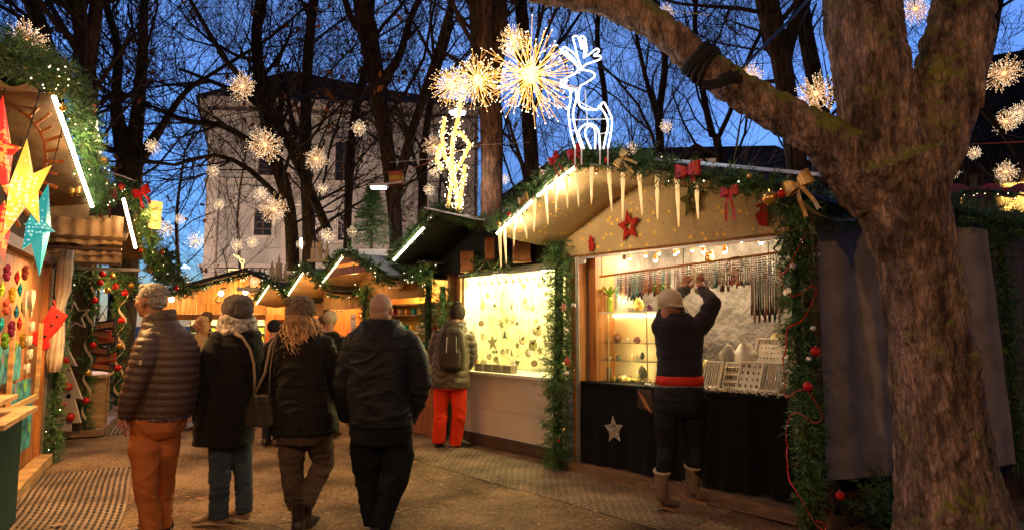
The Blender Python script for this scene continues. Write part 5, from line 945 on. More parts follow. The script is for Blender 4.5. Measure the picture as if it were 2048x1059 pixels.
rng = random.Random(6); q = 0
for px, py, Y in ((200, 565, 9), (215, 580, 9.2), (232, 572, 9.6), (250, 585, 9.9), (262, 570, 10), (190, 600, 8.8), (186, 690, 8.8), (176, 745, 8.8), (172, 800, 8.8), (243, 640, 10.1), (240, 690, 10.1), (236, 735, 10.1), (205, 548, 9), (225, 552, 9.2)):
    n = ('dark red', 'gold', 'red')[q % 3]; bauble(P(px, py, Y), .045 if Y < 9.3 else .05, (m_redm, m_goldb, m_redm)[q % 3], f'{n} bauble, {nth(q)} around the bag shop doorway starting at its top left', 'baubles around the bag shop doorway'); q += 1
for i, (px, py, Y, m, n) in enumerate(((242, 372, 8.8, m_redm, 'red bauble high on the second left garland'), (268, 432, 9.6, m_goldb, 'gold bauble beside the middle of the second left LED tube'), (285, 500, 10.1, m_redm, 'red bauble low on the second left garland'), (300, 540, 10.4, m_goldb, 'gold bauble at the bottom of the second left garland'), (352, 575, 12.0, m_redm, 'red bauble at the far end of the left row'), (322, 505, 11.0, m_redm, 'small red bauble under the amber lantern'))): bauble(P(px, py, Y), .05, m, n)
mb = MB(); a = P(190, 560, 9.6); 
for k in range(7): x = 1.0 + .14 * k; mb.box(SW(.25 + .13 * k, .35, 1.15), .06, .015, 1.15, S.x, S.y)
mb.build('doorway_boards', m_wood, l2); mb = MB(); mb.box(SW(.7, .1, .04), .75, .35, .04, S.x, S.y); mb.build('threshold', m_gravel_beam, l2)
mb = MB(); mb.box(SW(.6, .0, .78), .42, .22, .02, S.x, S.y); mb.box(SW(.4, -.05, .38), .02, .15, .38, S.x, S.y); mb.box(SW(.75, -.05, .38), .02, .15, .38, S.x, S.y); tag(mb.build('display_table', m_woodH), 'small pine display table in the bag shop doorway', 'table')
lamp('shop_lamp', SW(.5, .12, 2.0), 22, AMB, l2, .05)
for i, (px, py) in enumerate(((212, 650), (203, 668), (215, 680), (200, 700), (212, 716), (205, 732))):
    c = P(px, py, 9.05 + .05 * i); w, h = .14, .065; u = Vector((.98, -.1, .12 * (-1) ** i)).normalized(); mb = MB(); mb.box(c, w, .03, h, u, Vector((0, 1, 0)), Z); o = mb.build('shoulder_bag', M('bag_cloth_' + str(i % 3), ((.03, .03, .03), (.4, .04, .03), (.05, .04, .03))[i % 3], rough=.6)); tag(o, f'{("black", "red", "dark brown")[i % 3]} patterned pouch bag, {nth(i)} from the top in the shop doorway', 'bag', 'pouch bags hanging in the doorway')
    mb = MB(); mb.box(c - Vector((0, .032, 0)), w * .9, .002, h * .55, u, Vector((0, 1, 0)), Z); mb.build('cream_band', M('printed_cream_band', (.6, .5, .35), scale=30, var=.6, col2=(.55, .2, .1)), o); mb = MB(); mb.tube([c + u * (-w * .9) + Z * h, c + Z * (.28 + .03 * i), c + u * (w * .9) + Z * h], .006, 5); mb.build('strap', m_black, o)
# white wooden tree board
sh = [(-.36, .02), (.36, .02), (.36, .22), (.52, .22), (.30, .75), (.46, .75), (.16, 1.32), (.30, 1.32), (-.05, 2.0), (-.38, 1.32), (-.24, 1.32), (-.54, .75), (-.38, .75), (-.62, .22), (-.36, .22)]
ctr = P(128, 858, 8.62); TU = (S.y * -1).normalized(); Rb = thing('wooden_tree_board', 'flat white wooden fir tree board with red balls and dark holes', 'tree board', ctr)
def tb(px, py): return P(px, py, 8.62)
O = [(85, 862), (150, 862), (150, 852), (163, 800), (150, 790), (168, 798), (142, 728), (155, 728), (118, 676), (95, 740), (100, 745), (85, 800)]
O = [(84, 860), (142, 861), (142, 845), (162, 844), (149, 795), (165, 797), (138, 728), (154, 731), (121, 668), (100, 700), (96, 735), (90, 790)]
mb = MB(); o0 = tb(120, 800); mb.prism([((tb(*p) - o0).x, (tb(*p) - o0).z) for p in O[::-1]], o0, Vector((1, 0, 0)), Z, .03); mb.build('board', M('matt_white_board', (.52, .46, .38), rough=.6, var=.1), Rb)
for i, (px, py) in enumerate(((134, 721), (125, 754), (140, 772), (127, 808), (145, 832))): mb = MB(); mb.ball(tb(px, py) - Vector((0, .045, 0)), .055, 14, 10); mb.build('red_ball', m_redm, Rb, True)
for px, py, s in ((112, 709, .022), (140, 739, .018), (112, 791, .032), (139, 791, .032), (112, 826, .018), (127, 839, .022), (111, 772, .016), (105, 848, .02)): mb = MB(); p = tb(px, py) - Vector((0, .017, 0)); mb.tube([p, p - Vector((0, .004, 0))], s, 14); mb.build('hole', m_black, Rb)
mb = MB(); c = P(150, 632, 8.58); pts = [c + Vector((.19 * math.cos(PI / 2 + .15 + 4 * PI * k / 5), 0, .19 * math.sin(PI / 2 + .15 + 4 * PI * k / 5))) for k in range(6)]
q = []; 
for k in range(11): a = PI / 2 + .15 + PI * k / 5; rr = .2 if k % 2 == 0 else .085; q.append(c + Vector((rr * math.cos(a), 0, rr * math.sin(a))))
for k in range(10): mb.beam(q[k], q[k + 1], .014, .012, Vector((0, 1, 0)))
tag(mb.build('outline_star', m_ivory), 'open outline wooden star pinned on the bronze satin wall', 'star')
lamp('led_light', P(150, 310, 5.3) - L.y * .1, 10, (1, .7, .36), l1, .06); lamp('awning_lamp', L.w(.3, -.5, 2.25), 110, AMB, l1, .08, 'SPOT', spot=2.7); lamp('awning_lamp', L.w(-1.4, -.6, 2.3), 80, AMB, l1, .08, 'SPOT', spot=2.7); lamp('canopy_lamp', SW(.2, -.5, 2.5), 14, AMB, l2, .06); lamp('led_light', P(240, 440, 8.3), 9, AMB, l2, .06)
# ------------------------------------------------------------------ trees
def bark_mat(name, c1, c2, moss=0.0, sc=5.0, bump=1.0):
    m = M(name, c1, rough=.85, var=.3, scale=sc, stretch=(1.6, 1.6, .45), col2=c2, bump=bump, bscale=sc * 3.2, spec=.2)
    N, Lk, b = nodes(m); src = b.inputs['Base Color'].links[0].from_socket; tc = N.new('ShaderNodeTexCoord'); mp = N.new('ShaderNodeMapping'); mp.inputs['Scale'].default_value = (1.7, 1.7, .5); Lk.new(tc.outputs['Object'], mp.inputs[0])
    v = N.new('ShaderNodeTexVoronoi'); v.feature = 'DISTANCE_TO_EDGE'; v.inputs['Scale'].default_value = sc * 3.0; v.inputs['Randomness'].default_value = 1; 
    nz = N.new('ShaderNodeTexNoise'); nz.inputs['Scale'].default_value = sc * 2; nz.inputs['Detail'].default_value = 4; Lk.new(mp.outputs[0], nz.inputs['Vector']); ad = N.new('ShaderNodeMix'); ad.data_type = 'RGBA'; ad.blend_type = 'ADD'; ad.inputs['Factor'].default_value = .25; Lk.new(mp.outputs[0], ad.inputs['A']); Lk.new(nz.outputs['Color'], ad.inputs['B']); Lk.new(ad.outputs['Result'], v.inputs['Vector'])
    mr = N.new('ShaderNodeMapRange'); mr.inputs[2].default_value = .16; mr.inputs[3].default_value = .45; mr.inputs[4].default_value = 1; Lk.new(v.outputs['Distance'], mr.inputs[0])
    mx = N.new('ShaderNodeMix'); mx.data_type = 'RGBA'; mx.blend_type = 'MULTIPLY'; mx.inputs['Factor'].default_value = .7
    n4 = N.new('ShaderNodeTexNoise'); n4.inputs['Scale'].default_value = sc * 3; n4.inputs['Detail'].default_value = 9; n4.inputs['Roughness'].default_value = .7; mp4 = N.new('ShaderNodeMapping'); mp4.inputs['Scale'].default_value = (1.6, 1.6, .4); Lk.new(tc.outputs['Object'], mp4.inputs[0]); Lk.new(mp4.outputs[0], n4.inputs['Vector'])
    r4 = N.new('ShaderNodeMapRange'); r4.inputs[1].default_value = .35; r4.inputs[2].default_value = .65; r4.inputs[3].default_value = .3; r4.inputs[4].default_value = 1.8; Lk.new(n4.outputs[0], r4.inputs[0]); m4 = N.new('ShaderNodeMix'); m4.data_type = 'RGBA'; m4.blend_type = 'MULTIPLY'; m4.inputs['Factor'].default_value = 1; Lk.new(src, m4.inputs['A']); Lk.new(r4.outputs[0], m4.inputs['B']); src = m4.outputs['Result']
    Lk.new(src, mx.inputs['A']); Lk.new(mr.outputs[0], mx.inputs['B']); last = mx.outputs['Result']
    bp = N.new('ShaderNodeBump'); bp.inputs['Strength'].default_value = .8; bp.inputs['Distance'].default_value = .012; Lk.new(mr.outputs[0], bp.inputs['Height'])
    if b.inputs['Normal'].is_linked: Lk.new(b.inputs['Normal'].links[0].from_socket, bp.inputs['Normal'])
    Lk.new(bp.outputs[0], b.inputs['Normal'])
    if moss:
        ge = N.new('ShaderNodeNewGeometry'); sx = N.new('ShaderNodeSeparateXYZ'); Lk.new(ge.outputs['Normal'], sx.inputs[0]); n3 = N.new('ShaderNodeTexNoise'); n3.inputs['Scale'].default_value = 4; n3.inputs['Detail'].default_value = 8; Lk.new(tc.outputs['Object'], n3.inputs['Vector'])
        a = N.new('ShaderNodeMath'); a.operation = 'MULTIPLY_ADD'; a.inputs[1].default_value = .62; Lk.new(sx.outputs['Z'], a.inputs[0]); Lk.new(n3.outputs[0], a.inputs[2]); r2 = N.new('ShaderNodeMapRange'); r2.inputs[1].default_value = .63; r2.inputs[2].default_value = .92; r2.inputs[4].default_value = moss; Lk.new(a.outputs[0], r2.inputs[0])
        m2 = N.new('ShaderNodeMix'); m2.data_type = 'RGBA'; m2.inputs['B'].default_value = (.17, .19, .03, 1); Lk.new(r2.outputs[0], m2.inputs['Factor']); Lk.new(last, m2.inputs['A']); last = m2.outputs['Result']
    Lk.new(last, b.inputs['Base Color']); return m
m_bark0 = bark_mat('plane_tree_bark', (.085, .056, .042), (.25, .17, .125), .95, 4.6); m_bark = bark_mat('dark_tree_bark', (.035, .022, .015), (.075, .045, .028), .35, 3.0); m_bark2 = bark_mat('ruddy_tree_bark', (.08, .042, .026), (.19, .10, .06), .2, 3.5)
m_twigb = M('bare_twig_bark', (.038, .024, .017), rough=.85, var=.3)
m_oleaf = M('withered_orange_leaf', (.30, .11, .03), rough=.7, var=.5, scale=3)
def stem(mb, pts, rad, n=12, wob=.0, sd=0):        # thick limb with a rough outline
    pts = [Vector(p) for p in pts]; P2 = []; R2 = []
    for i in range(len(pts) - 1):
        L_ = (pts[i + 1] - pts[i]).length; k = max(2, int(L_ / .35))
        for j in range(k):
            t = j / k
            p0 = pts[max(i - 1, 0)]; p1 = pts[i]; p2 = pts[i + 1]; p3 = pts[min(i + 2, len(pts) - 1)]
            q = .5 * ((2 * p1) + (p2 - p0) * t + (2 * p0 - 5 * p1 + 4 * p2 - p3) * t * t + (3 * p1 - p0 - 3 * p2 + p3) * t ** 3); P2.append(q); R2.append(rad[i] + (rad[i + 1] - rad[i]) * t)
    P2.append(pts[-1]); R2.append(rad[-1]); b = len(mb.v); mb.tube(P2, R2, n)
    if wob:
        for i in range(b, len(mb.v)):
            v = mb.v[i]; c = P2[(i - b) // n]; r = R2[(i - b) // n]; d = v - c; mb.v[i] = c + d * (1 + wob * noise.noise(v * (1.1 / max(r, .1)) + Vector((sd, 0, 0))) + wob * .5 * noise.noise(v * (3 / max(r, .1))))
    return P2, R2
def grow(mb, p, d, r, L_, dep, rng, rmin, up=.10):
    n = 4 if L_ > .5 else 3; pts = [p]; rad = [r]; dd = d.copy()
    for i in range(n):
        dd = (dd + Vector((rng.gauss(0, .2), rng.gauss(0, .2), rng.gauss(0, .14) + up))).normalized(); pts.append(pts[-1] + dd * (L_ / n)); rad.append(max(rmin * .7, r * (1 - .55 * (i + 1) / n)))
    mb.tube(pts, rad, 6 if r > .05 else (4 if r > .02 else 3), False)
    if dep <= 0: return
    k = rng.randint(2, 4) if dep > 1 else rng.randint(2, 3)
    for j in range(k):
        t = rng.uniform(.25, 1); i = min(n - 1, int(t * n)); q = pts[i].lerp(pts[i + 1], t * n - i) if t < 1 else pts[-1]; base = (pts[i + 1] - pts[i]).normalized(); o = base.orthogonal().normalized(); o.rotate(Matrix.Rotation(rng.uniform(0, 2 * PI), 3, base)); a = rng.uniform(.4, .95)
        nr = rad[min(i, n)] * rng.uniform(.45, .68)
        if nr < rmin * .6: nr = rmin * .6
        grow(mb, q, (base * math.cos(a) + o * math.sin(a)).normalized(), nr, L_ * rng.uniform(.55, .8), dep - 1, rng, rmin, up)
def tree(label, stems, seed, dep=4, nb=14, blen=2.6, mt=None, rmin=.0065, leaves=0, t0=.35, nbs=None, thr=1.0):
    rng = random.Random(seed); base = stems[0][0][0]; base = Vector((base.x, base.y, 0)); root = thing('bare_tree', label, 'tree', base, 'bare plane trees behind the stalls'); tm = MB(); cm = MB(); lv = MB()
    for si, (pts, rad) in enumerate(stems):
        P2, R2 = stem(tm, pts, rad, 10, .12, seed + si); N2 = len(P2)
        nb = int(nb * 1.0)
        for k in range(nb):
            i = int(N2 * (t0 + (1 - t0) * (k + rng.random()) / nb)); i = min(i, N2 - 2); d = (P2[i + 1] - P2[i]).normalized(); o = d.orthogonal().normalized(); o.rotate(Matrix.Rotation(rng.uniform(0, 2 * PI), 3, d)); a = rng.uniform(.5, 1.15)
            r = min(R2[i] * .5, .055) * rng.uniform(.45, 1); grow(cm, P2[i], (d * math.cos(a) + o * math.sin(a)), max(r, .02), blen * rng.uniform(.6, 1.25), dep - 1, rng, rmin)
        d = (P2[-1] - P2[-2]).normalized()
        for k in range(3): grow(cm, P2[-1], (d + Vector((rng.gauss(0, .35), rng.gauss(0, .35), .1))).normalized(), R2[-1] * .8, blen * 1.2, dep, rng, rmin)
    tm.build('trunk', mt or m_bark, root, True); crown = cm.build('crown', m_twigb, root)
    if leaves:
        nv = len(cm.v)
        for k in range(leaves):
            q = cm.v[rng.randrange(nv)]; 
            if q.z > 9: continue
            for j in range(3):
                c = q + Vector((rng.gauss(0, .12), rng.gauss(0, .12), rng.gauss(0, .12))); u = Vector((rng.gauss(0, 1), rng.gauss(0, 1), rng.gauss(0, 1))).normalized(); w = u.orthogonal().normalized(); s = rng.uniform(.04, .10); lv.add([c - u * s, c + w * s * .6, c + u * s, c - w * s * .6], [(0, 1, 2, 3)])
        if lv.f: o = lv.build('leaves', m_oleaf, root)
    return root
def T(px, py, Y, w): return (P(px, py, Y), w / 1300 * Y / 2)
def mk(lst, Y, dY=0.0, ext=True):
    q = [T(x, y, Y + dY * i, w * (.78 if x < 1500 else .9)) for i, (x, y, w) in enumerate(lst)]; pts = [a for a, b in q]; rad = [b for a, b in q]
    return pts, rad
def foot(st):                                      # continue a stem down to the ground
    p, r = st; f = p[0]; return ([Vector((f.x + (f.x - p[1].x) * .1, f.y, 0))] + p, [r[0] * 1.15] + r)
def topx(st, h=3.0):
    p, r = st; d = (p[-1] - p[-2]).normalized(); return (p + [p[-1] + d * h * .5 + Vector((.2, 0, 0)), p[-1] + d * h], r + [r[-1] * .8, r[-1] * .5])
tree('tall dark tree with forked leaning limb rising behind the ornament stall roof', [foot(mk([(178, 420, 44), (176, 200, 44), (170, 100, 40), (150, 0, 36)], 10)), mk([(176, 150, 30), (188, 60, 34), (196, -20, 30)], 10)], 1, 4, 12, 2.4, t0=.6)
tree('dark leaning tree at the far left top corner', [foot(mk([(115, 330, 36), (108, 150, 34), (85, 60, 32), (62, -10, 30)], 11.5))], 2, 4, 12, 2.2, t0=.5)
tree('broad multi-stemmed bare tree left of the pale building', [topx(foot(mk([(258, 350, 62), (255, 310, 60), (232, 220, 26), (236, 100, 22), (210, 0, 18)], 15))), topx(mk([(262, 330, 50), (275, 230, 34), (285, 100, 26), (290, 0, 20)], 15)), topx(mk([(270, 330, 40), (320, 260, 20), (365, 190, 14), (420, 150, 10)], 15))], 3, 5, 14, 2.8, t0=.3, leaves=20)
tree('slim bare tree with long side limbs before the building corner', [topx(foot(mk([(585, 520, 34), (575, 400, 34), (545, 300, 36), (525, 200, 30), (512, 90, 26), (520, 0, 22)], 15))), mk([(660, 470, 22), (620, 380, 26), (580, 290, 28), (548, 240, 24)], 15), mk([(530, 300, 18), (440, 250, 16), (380, 245, 12), (310, 215, 9)], 15), mk([(560, 400, 16), (500, 340, 14), (430, 310, 11), (350, 330, 9)], 15)], 4, 5, 13, 2.6, t0=.25, leaves=260)
tree('straight bare tree in the middle of the building front', [topx(foot(mk([(618, 480, 34), (612, 350, 32), (614, 150, 28), (628, 0, 26)], 17)))], 5, 5, 16, 2.8, t0=.25, leaves=420)
tree('tall tapering tree right of the arched window', [topx(foot(mk([(792, 480, 36), (784, 380, 38), (772, 280, 40), (752, 160, 48), (735, 60, 52), (722, -10, 50)], 13))), topx(mk([(765, 170, 26), (800, 110, 20), (820, 40, 18), (850, -20, 16)], 13)), topx(mk([(745, 90, 22), (710, 50, 18), (690, 0, 18)], 13))], 6, 5, 14, 2.6, t0=.3, leaves=50)
tree('bare tree wrapped with orange and yellow straps beside the grey lamp', [topx(foot(mk([(790, 470, 26), (793, 380, 22), (815, 290, 22), (845, 200, 24), (880, 90, 20), (905, 0, 16)], 12)))], 7, 5, 14, 2.2, t0=.3, leaves=40)
tree('thin dark tree left of the lit sculpture', [topx(foot(mk([(845, 400, 24), (850, 280, 20), (870, 160, 16), (900, 60, 14), (905, 0, 12)], 14)))], 8, 5, 14, 2.4, t0=.2, leaves=60)
tree('broad ruddy trunk standing behind the big starburst lights', [foot(mk([(982, 440, 56), (984, 350, 56), (982, 240, 60), (968, 130, 66), (965, 40, 70), (958, -20, 70)], 10.5)), mk([(985, 160, 44), (1000, 80, 40), (1002, -20, 38)], 10.5)], 9, 4, 8, 2.2, m_bark2, t0=.7)
tree('dark trunk just left of the neon reindeer', [topx(foot(mk([(1065, 400, 40), (1062, 300, 38), (1052, 160, 36), (1045, 40, 34), (1040, -20, 32)], 12)))], 10, 5, 12, 2.6, t0=.3, leaves=50)
tree('forked bare tree right of the neon reindeer', [topx(foot(mk([(1322, 330, 22), (1318, 230, 20), (1330, 120, 18), (1310, 0, 16)], 16))), topx(mk([(1318, 250, 14), (1290, 150, 12), (1270, 50, 10)], 16)), topx(foot(mk([(1205, 330, 18), (1210, 200, 16), (1195, 90, 14)], 17)))], 11, 5, 14, 2.8, t0=.15, leaves=30)
tree('bare tree seen under the mossy limb', [topx(foot(mk([(1440, 320, 22), (1425, 270, 20), (1405, 180, 16), (1390, 60, 14)], 16))), topx(mk([(1430, 290, 14), (1470, 200, 12), (1500, 110, 10)], 16))], 12, 5, 14, 2.6, t0=.1)
tree('dark upright trunk between the mossy limb and the big fork', [topx(foot(mk([(1598, 380, 46), (1588, 290, 44), (1570, 160, 44), (1548, 60, 48), (1530, -10, 50)], 11))), topx(mk([(1565, 140, 34), (1585, 60, 30), (1620, -20, 28)], 11))], 13, 4, 14, 2.2, t0=.3)
tree('second dark trunk close to the left fork of the foreground tree', [topx(foot(mk([(1640, 330, 34), (1632, 180, 36), (1612, 70, 34), (1600, -20, 32)], 12.5)))], 14, 4, 12, 2.2, t0=.3)
tree('bare tree leaning over the right corner of the view', [topx(foot(mk([(1905, 400, 24), (1925, 300, 22), (1960, 180, 20), (1985, 60, 24), (2000, -20, 24)], 13))), topx(mk([(1950, 200, 16), (2010, 270, 14), (2050, 330, 12)], 13))], 15, 5, 14, 2.2, t0=.2)
tree('slender bare tree at the left of the reindeer roof', [topx(foot(mk([(695, 470, 20), (700, 330, 24), (712, 220, 24), (735, 120, 20), (745, 0, 16)], 16)))], 16, 5, 13, 2.6, t0=.2, leaves=350)
# more crowns filling the evening sky far behind
for i, (px, Y, h) in enumerate(((30, 20, 9), (345, 24, 8), (470, 26, 8.5), (880, 25, 9), (1150, 22, 9), (1260, 26, 9), (1480, 24, 9), (1880, 24, 9))):
    b = P(px, 600, Y); r0 = .10; st_ = ([Vector((b.x, Y, 0)), Vector((b.x + .2, Y, h * .35)), Vector((b.x - .1, Y + .2, h * .7)), Vector((b.x + .2, Y, h))], [r0, r0 * .8, r0 * .6, r0 * .35])
    tree(('far bare tree behind the left stall roof', 'far bare tree beside the pale building corner', 'far bare tree over the pale building eave', 'far bare tree between the broad trunk and strapped tree', 'far bare tree behind the neon reindeer', 'far bare tree right of the neon reindeer', 'far bare tree above the middle of the mossy limb', 'far bare tree behind the right fork')[i], [st_], 30 + i, 4, 12, 3.0, rmin=.010, t0=.25)
# ------------------------------------------------------------------ the foreground tree
YT = 4.05
ft = thing('plane_tree', 'huge foreground plane tree trunk with mossy limb reaching over the stall', 'tree', (P(1900, 1059, YT).x, YT, 0))
mb = MB(); tp = [(1925, 1110, 300), (1905, 1040, 212), (1885, 900, 172), (1862, 700, 150), (1832, 520, 148), (1802, 400, 172), (1775, 330, 220)]
q = [T(x, y, YT, w * .95) for x, y, w in tp]; P2, R2 = stem(mb, [a for a, b in q], [b for a, b in q], 56, .0)
for lst in ([(1790, 360, 200), (1765, 260, 158), (1740, 140, 146), (1722, 0, 146), (1708, -140, 136)], [(1810, 380, 150), (1856, 270, 148), (1898, 160, 132), (1924, 0, 118), (1944, -150, 108)], [(1760, 400, 120), (1712, 335, 118), (1640, 272, 92), (1560, 228, 76), (1480, 180, 70), (1410, 130, 66), (1340, 72, 66), (1270, 25, 62), (1180, 2, 52), (1080, -20, 48), (960, -45, 36)]):
    q = [T(x, y, YT + (.0 if i < 3 else .03 * i), w * .94) for i, (x, y, w) in enumerate(lst)]; stem(mb, [a for a, b in q], [b for a, b in q], 40)
tr = mb.build('trunk', m_bark0, ft, True)
def remesh(o, vox, smooth=2, dec=None):
    md = o.modifiers.new('r', 'REMESH'); md.mode = 'VOXEL'; md.voxel_size = vox
    if smooth: s = o.modifiers.new('s', 'SMOOTH'); s.factor = .5; s.iterations = smooth
    dg = bpy.context.evaluated_depsgraph_get(); me = bpy.data.meshes.new_from_object(o.evaluated_get(dg)); old = o.data; mats = [m for m in old.materials]; o.modifiers.clear(); o.data = me; me.materials.clear()
    for m in mats: me.materials.append(m)
    me.polygons.foreach_set('use_smooth', [True] * len(me.polygons)); bpy.data.meshes.remove(old); return o
def displace(o, fn):                               # fn(co Vector, normal Vector) -> offset along the normal
    me = o.data; n = len(me.vertices); co = np.empty(n * 3); me.vertices.foreach_get('co', co); no = np.empty(n * 3); me.vertices.foreach_get('normal', no); co = co.reshape(-1, 3); no = no.reshape(-1, 3); oo = Vector(o.get('_o', (0, 0, 0)))
    d = np.array([fn(Vector(co[i]) + oo, Vector(no[i])) for i in range(n)]); co += no * d[:, None]; me.vertices.foreach_set('co', co.ravel()); me.update()
remesh(tr, .015, 2)
def plates(p, n):
    w = Vector((p.x * 10, p.y * 10, p.z * 4.2)); w += Vector((noise.noise(p * 6), noise.noise(p * 6 + Vector((9, 0, 0))), noise.noise(p * 5 + Vector((0, 9, 0))))) * .9
    d = noise.voronoi(w)[0]; return .017 * min(1, (d[1] - d[0]) * 2.6) + .006 * noise.noise(w * 2.5)
displace(tr, plates)
displace(tr, lambda p, n: .020 * noise.noise(Vector((p.x * 3, p.y * 3, p.z * 1.6))) + .012 * noise.noise(Vector((p.x * 9, p.y * 9, p.z * 3))) + .010 * noise.noise(Vector((p.x * 24, p.y * 24, p.z * 8))))
mb = MB(); a = P(1405, 60 + 60, YT + .12)
ax_ = (P(1480, 180, YT + .1) - P(1340, 72, YT + .18)).normalized(); e1_ = ax_.cross(Vector((0, 1, 0))).normalized(); e2_ = ax_.cross(e1_)
for k in range(5): c0 = P(1390 + 7 * k, 113 + 6 * k, YT + .14); mb.tube([c0 + e1_ * ((.116 + .006 * (k % 2)) * math.cos(t)) + e2_ * (.118 * math.sin(t)) + ax_ * (.02 * math.sin(t + k)) for t in [2 * PI * j / 20 for j in range(21)]], .017, 6, False)
for k in range(3): mb.tube([P(1405, 178 - 6 * k, YT), P(1440, 172 - 5 * k, YT - .06), P(1478, 152 - 4 * k, YT + .02)], .014, 6)
mb.tube([P(1440, 160, YT - .02), P(1460, 150, YT - .02), P(1480, 158, YT + .0)], .03, 8); sp_ = mb.build('strap', cloth('black_webbing', (.02, .02, .022))); tag(sp_, 'black webbing strap and cable bundle wound round the mossy limb', 'strap')
mb = MB(); mb.tube([P(x, y, YT + .1 + .3 * i) for i, (x, y) in enumerate(((1470, 150), (1490, 130), (1530, 90), (1580, 40), (1620, -5)))], .012, 6); tag(mb.build('cable', m_dark), 'thick twisted cable rising from the limb strap to the upper right', 'cable')
for i, (pts, r, m, lab) in enumerate((([(1890, 290, 6), (1960, 288, 6), (2060, 283, 6)], .006, M('orange_rope', (.45, .10, .03)), 'orange rope stretched across behind the right fork'), ([(1100, -5, 9), (1180, 22, 9), (1300, 20, 8), (1420, 30, 8)], .006, m_metal, 'thin pale wire sagging under the mossy limb'), ([(780, 325, 9), (860, 318, 9), (960, 290, 9), (1060, 285, 9)], .004, m_metal, 'thin wire crossing from the strapped tree to the broad trunk'), ([(770, 345, 11.9), (815, 340, 11), (850, 328, 10), (900, 300, 9.2)], .006, M('orange_rope', (.45, .10, .03)), 'orange rope from the strapped tree to the lit sculpture'), ([(300, 330, 13), (420, 345, 13), (560, 345, 13), (780, 350, 13)], .005, m_dark, 'dark suspension wire crossing before the pale building'), ([(380, 20, 12), (520, 120, 12), (700, 190, 12), (860, 150, 12)], .006, m_dark, 'dark supply cable sagging between the trees over the building eave'), ([(540, 250, 12), (640, 270, 12), (760, 230, 12), (870, 240, 12)], .006, m_dark, 'dark supply cable carrying starbursts before the building front'), ([(1230, 200, 9), (1340, 225, 9), (1480, 130, 9), (1640, 120, 9)], .006, m_dark, 'dark supply cable behind the mossy limb'), ([(200, 340, 8), (245, 352, 8.4), (270, 362, 9)], .008, m_metal, 'pair of pale rods above the second left stall roof'))):
    mb = MB(); mb.tube([P(*p) for p in pts], r, 5); tag(mb.build('rope' if 'rope' in lab else 'wire', m), lab, 'rope' if 'rope' in lab else 'wire')
# small conifer, straps, lamps
def conifer(base, h, r, label, seed=0, n=420):
    rng = random.Random(seed); root = thing('fir_tree', label, 'tree', base); mb = MB(); mb.tube([base, base + Z * h], [.03, .008], 6); mb.build('trunk', m_wdark, root); V = MB(); V.m = 0
    for k in range(n):
        t = rng.random() ** .8; a = rng.uniform(0, 2 * PI); rr = r * (1 - t) * rng.uniform(.75, 1.1) + .04; b = base + Z * (h * (.08 + .92 * t)); d = Vector((math.cos(a), math.sin(a), -.18 + .5 * t)).normalized()
        for j in range(12):
            s = (j + 1) / 12; q = b + d * rr * s; o = Vector((rng.gauss(0, 1), rng.gauss(0, 1), rng.gauss(0, .7))).normalized(); nd = (o * .8 + d * .7).normalized(); w = nd.orthogonal().normalized() * .006; V.add([q + w, q - w, q + nd * .075], [(0, 1, 2)]); V.mi[-1] = rng.randrange(3)
    V.build('crown', m_fir, root); return root
conifer(P(742, 500, 11.0), 1.15, .42, 'small fir tree standing on the stall roof above the bald man', 5, 460)
mb = MB(); 
for k, (y, c) in enumerate(((350, 0), (358, 1), (366, 0))): mb.m = c; q = P(793, y, 12); mb.tube([q - Z * .04, q + Z * .04], .14, 12)
tag(mb.build('strap', [M('orange_strap', (.6, .12, .03)), M('yellow_strap', (.6, .42, .05))]), 'orange and yellow ratchet straps round a tree trunk', 'strap')
def flood(px, py, Y, label, power):
    c = P(px, py, Y); r = thing('flood_lamp', label, 'flood lamp', c, 'flood lamps in the trees'); mb = MB(); mb.box(c + Z * .03, .14, .09, .022); mb.tube([c + Z * .05, c + Vector((.35, .1, .12))], .015, 6); mb.build('housing', m_metal, r)
    mb = MB(); mb.box(c, .105, .065, .012); mb.build('lens', M('cool_flood_lens', (1, 1, 1), emis=(.95, .97, 1), es=14, var=0), r); lamp('flood_light', c - Z * .12, power, (1, .93, .8), r, .06, 'SPOT', spot=2.6)
flood(915, 226, 9.6, 'white flood lamp glowing among the starburst lights', 60); flood(757, 376, 10.0, 'grey flat flood lamp beside the strapped tree', 12)
# light wrapped branch sculpture
c0 = P(905, 430, 9.0); r = thing('lit_branch_sculpture', 'branch sculpture wrapped in golden fairy lights on the window stall roof', 'light sculpture', c0)
mb = MB(); lb = MB(); rng = random.Random(12)
for pts in ([(893, 440), (898, 400), (905, 350), (888, 310), (884, 270), (890, 235)], [(915, 440), (915, 390), (903, 330), (905, 280), (918, 230), (922, 190)], [(905, 350), (925, 320), (940, 290), (920, 265), (905, 270)], [(885, 340), (873, 320), (880, 290)], [(918, 420), (925, 370), (930, 330)]):
    pp = resample([P(x, y, 9.0 + .06 * math.sin(y)) for x, y in pts], .06); mb.tube(pp, .028, 6)
    for i in range(len(pp) - 1):
        for k in range(4): a = rng.uniform(0, 2 * PI); lb.octa(pp[i].lerp(pp[i + 1], rng.random()) + Vector((math.cos(a), math.sin(a), rng.uniform(-.5, .5))) * rng.uniform(.035, .07), .0085)
mb.build('branch', m_wireg, r); lb.build('fairy_lights', m_bulb, r)['kind'] = 'stuff'; lamp('sculpture_glow', P(905, 330, 8.6), 10, (1, .62, .25), r, .2)
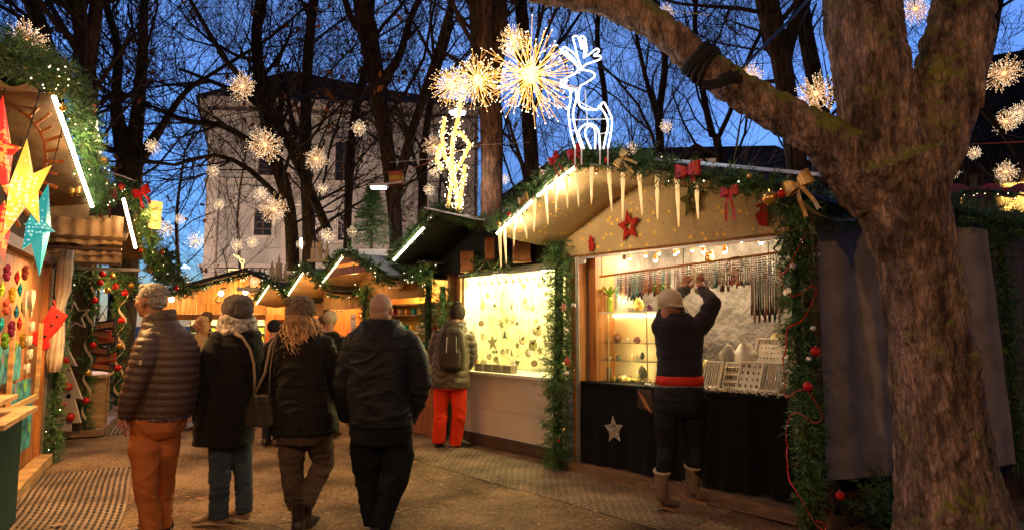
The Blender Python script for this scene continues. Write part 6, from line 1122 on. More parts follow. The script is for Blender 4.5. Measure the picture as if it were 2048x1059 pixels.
# neon reindeer
YN = 4.75; rc = P(1180, 300, YN); r = thing('neon_reindeer', 'white neon tube reindeer standing on the canopy peak', 'light figure', rc)
def nt(pts, rad=.0065, cl=False):
    p = [P(x, y, YN) for x, y in pts]; out = []
    for i in range(len(p) - 1):
        a = p[max(i - 1, 0)]; b = p[i]; c = p[i + 1]; d = p[min(i + 2, len(p) - 1)]
        for j in range(5): t = j / 5; out.append(.5 * ((2 * b) + (c - a) * t + (2 * a - 5 * b + 4 * c - d) * t * t + (3 * b - a - 3 * c + d) * t ** 3))
    out.append(p[-1]); mb.tube(out, rad, 7)
mb = MB(); nt([(1150, 296), (1141, 262), (1137, 225), (1141, 200), (1139, 180), (1122, 173), (1122, 164), (1133, 156), (1150, 148), (1157, 140), (1178, 142), (1188, 147), (1188, 155), (1172, 166), (1160, 174), (1157, 195), (1160, 212), (1175, 219), (1195, 219), (1206, 205), (1213, 214), (1220, 228), (1224, 240), (1222, 265), (1216, 296)])
nt([(1163, 296), (1152, 262), (1146, 228), (1152, 200), (1152, 178)]); nt([(1150, 180), (1128, 172), (1135, 160)], .009)
nt([(1168, 298), (1160, 276), (1158, 262), (1166, 252), (1180, 248), (1192, 254), (1198, 268), (1200, 298)]); nt([(1182, 298), (1171, 272), (1172, 258), (1181, 252), (1190, 262), (1190, 298)]); nt([(1196, 219), (1199, 212), (1204, 219), (1212, 232), (1216, 250), (1212, 272), (1207, 298)]); mb.build('body_tube', m_neon, r, True)
mb = MB(); nt([(1160, 142), (1150, 128), (1124, 104), (1125, 97), (1131, 95), (1148, 107), (1155, 116), (1150, 92), (1146, 76), (1151, 72), (1157, 76), (1163, 98), (1163, 86), (1161, 74), (1166, 73), (1171, 80), (1173, 98), (1172, 112), (1180, 108), (1193, 98), (1198, 103), (1188, 112), (1200, 112), (1200, 119), (1180, 126), (1168, 132), (1164, 142)]); nt([(1155, 116), (1161, 130), (1163, 140)]); nt([(1130, 102), (1146, 118), (1156, 132)], .009); nt([(1168, 80), (1169, 100), (1168, 116)], .009); mb.build('antler_tube', m_neon, r, True)
mb = MB()
for a, b in (((1137, 240), (1222, 238)), ((1141, 262), (1160, 262)), ((1198, 268), (1222, 265)), ((1170, 180), (1175, 248)), ((1150, 200), (1190, 219))): mb.tube([P(a[0], a[1], YN + .01), P(b[0], b[1], YN + .01)], .004, 5)
for x in (1150, 1163, 1200, 1216): mb.tube([P(x, 294, YN + .01), P(x, 330, YN + .01)], .006, 5)
mb.build('frame', m_white, r); lamp('neon_glow', P(1175, 210, YN - .2), 2.5, (.85, .93, 1), r, .2)
# golden reindeer on the far roof
r = thing('wire_reindeer', 'golden light-wire reindeer standing on the lane-end stall ridge', 'light figure', P(482, 560, 14.0)); YG = 14.0
def gt(pts, rad=.015): mb.tube([P(x, y, YG) for x, y in pts], rad, 5)
mb = MB(); gt([(458, 562), (459, 548), (457, 538), (470, 539), (485, 539), (486, 530), (480, 522), (478, 518), (488, 519), (488, 524), (484, 530), (487, 545), (488, 562)]); gt([(463, 562), (466, 552), (474, 547), (482, 552), (483, 562)]); gt([(458, 545), (484, 544)]); gt([(459, 550), (470, 543)]); gt([(480, 518), (474, 514), (467, 509)], .016); gt([(481, 519), (476, 511)], .016); mb.build('wire_body', M('pale_gold_light_wire', (1, .8, .4), emis=(1, .70, .28), es=.9, var=0), r, True)
mb = MB(); gt([(366, 528), (380, 536), (372, 534), (362, 536), (372, 530)], .02); tag(mb.build('neon_sign', M('blue_neon', (.3, .5, 1), emis=(.25, .45, 1), es=3, var=0)), 'small blue neon squiggle far behind the left stalls', 'neon')
# ------------------------------------------------------------------ starburst light balls
def ball_proto(seed, n, straight, core, tip):
    rng = random.Random(seed); wb_ = MB(); bb = MB(); root = thing('starburst_light', 'x', 'light ball', (0, 0, 0), 'starburst light balls hanging in the trees')
    for k in range(n):
        z = 1 - 2 * (k + .5) / n; a = k * 2.39996; d = Vector((math.sqrt(1 - z * z) * math.cos(a), math.sqrt(1 - z * z) * math.sin(a), z)); L_ = rng.uniform(.6, 1.0); e = d * L_; f = d * L_ * .55; wb_.tube([d * .08, f, e], ([.0065, .006, .0045] if straight else [.009, .008, .006]), 3, False); bb.octa(e, tip)
        for j in range(2 if straight else 3): o = d.orthogonal().normalized(); o.rotate(Matrix.Rotation(rng.uniform(0, 6.28), 3, d)); s = rng.uniform(.4, .75); q = d * L_ * s; g_ = q + (d + o * rng.uniform(.4, .8)).normalized() * rng.uniform(.18, .32); wb_.tube([q, g_], .0045 if straight else .006, 3, False); bb.octa(g_, tip)
        for j in range(2): bb.octa(d * rng.uniform(.15, .6), tip * .8)
    wb_.build('wires', m_wireg if straight else m_wires, root); o = bb.build('bulbs', m_bulb if straight else m_bulbw, root); o['kind'] = 'stuff'; c_ = MB(); c_.ball((0, 0, 0), core, 12, 8); c_.build('core', m_core, root, True)
    t = MB(); t.tube([(0, 0, .1), (.02, 0, 2.5), (0, 0, 5)], .004, 3); t.build('cord', m_dark, root); return root
pA = ball_proto(1, 70, True, .15, .012); pB = ball_proto(2, 56, False, .09, .0125); pC = ball_proto(3, 38, False, .08, .018)
balls = [(1060, 150, 118, 'A', 'biggest golden starburst, left of the neon reindeer'), (955, 160, 66, 'A', 'golden starburst between the biggest one and the leftmost cluster'), (903, 172, 50, 'A', 'golden starburst above the lit sculpture'), (1026, 82, 38, 'A', 'golden starburst just above the biggest one'), (1632, 187, 48, 'B', 'starburst hanging left of the big fork under open sky'), (1830, 18, 36, 'B', 'starburst seen in the gap between the two great forks'), (2008, 147, 42, 'B', 'starburst highest at the right edge'), (2012, 243, 30, 'B', 'starburst partly behind a branch at the right edge'), (1500, 152, 34, 'B', 'starburst half hidden behind the mossy limb'), (55, 78, 46, 'B', 'starburst resting on the left stall garland'), (530, 290, 42, 'B', 'large starburst before the pale building left windows'), (485, 173, 35, 'B', 'starburst at the pale building eave'), (548, 418, 34, 'B', 'large whitish starburst low before the pale building'), (632, 318, 30, 'B', 'starburst left of the arched window'), (868, 292, 28, 'B', 'starburst left of the lit sculpture upper part'), (305, 293, 19, 'C', 'small starburst in the sky above the amber lantern'), (718, 256, 20, 'C', 'small starburst right of the building eave middle'), (427, 342, 16, 'C', 'small starburst by the building corner, the upper one'), (438, 409, 15, 'C', 'small starburst below the corner one'), (360, 438, 14, 'C', 'tiny starburst nearest the amber lantern'), (330, 457, 21, 'C', 'starburst touching the amber lantern side'), (392, 482, 22, 'C', 'starburst low at the building corner'), (522, 387, 18, 'C', 'small starburst above the large whitish one'), (474, 490, 15, 'C', 'left one of the low pair above the golden reindeer'), (505, 484, 15, 'C', 'right one of the low pair above the golden reindeer'), (600, 488, 11, 'C', 'tiny starburst left of the slim candle group'), (645, 378, 14, 'C', 'small starburst between two dark trunks'), (705, 463, 14, 'C', 'small starburst behind the little roof fir'), (870, 340, 20, 'C', 'starburst beside the lit sculpture middle'), (858, 380, 15, 'C', 'lowest starburst left of the lit sculpture'), (1010, 358, 13, 'C', 'small starburst right of the broad trunk'), (1078, 346, 20, 'C', 'small starburst behind the garland left of the canopy peak'), (1263, 297, 17, 'C', 'small starburst just above the canopy garland'), (1332, 253, 17, 'C', 'small starburst in the sky below the mossy limb'), (1332, 26, 22, 'B', 'starburst right above the mossy limb at the top edge'), (1903, 341, 22, 'C', 'starburst touching the foreground trunk right side'), (1949, 306, 17, 'C', 'small starburst right of the foreground trunk'), (2012, 344, 27, 'B', 'starburst low at the right edge over the red cloth'), (2040, 225, 26, 'C', 'starburst cut by the right edge'), (655, 470, 18, 'C', 'starburst glimmering behind the slim candle group'), (600, 566, 12, 'C', 'tiny starburst over the lane-end roof')]
balls[-1] = (508, 562, 13, 'C', 'tiny starburst on the lane-end stall roof right of the reindeer')
for i, (px, py, rr, k, lab) in enumerate(balls):
    Y = {0: 6.2, 1: 8.4, 2: 8.6, 3: 8.2, 9: 4.1}.get(i, min(13, max(8.2, .30 * 1300 / rr))); 
    if i in (40,): Y = 13.6
    if i in (35, 36, 37): Y = 11
    R_ = rr * Y / 1300; pr = {'A': pA, 'B': pB, 'C': pC}[k]
    tgt = pr if pr['label'] == 'x' else dup(pr, (0, 0, 0)); tgt.location = P(px, py, Y); tgt.scale = (R_,) * 3; tgt.rotation_euler = (0.25 * math.sin(i * 2.3), 0.25 * math.sin(i * 1.7), i * 1.3); tgt['label'] = lab
    tgt['_o'] = tuple(P(px, py, Y))
lamp('starburst_glow', P(1060, 150, 6.0), 16, (1, .62, .25), None, .4); lamp('starburst_glow', P(940, 170, 8.2), 14, (1, .62, .25), None, .4)
# ------------------------------------------------------------------ buildings
m_fac = M('pale_stucco', (.38, .34, .30), rough=.9, var=.25, scale=.7, bump=.2, bscale=12); m_faz = M('stucco_trim', (.46, .38, .32), rough=.8, var=.08); m_win = M('dark_window_glass', (.02, .02, .025), rough=.12, var=.2); m_tile = M('dark_roof_tiles', (.028, .018, .015), spec=.05, rough=.95, var=.4, scale=2, bump=.6, bscale=20)
YB = 34.0; A0 = P(422, 200, YB); A1 = P(800, 236, YB * .98); eave = 13.4
bd = thing('pale_building', 'large pale stucco building with dark hipped roof behind the trees', 'building', (A0.x, YB, 0))
U = Vector((A1.x + 4 - A0.x, 1.5, 0)); WL = U.length; U.normalize(); Nn = Vector((-U.y, U.x, 0)); V2 = Vector((-.38, .92, 0)).normalized()
fr = Fr((A0.x, A0.y), (A0.x + U.x, A0.y + U.y))
mb = MB(); o = Vector((A0.x, A0.y, 0)); mb.add([o, o + U * WL, o + U * WL + Z * eave, o + Z * eave], [(0, 1, 2, 3)]); mb.add([o, o + Z * eave, o + V2 * 24 + Z * eave, o + V2 * 24], [(0, 1, 2, 3)]); 
mb.add([o + U * WL, o + U * WL + V2 * 24, o + U * WL + V2 * 24 + Z * eave, o + U * WL + Z * eave], [(0, 1, 2, 3)]); mb.build('wall', m_fac, bd)
mb = MB()
for z, d, h in ((eave, .5, .35), (eave - .6, .25, .16), (4.6, .2, .2), (9.2, .12, .12)):
    mb.beam(o - Nn * d / 2 + Z * z, o + U * WL - Nn * d / 2 + Z * z, d + .1, h); W2 = Vector((-V2.y, V2.x, 0)); mb.beam(o + W2 * d / 2 + Z * z, o + V2 * 24 + W2 * d / 2 + Z * z, d + .1, h)
for x in (.3, 4.2, WL - .5): mb.fbox(fr, x - .3, x + .3, -.14, .0, 0, eave - .6)
mb.build('cornice', m_faz, bd)
mb = MB(); e = .6; c1 = o - U * e - Nn * e + Z * (eave + .18); c2 = o + U * (WL + e) - Nn * e + Z * (eave + .18); c3 = o + U * (WL + e) + V2 * 24 + Z * (eave + .18); c4 = o - U * e + V2 * 24 + Z * (eave + .18); r1 = o + U * 4.4 + V2 * 6 + Z * 17.6; r2 = o + U * (WL - 4) + V2 * 6 + Z * 16.6; r3 = r1 + V2 * 12; r4 = r2 + V2 * 12
mb.add([c1, c2, c3, c4, r1, r2, r3, r4], [(0, 1, 5, 4), (1, 2, 7, 5), (2, 3, 6, 7), (3, 0, 4, 6), (4, 5, 7, 6)]); mb.build('roof', m_tile, bd)
def window(fr_, x, z, w, h, par, arch=False, n=(2, 4)):
    t = MB(); t.fbox(fr_, x - w / 2 - .18, x + w / 2 + .18, -.10, -.01, z - .2, z - .02); t.fbox(fr_, x - w / 2 - .16, x - w / 2, -.08, .0, z, z + h); t.fbox(fr_, x + w / 2, x + w / 2 + .16, -.08, .0, z, z + h); t.fbox(fr_, x - w / 2 - .25, x + w / 2 + .25, -.14, .0, z + h + .02, z + h + .22); t.m = 1
    for i in range(1, n[0]): t.fbox(fr_, x - w / 2 + w * i / n[0] - .03, x - w / 2 + w * i / n[0] + .03, -.05, -.025, z, z + h)
    for i in range(1, n[1]): t.fbox(fr_, x - w / 2, x + w / 2, -.048, -.027, z + h * i / n[1] - .025, z + h * i / n[1] + .025)
    f = t.build('window', [m_faz, m_wdark], par); t = MB(); t.fbox(fr_, x - w / 2, x + w / 2, -.025, -.012, z, z + h); t.build('pane', m_win, f)
def wz(px, py): x, z = fr.hit(px, py); return x, z
for (xa_, ya_, xb_, yb_) in ((517, 308, 548, 350), (670, 286, 706, 362), (508, 420, 545, 470), (676, 430, 704, 480), (600, 300, 628, 356)):
    a, b = wz(xa_, yb_); c, d = wz(xb_, ya_); window(fr, (a + c) / 2, b, c - a, d - b, bd)
fs = Fr((o.x + V2.x * 24, o.y + V2.y * 24), (o.x, o.y))
for k in range(6):
    for z in (1.2, 5.6, 10): window(fs, 3 + 3.7 * k, z, 1.3, 2.3, bd)
for i, (x, y) in enumerate(((-17.5, 27.5), (-8.5, 26.5), (6.5, 20))):  # street lamps added to brighten the buildings behind the stalls
    c = Vector((x, y, 4.6)); r = thing('added_street_lamp', ('street lamp added to brighten the pale building corner', 'street lamp added to brighten the middle of the pale building', 'added street lamp behind the jewellery stall')[i], 'street lamp', (x, y, 0), 'added street lamps behind the stalls'); mb = MB(); mb.tube([(x, y, 0), (x, y, 2), (x, y, 4.5)], [.09, .06, .05], 10); mb.build('pole', m_dark, r); mb = MB(); mb.lathe(c, [(.1, 0), (.2, .1), (.22, .4), (.05, .5)], 12); mb.build('lamp_head', M('added_street_lamp_glass', (1, .8, .6), emis=(1, .7, .45), es=6, var=0), r, True); lamp('added_street_light', c + Vector((0, .1, .8)), (800, 950, 350)[i], (1, .74, .58), r, .25)
# dark roofed houses at the right
hb = thing('dark_roofed_house', 'long low house with dark roof and small pale dormer right of the reindeer', 'building', P(1400, 600, 26)); HR = Fr((P(1000, 500, 28).x, 28), (P(1700, 500, 24).x, 24))
hl = HR.L; mb = MB(); mb.fbox(HR, 0, hl, 0, 9, 0, 6.6); mb.build('wall', m_fac, hb)
mb = MB(); p = [HR.w(-.6, -.6, 6.5), HR.w(hl + .6, -.6, 6.5), HR.w(hl + .6, 9.6, 6.5), HR.w(-.6, 9.6, 6.5), HR.w(2, 4.5, 10.2), HR.w(hl - 2, 4.5, 9.6)]; mb.add(p, [(0, 1, 5, 4), (1, 2, 5), (2, 3, 4, 5), (3, 0, 4)]); mb.build('roof', m_tile, hb)
x, z = HR.hit(1392, 300, 0); mb = MB(); mb.fbox(HR, x - .8, x + .8, .4, 2.2, 6.9, 8.2); mb.build('dormer', m_faz, hb); mb = MB(); mb.fbox(HR, x - .3, x + .3, .37, .392, 7.2, 7.9); mb.build('window', m_win, hb); mb = MB(); mb.beam(HR.w(x - .95, 1.3, 8.2), HR.w(x, 1.3, 8.8), 2.1, .08); mb.beam(HR.w(x, 1.3, 8.8), HR.w(x + .95, 1.3, 8.2), 2.1, .08); mb.build('dormer_roof', m_tile, hb)
for k in range(5): window(HR, 2 + hl / 5.4 * k, 3.4, 1.1, 1.7, hb)
th = thing('half_timbered_house', 'half-timbered house with steep dark roof at the right edge', 'building', P(1980, 600, 16)); TH = Fr((P(1750, 500, 17).x, 17), (P(2150, 500, 15).x, 15)); tl = TH.L
mb = MB(); mb.fbox(TH, 0, tl, 0, 6, 0, 5.4); mb.build('wall', M('white_plaster', (.5, .46, .42), rough=.8, var=.08), th)
mb = MB(); mb.fbox(TH, 0, tl, -.06, .0, 3.2, 3.4); mb.fbox(TH, 0, tl, -.06, .0, 5.2, 5.45)
for k in range(9): x = tl * k / 8; mb.fbox(TH, x - .09, x + .09, -.05, -.001, 3.4, 5.2); (mb.beam(TH.w(x + .15, -.03, 3.45), TH.w(x + tl / 8 - .2, -.03, 5.15), .06, .16, TH.y) if k % 2 == 0 and k < 8 else None)
mb.build('timber_frame', m_wdark, th)
mb = MB(); p = [TH.w(-.5, -.7, 5.3), TH.w(tl + .5, -.7, 5.3), TH.w(tl + .5, 6.7, 5.3), TH.w(-.5, 6.7, 5.3), TH.w(-.5, 3, 9.2), TH.w(tl + .5, 3, 9.2)]; mb.add(p, [(0, 1, 5, 4), (1, 2, 5), (2, 3, 4, 5), (3, 0, 4)]); mb.build('roof', m_tile, th)
for px in (1888, 2035): x, z = TH.hit(px, 370, 0); o_ = MB(); o_.fbox(TH, x - .35, x + .35, -.08, -.052, 3.6, 4.9); o_.build('lit_window', M('lit_window_glow', (1, .6, .15), emis=(1, .55, .12), es=1.1, var=.2), th)
mb = MB(); a = P(1975, 385, 7.5); mb.grid(lambda u, v: P(1900, 392, 7.5) + Vector((1.6 * u, .5 * u, .03 * math.sin(u * 20) + .12 * v + .12 * u)), 30, 4); tag(mb.build('red_canopy', M('red_tarpaulin', (.5, .04, .03), rough=.5, bump=.5), None, True), 'red cloth canopy showing above the dark fir garland at the right', 'canopy')
garland([P(1905, 388, 7.3), P(1960, 380, 7.4), P(2060, 392, 7.6)], .04, 'thin dark garland with lights on the red canopy edge', 'fir garlands on the stalls', seed=61, dens=30, lights=14)
# fallen leaves
rng = random.Random(17); lvm = [m_oleaf, M('withered_tan_leaf', (.36, .22, .10), rough=.7, var=.4)]
def leafmesh(c, s, a, tilt=.3):
    mb = MB(); u = Vector((math.cos(a), math.sin(a), 0)); v = Vector((-u.y, u.x, 0)); pr = [(-1, 0), (-.5, .32), (0, .42), (.5, .28), (1, 0), (.5, -.25), (0, -.38), (-.5, -.3)]; vs = [Vector(c) + u * (x * s) + v * (y * s) + Z * (.012 + .25 * s * (x * x) * tilt + .12 * s * abs(y)) for x, y in pr]; vs.append(Vector(c) + Z * .012); mb.add(vs, [(i, (i + 1) % 8, 8) for i in range(8)]); return mb
for i, (px, py, s, lab) in enumerate(((897, 1004, .055, 'lone curled leaf in the open ground before the right mat'), (1190, 1023, .04, 'tan leaf lying on the long rubber mat'), (400, 998, .05, 'withered leaf between the first two walkers feet'), (568, 1040, .05, 'leaf left of the curly haired walker shoes'), (1052, 975, .04, 'small leaf by the edge of the right mat'), (700, 915, .05, 'flat leaf behind the bald man legs'), (240, 880, .06, 'leaf on the ground near the white tree board'), (118, 1052, .06, 'leaf on the left rubber mat'), (735, 905, .05, 'leaf in the gap beside the bald man knee'))):
    c = G(px, py); c.z = gz(c.x, c.y) + .012; tag(leafmesh(c, s, rng.uniform(0, 6)).build('fallen_leaf', lvm[i % 2]), lab, 'leaf', 'single fallen leaves')
mb = MB()
for k in range(900):
    c = G(rng.uniform(60, 1500), rng.uniform(830, 1059)); c.x += rng.gauss(0, .3); c.y += rng.gauss(0, .3); c.z = gz(c.x, c.y) + .001; t = leafmesh(c, rng.uniform(.008, .028), rng.uniform(0, 6)); mb.m = rng.randrange(2); mb.add(t.v, t.f)
tag(mb.build('leaf_litter', lvm), 'scattered crumbs of dry leaf trodden into the ground', 'leaf litter', None, 'stuff')
# ------------------------------------------------------------------ people
m_skin = M('warm_skin', (.50, .24, .15), rough=.5, var=.12, scale=14, bump=.15, bscale=90); m_skinr = M('ruddy_skin', (.46, .20, .12), rough=.5, var=.18, scale=14, bump=.15, bscale=90)
m_eye = M('eye_white', (.7, .68, .62), rough=.2); m_leather = M('dark_leather', (.03, .018, .012), rough=.4, var=.3, bump=.3); m_sole = M('pale_rubber_sole', (.55, .45, .33), rough=.7)
def el(mb, c, f, a, b, h, n=16, m=12):             # ellipsoid: half width a, half depth b along f, half height h
    f = Vector((f.x, f.y, 0)).normalized(); r = Vector((f.y, -f.x, 0)); s = len(mb.v); mb.ball((0, 0, 0), 1, n, m)
    for i in range(s, len(mb.v)): v = mb.v[i]; mb.v[i] = Vector(c) + r * (v.x * a) + f * (v.y * b) + Z * (v.z * h)
def head(mb, c, f, s=1.0, neck=None, tilt=0.0):
    f = Vector((f.x, f.y, 0)).normalized(); r = Vector((f.y, -f.x, 0)); c = Vector(c); st_ = len(mb.v)
    el(mb, c + Z * .03 * s - f * .012 * s, f, .076 * s, .098 * s, .088 * s); el(mb, c - Z * .035 * s + f * .018 * s, f, .062 * s, .078 * s, .082 * s); el(mb, c - Z * .088 * s + f * .058 * s, f, .03 * s, .028 * s, .024 * s, 10, 8)
    mb.tube([c + f * .088 * s + Z * .018 * s, c + f * .105 * s - Z * .012 * s, c + f * .112 * s - Z * .028 * s, c + f * .088 * s - Z * .034 * s], [.009 * s, .012 * s, .015 * s, .011 * s], 8)
    el(mb, c + f * .082 * s + Z * .030 * s, f, .05 * s, .016 * s, .012 * s, 10, 8); el(mb, c + f * .086 * s - Z * .058 * s, f, .024 * s, .014 * s, .010 * s, 10, 8); el(mb, c + f * .06 * s - Z * .02 * s + r * .035 * s, f, .028 * s, .03 * s, .03 * s, 10, 8); el(mb, c + f * .06 * s - Z * .02 * s - r * .035 * s, f, .028 * s, .03 * s, .03 * s, 10, 8)
    for q in (-1, 1): el(mb, c + r * (.078 * s * q) - f * .008 * s - Z * .008 * s, (f + r * .4 * q), .010 * s, .020 * s, .033 * s, 10, 8)
    if neck is not None: mb.tube([c - Z * .02 * s - f * .02 * s, c - Z * .09 * s - f * .022 * s, neck], [.055 * s, .056 * s, .068 * s], 14)
    if tilt: 
        Rm = Matrix.Rotation(tilt, 3, r)
        for i in range(st_, len(mb.v)): mb.v[i] = c + Rm @ (mb.v[i] - c)
def eyes(root, c, f, s=1.0):
    f = Vector((f.x, f.y, 0)).normalized(); r = Vector((f.y, -f.x, 0))
    for q in (-1, 1):
        mb = MB(); e = Vector(c) + f * .083 * s + r * .032 * s * q + Z * .010 * s; mb.ball(e, .0125 * s, 10, 8); mb.m = 1; mb.ball(e + f * .0065 * s, .0075 * s, 8, 6); mb.build('eye', [m_eye, m_black], root, True)
def hand(mb, w, d, n, side=1, s=1.0, curl=.5, L_=1.0):   # wrist, direction, palm normal
    d = Vector(d).normalized(); n = (Vector(n) - d * Vector(n).dot(d)).normalized(); a = d.cross(n) * side; w = Vector(w)
    mb.tube([w - d * .03 * s, w, w + d * .03 * s, w + d * .07 * s, w + d * .088 * s], [(.026 * s, .022 * s), (.028 * s, .02 * s), (.038 * s, .017 * s), (.041 * s, .015 * s), (.036 * s, .012 * s)], 12) if abs(d.z) < 2 else None
    for i, (o, l) in enumerate(((-.031, .070), (-.010, .082), (.011, .076), (.031, .060))):
        p = w + d * (.085 - .006 * abs(i - 1.2)) * s + a * o * s; dd = d.copy(); pts = [p - d * .012 * s, p]; R_ = [.0085 * s, .0085 * s]
        for k, fr_ in enumerate((.42, .32, .26)): dd = (dd + n * curl * (.6 + .25 * k)).normalized(); pts.append(pts[-1] + dd * l * fr_ * s); R_.append((.0082 - .0007 * k) * s)
        mb.tube(pts, R_, 8)
    p = w + d * .03 * s - a * .03 * s; t = (d * .7 - a * .7 + n * .25).normalized(); t2 = (d * .9 - a * .2 + n * .5).normalized(); mb.tube([p, p + t * .034 * s, p + t * .034 * s + t2 * .03 * s, p + t * .034 * s + t2 * .052 * s], [.013 * s, .0105 * s, .0095 * s, .008 * s], 8)
def folds(sd, amp=.006, fx=4, fz=13):
    s = Vector((sd * 1.7, sd, 0)); amp *= .8
    def fn(p, n):                                  # narrow raised creases over a soft sway
        c = abs(noise.noise(Vector((p.x * fx, p.y * fx, p.z * fz * .8 + 3 * noise.noise(p * 2.5 + s))) + s)); c2 = abs(noise.noise(Vector((p.x * fx * 2.2 + p.z * 5, p.y * fx * 2.2, p.z * fz * 1.5)) - s))
        return amp * (.9 - 4.2 * min(c, .3)) + amp * .5 * (.6 - 3 * min(c2, .25)) + amp * .6 * noise.noise(p * 5 + s)
    return fn
def seams(fn, zs, d=.006, w=.007):
    return lambda p, n: fn(p, n) - sum(d * max(0, 1 - abs(p.z - z) / w) for z in zs)
def shell(mb, name, m, root, vox=.012, fn=None, sm=3):
    o = mb.build(name, m, root, True); remesh(o, vox, sm)
    if fn: displace(o, fn)
    return o
class Fig:
    def __init__(s, Y, label, base, name='person', cat='person'):
        s.Y = Y; s.k = Y / 1300; b = Vector(base); s.r = thing(name, label, cat, b, 'people in the lane')
    def j(s, x, y, dy=0.0): return P(x, y, s.Y + dy)
    def torso(s, mb, rings, n=28, e=2.3):
        b = []
        for t in rings: c = s.j(t[0], t[1], t[4] if len(t) > 4 else 0); b.append((c.x, c.y, c.z, t[2] * s.k, t[3], t[5] * s.k if len(t) > 5 else 0))
        mb.loft(b, n, e)
    def limb(s, mb, pts, n=16): mb.tube([s.j(*p[:2], p[3] if len(p) > 3 else 0) for p in pts], [p[2] * s.k if not hasattr(p[2], '__len__') else (p[2][0] * s.k, p[2][1] * s.k) for p in pts], n)
    def ends(s, mb, pts):
        for p in pts: mb.ball(s.j(p[0], p[1], p[3] if len(p) > 3 else 0), p[2] * s.k, 12, 8)
def shoe(root, heel, d, ln, h, m, sole, w=.045, toe=0.0, name='shoe', shaft=0, ms=None):
    d = Vector((d[0], d[1], 0)).normalized(); a = Vector((d.y, -d.x, 0)); mb = MB(); heel = Vector(heel)
    for t, ww, hh in ((-.02, .6, .5), (.05, .85, .95), (.25, .9, 1.0), (.45, .9, .85), (.65, 1.08, .58), (.85, 1.0, .42), (.97, .7, .33), (1.0, .35, .2)):
        mb_c = heel + d * ln * t + Z * (h * hh * .5 + toe * t); 
        if t == -.02: b0 = len(mb.v)
        for k in range(14): an = 2 * PI * k / 14; mb.v.append(mb_c + a * (w * ww * math.cos(an)) + Z * (h * hh * .5 * (math.sin(an) if math.sin(an) > 0 else math.copysign(abs(math.sin(an)) ** .5, -1))))
    for i in range(7):
        for k in range(14): k2 = (k + 1) % 14; mb.f.append((b0 + i * 14 + k, b0 + i * 14 + k2, b0 + (i + 1) * 14 + k2, b0 + (i + 1) * 14 + k)); mb.mi.append(0)
    mb.f.append(tuple(b0 + k for k in reversed(range(14)))); mb.mi.append(0); mb.f.append(tuple(b0 + 98 + k for k in range(14))); mb.mi.append(0)
    if shaft: mb.tube([heel + d * ln * .22 + Z * h * .4, heel + d * ln * .17 + Z * (h + shaft * .5), heel + d * ln * .15 + Z * (h + shaft)], [w * .95, w * .95, w * 1.1], 14)
    o = shell(mb, name, m, root, .008, None, 3); mb = MB(); n = 18
    ring = [heel + d * (ln * (.49 + .53 * math.cos(2 * PI * k / n))) + a * (w * (.92 + .16 * math.cos(2 * PI * k / n)) * math.sin(2 * PI * k / n)) for k in range(n)]
    mb.add([v + Z * (.002 + toe * .5) for v in ring] + [v + Z * (.022 + toe * .5) for v in ring], [tuple(reversed(range(n))), tuple(range(n, 2 * n))] + [(k, (k + 1) % n, n + (k + 1) % n, n + k) for k in range(n)]); mb.build('sole', sole, o); return o
def inner(F_, mb, spine, arms=(), legs=()):        # the body under the clothes, one surface with head and hands
    mb.tube([F_.j(*p[:2], p[2] if len(p) > 2 else 0) for p in spine], [.07] * len(spine), 10)
    for a in arms: mb.tube([F_.j(*p[:2], p[2] if len(p) > 2 else 0) for p in a], [.032] * (len(a) - 1) + [.027], 8)
def knit(name, col, sc=60): return add_wave(cloth(name, col, bump=.5, bscale=150, var=.35, scale=40), sc, 3, .8, 'Z', .01)
# --- the grey haired man in the quilted jacket
m_quilt = M('dark_brown_nylon', (.080, .047, .032), rough=.52, var=.25, bump=.35, bscale=35, spec=.5); m_cord = add_wave(cloth('rust_orange_twill', (.52, .17, .05), bump=.4, var=.2, scale=5), 90, 2, .15)
A = Fig(4.67, 'grey-haired man with glasses in brown quilted jacket and rust trousers facing left', G(306, 1078)); f = Vector((-.96, .22, 0)); hc = A.j(301, 602)
mb = MB(); head(mb, hc, f, 1.02, A.j(322, 665)); inner(A, mb, [(322, 665), (328, 760), (318, 845)], [[(322, 690), (300, 700, -.1), (272, 762, -.2), (250, 822, -.18)]], [[(300, 850), (292, 940), (303, 1055)], [(335, 850), (326, 940, .15), (326, 1050, .15)]])
hand(mb, A.j(249, 826, -.18), (-.1, .05, -1), (.8, .5, 0), -1, 1.02, .35); shell(mb, 'body', m_skinr, A.r, .0055, None, 2); eyes(A.r, hc, f, 1.02)
mb = MB(); A.torso(mb, [(322, 640, 30, .105), (326, 656, 38, .125), (333, 672, 50, .15, 0), (335, 700, 59, .18), (332, 740, 62, .19), (328, 780, 62, .19), (322, 812, 60, .185), (319, 830, 57, .18)])
A.limb(mb, [(305, 672, 22, -.08), (296, 694, 25, -.15), (284, 728, 23, -.20), (272, 762, 21, -.22), (261, 795, 19, -.22), (252, 826, 15, -.19)]); A.ends(mb, [(300, 682, 24, -.10), (252, 824, 14.5, -.19)])
A.limb(mb, [(362, 690, 24, .12), (372, 740, 22, .2), (360, 790, 19, .26), (330, 825, 15, .25)])
shell(mb, 'quilted_jacket', m_quilt, A.r, .0095, lambda p, n: .0105 * abs(math.sin(PI * (p.z + .012 * math.sin(p.x * 5) + .02 * noise.noise(p * 3)) / .052)) ** .55 - .006 + .004 * noise.noise(p * 9), 3)
mb = MB(); mb.lathe((0, 0, 0), [(1, 0), (1.04, .5), (.98, 1), (.80, 1.02), (.80, .3)], 24); c0 = A.j(318, 652); mb.v = [c0 + Vector((v.x * .108, v.y * .10, v.z * .105 + .03 * v.x - .01)) for v in mb.v]; shell(mb, 'collar', m_quilt, A.r, .009, folds(3, .004), 2)
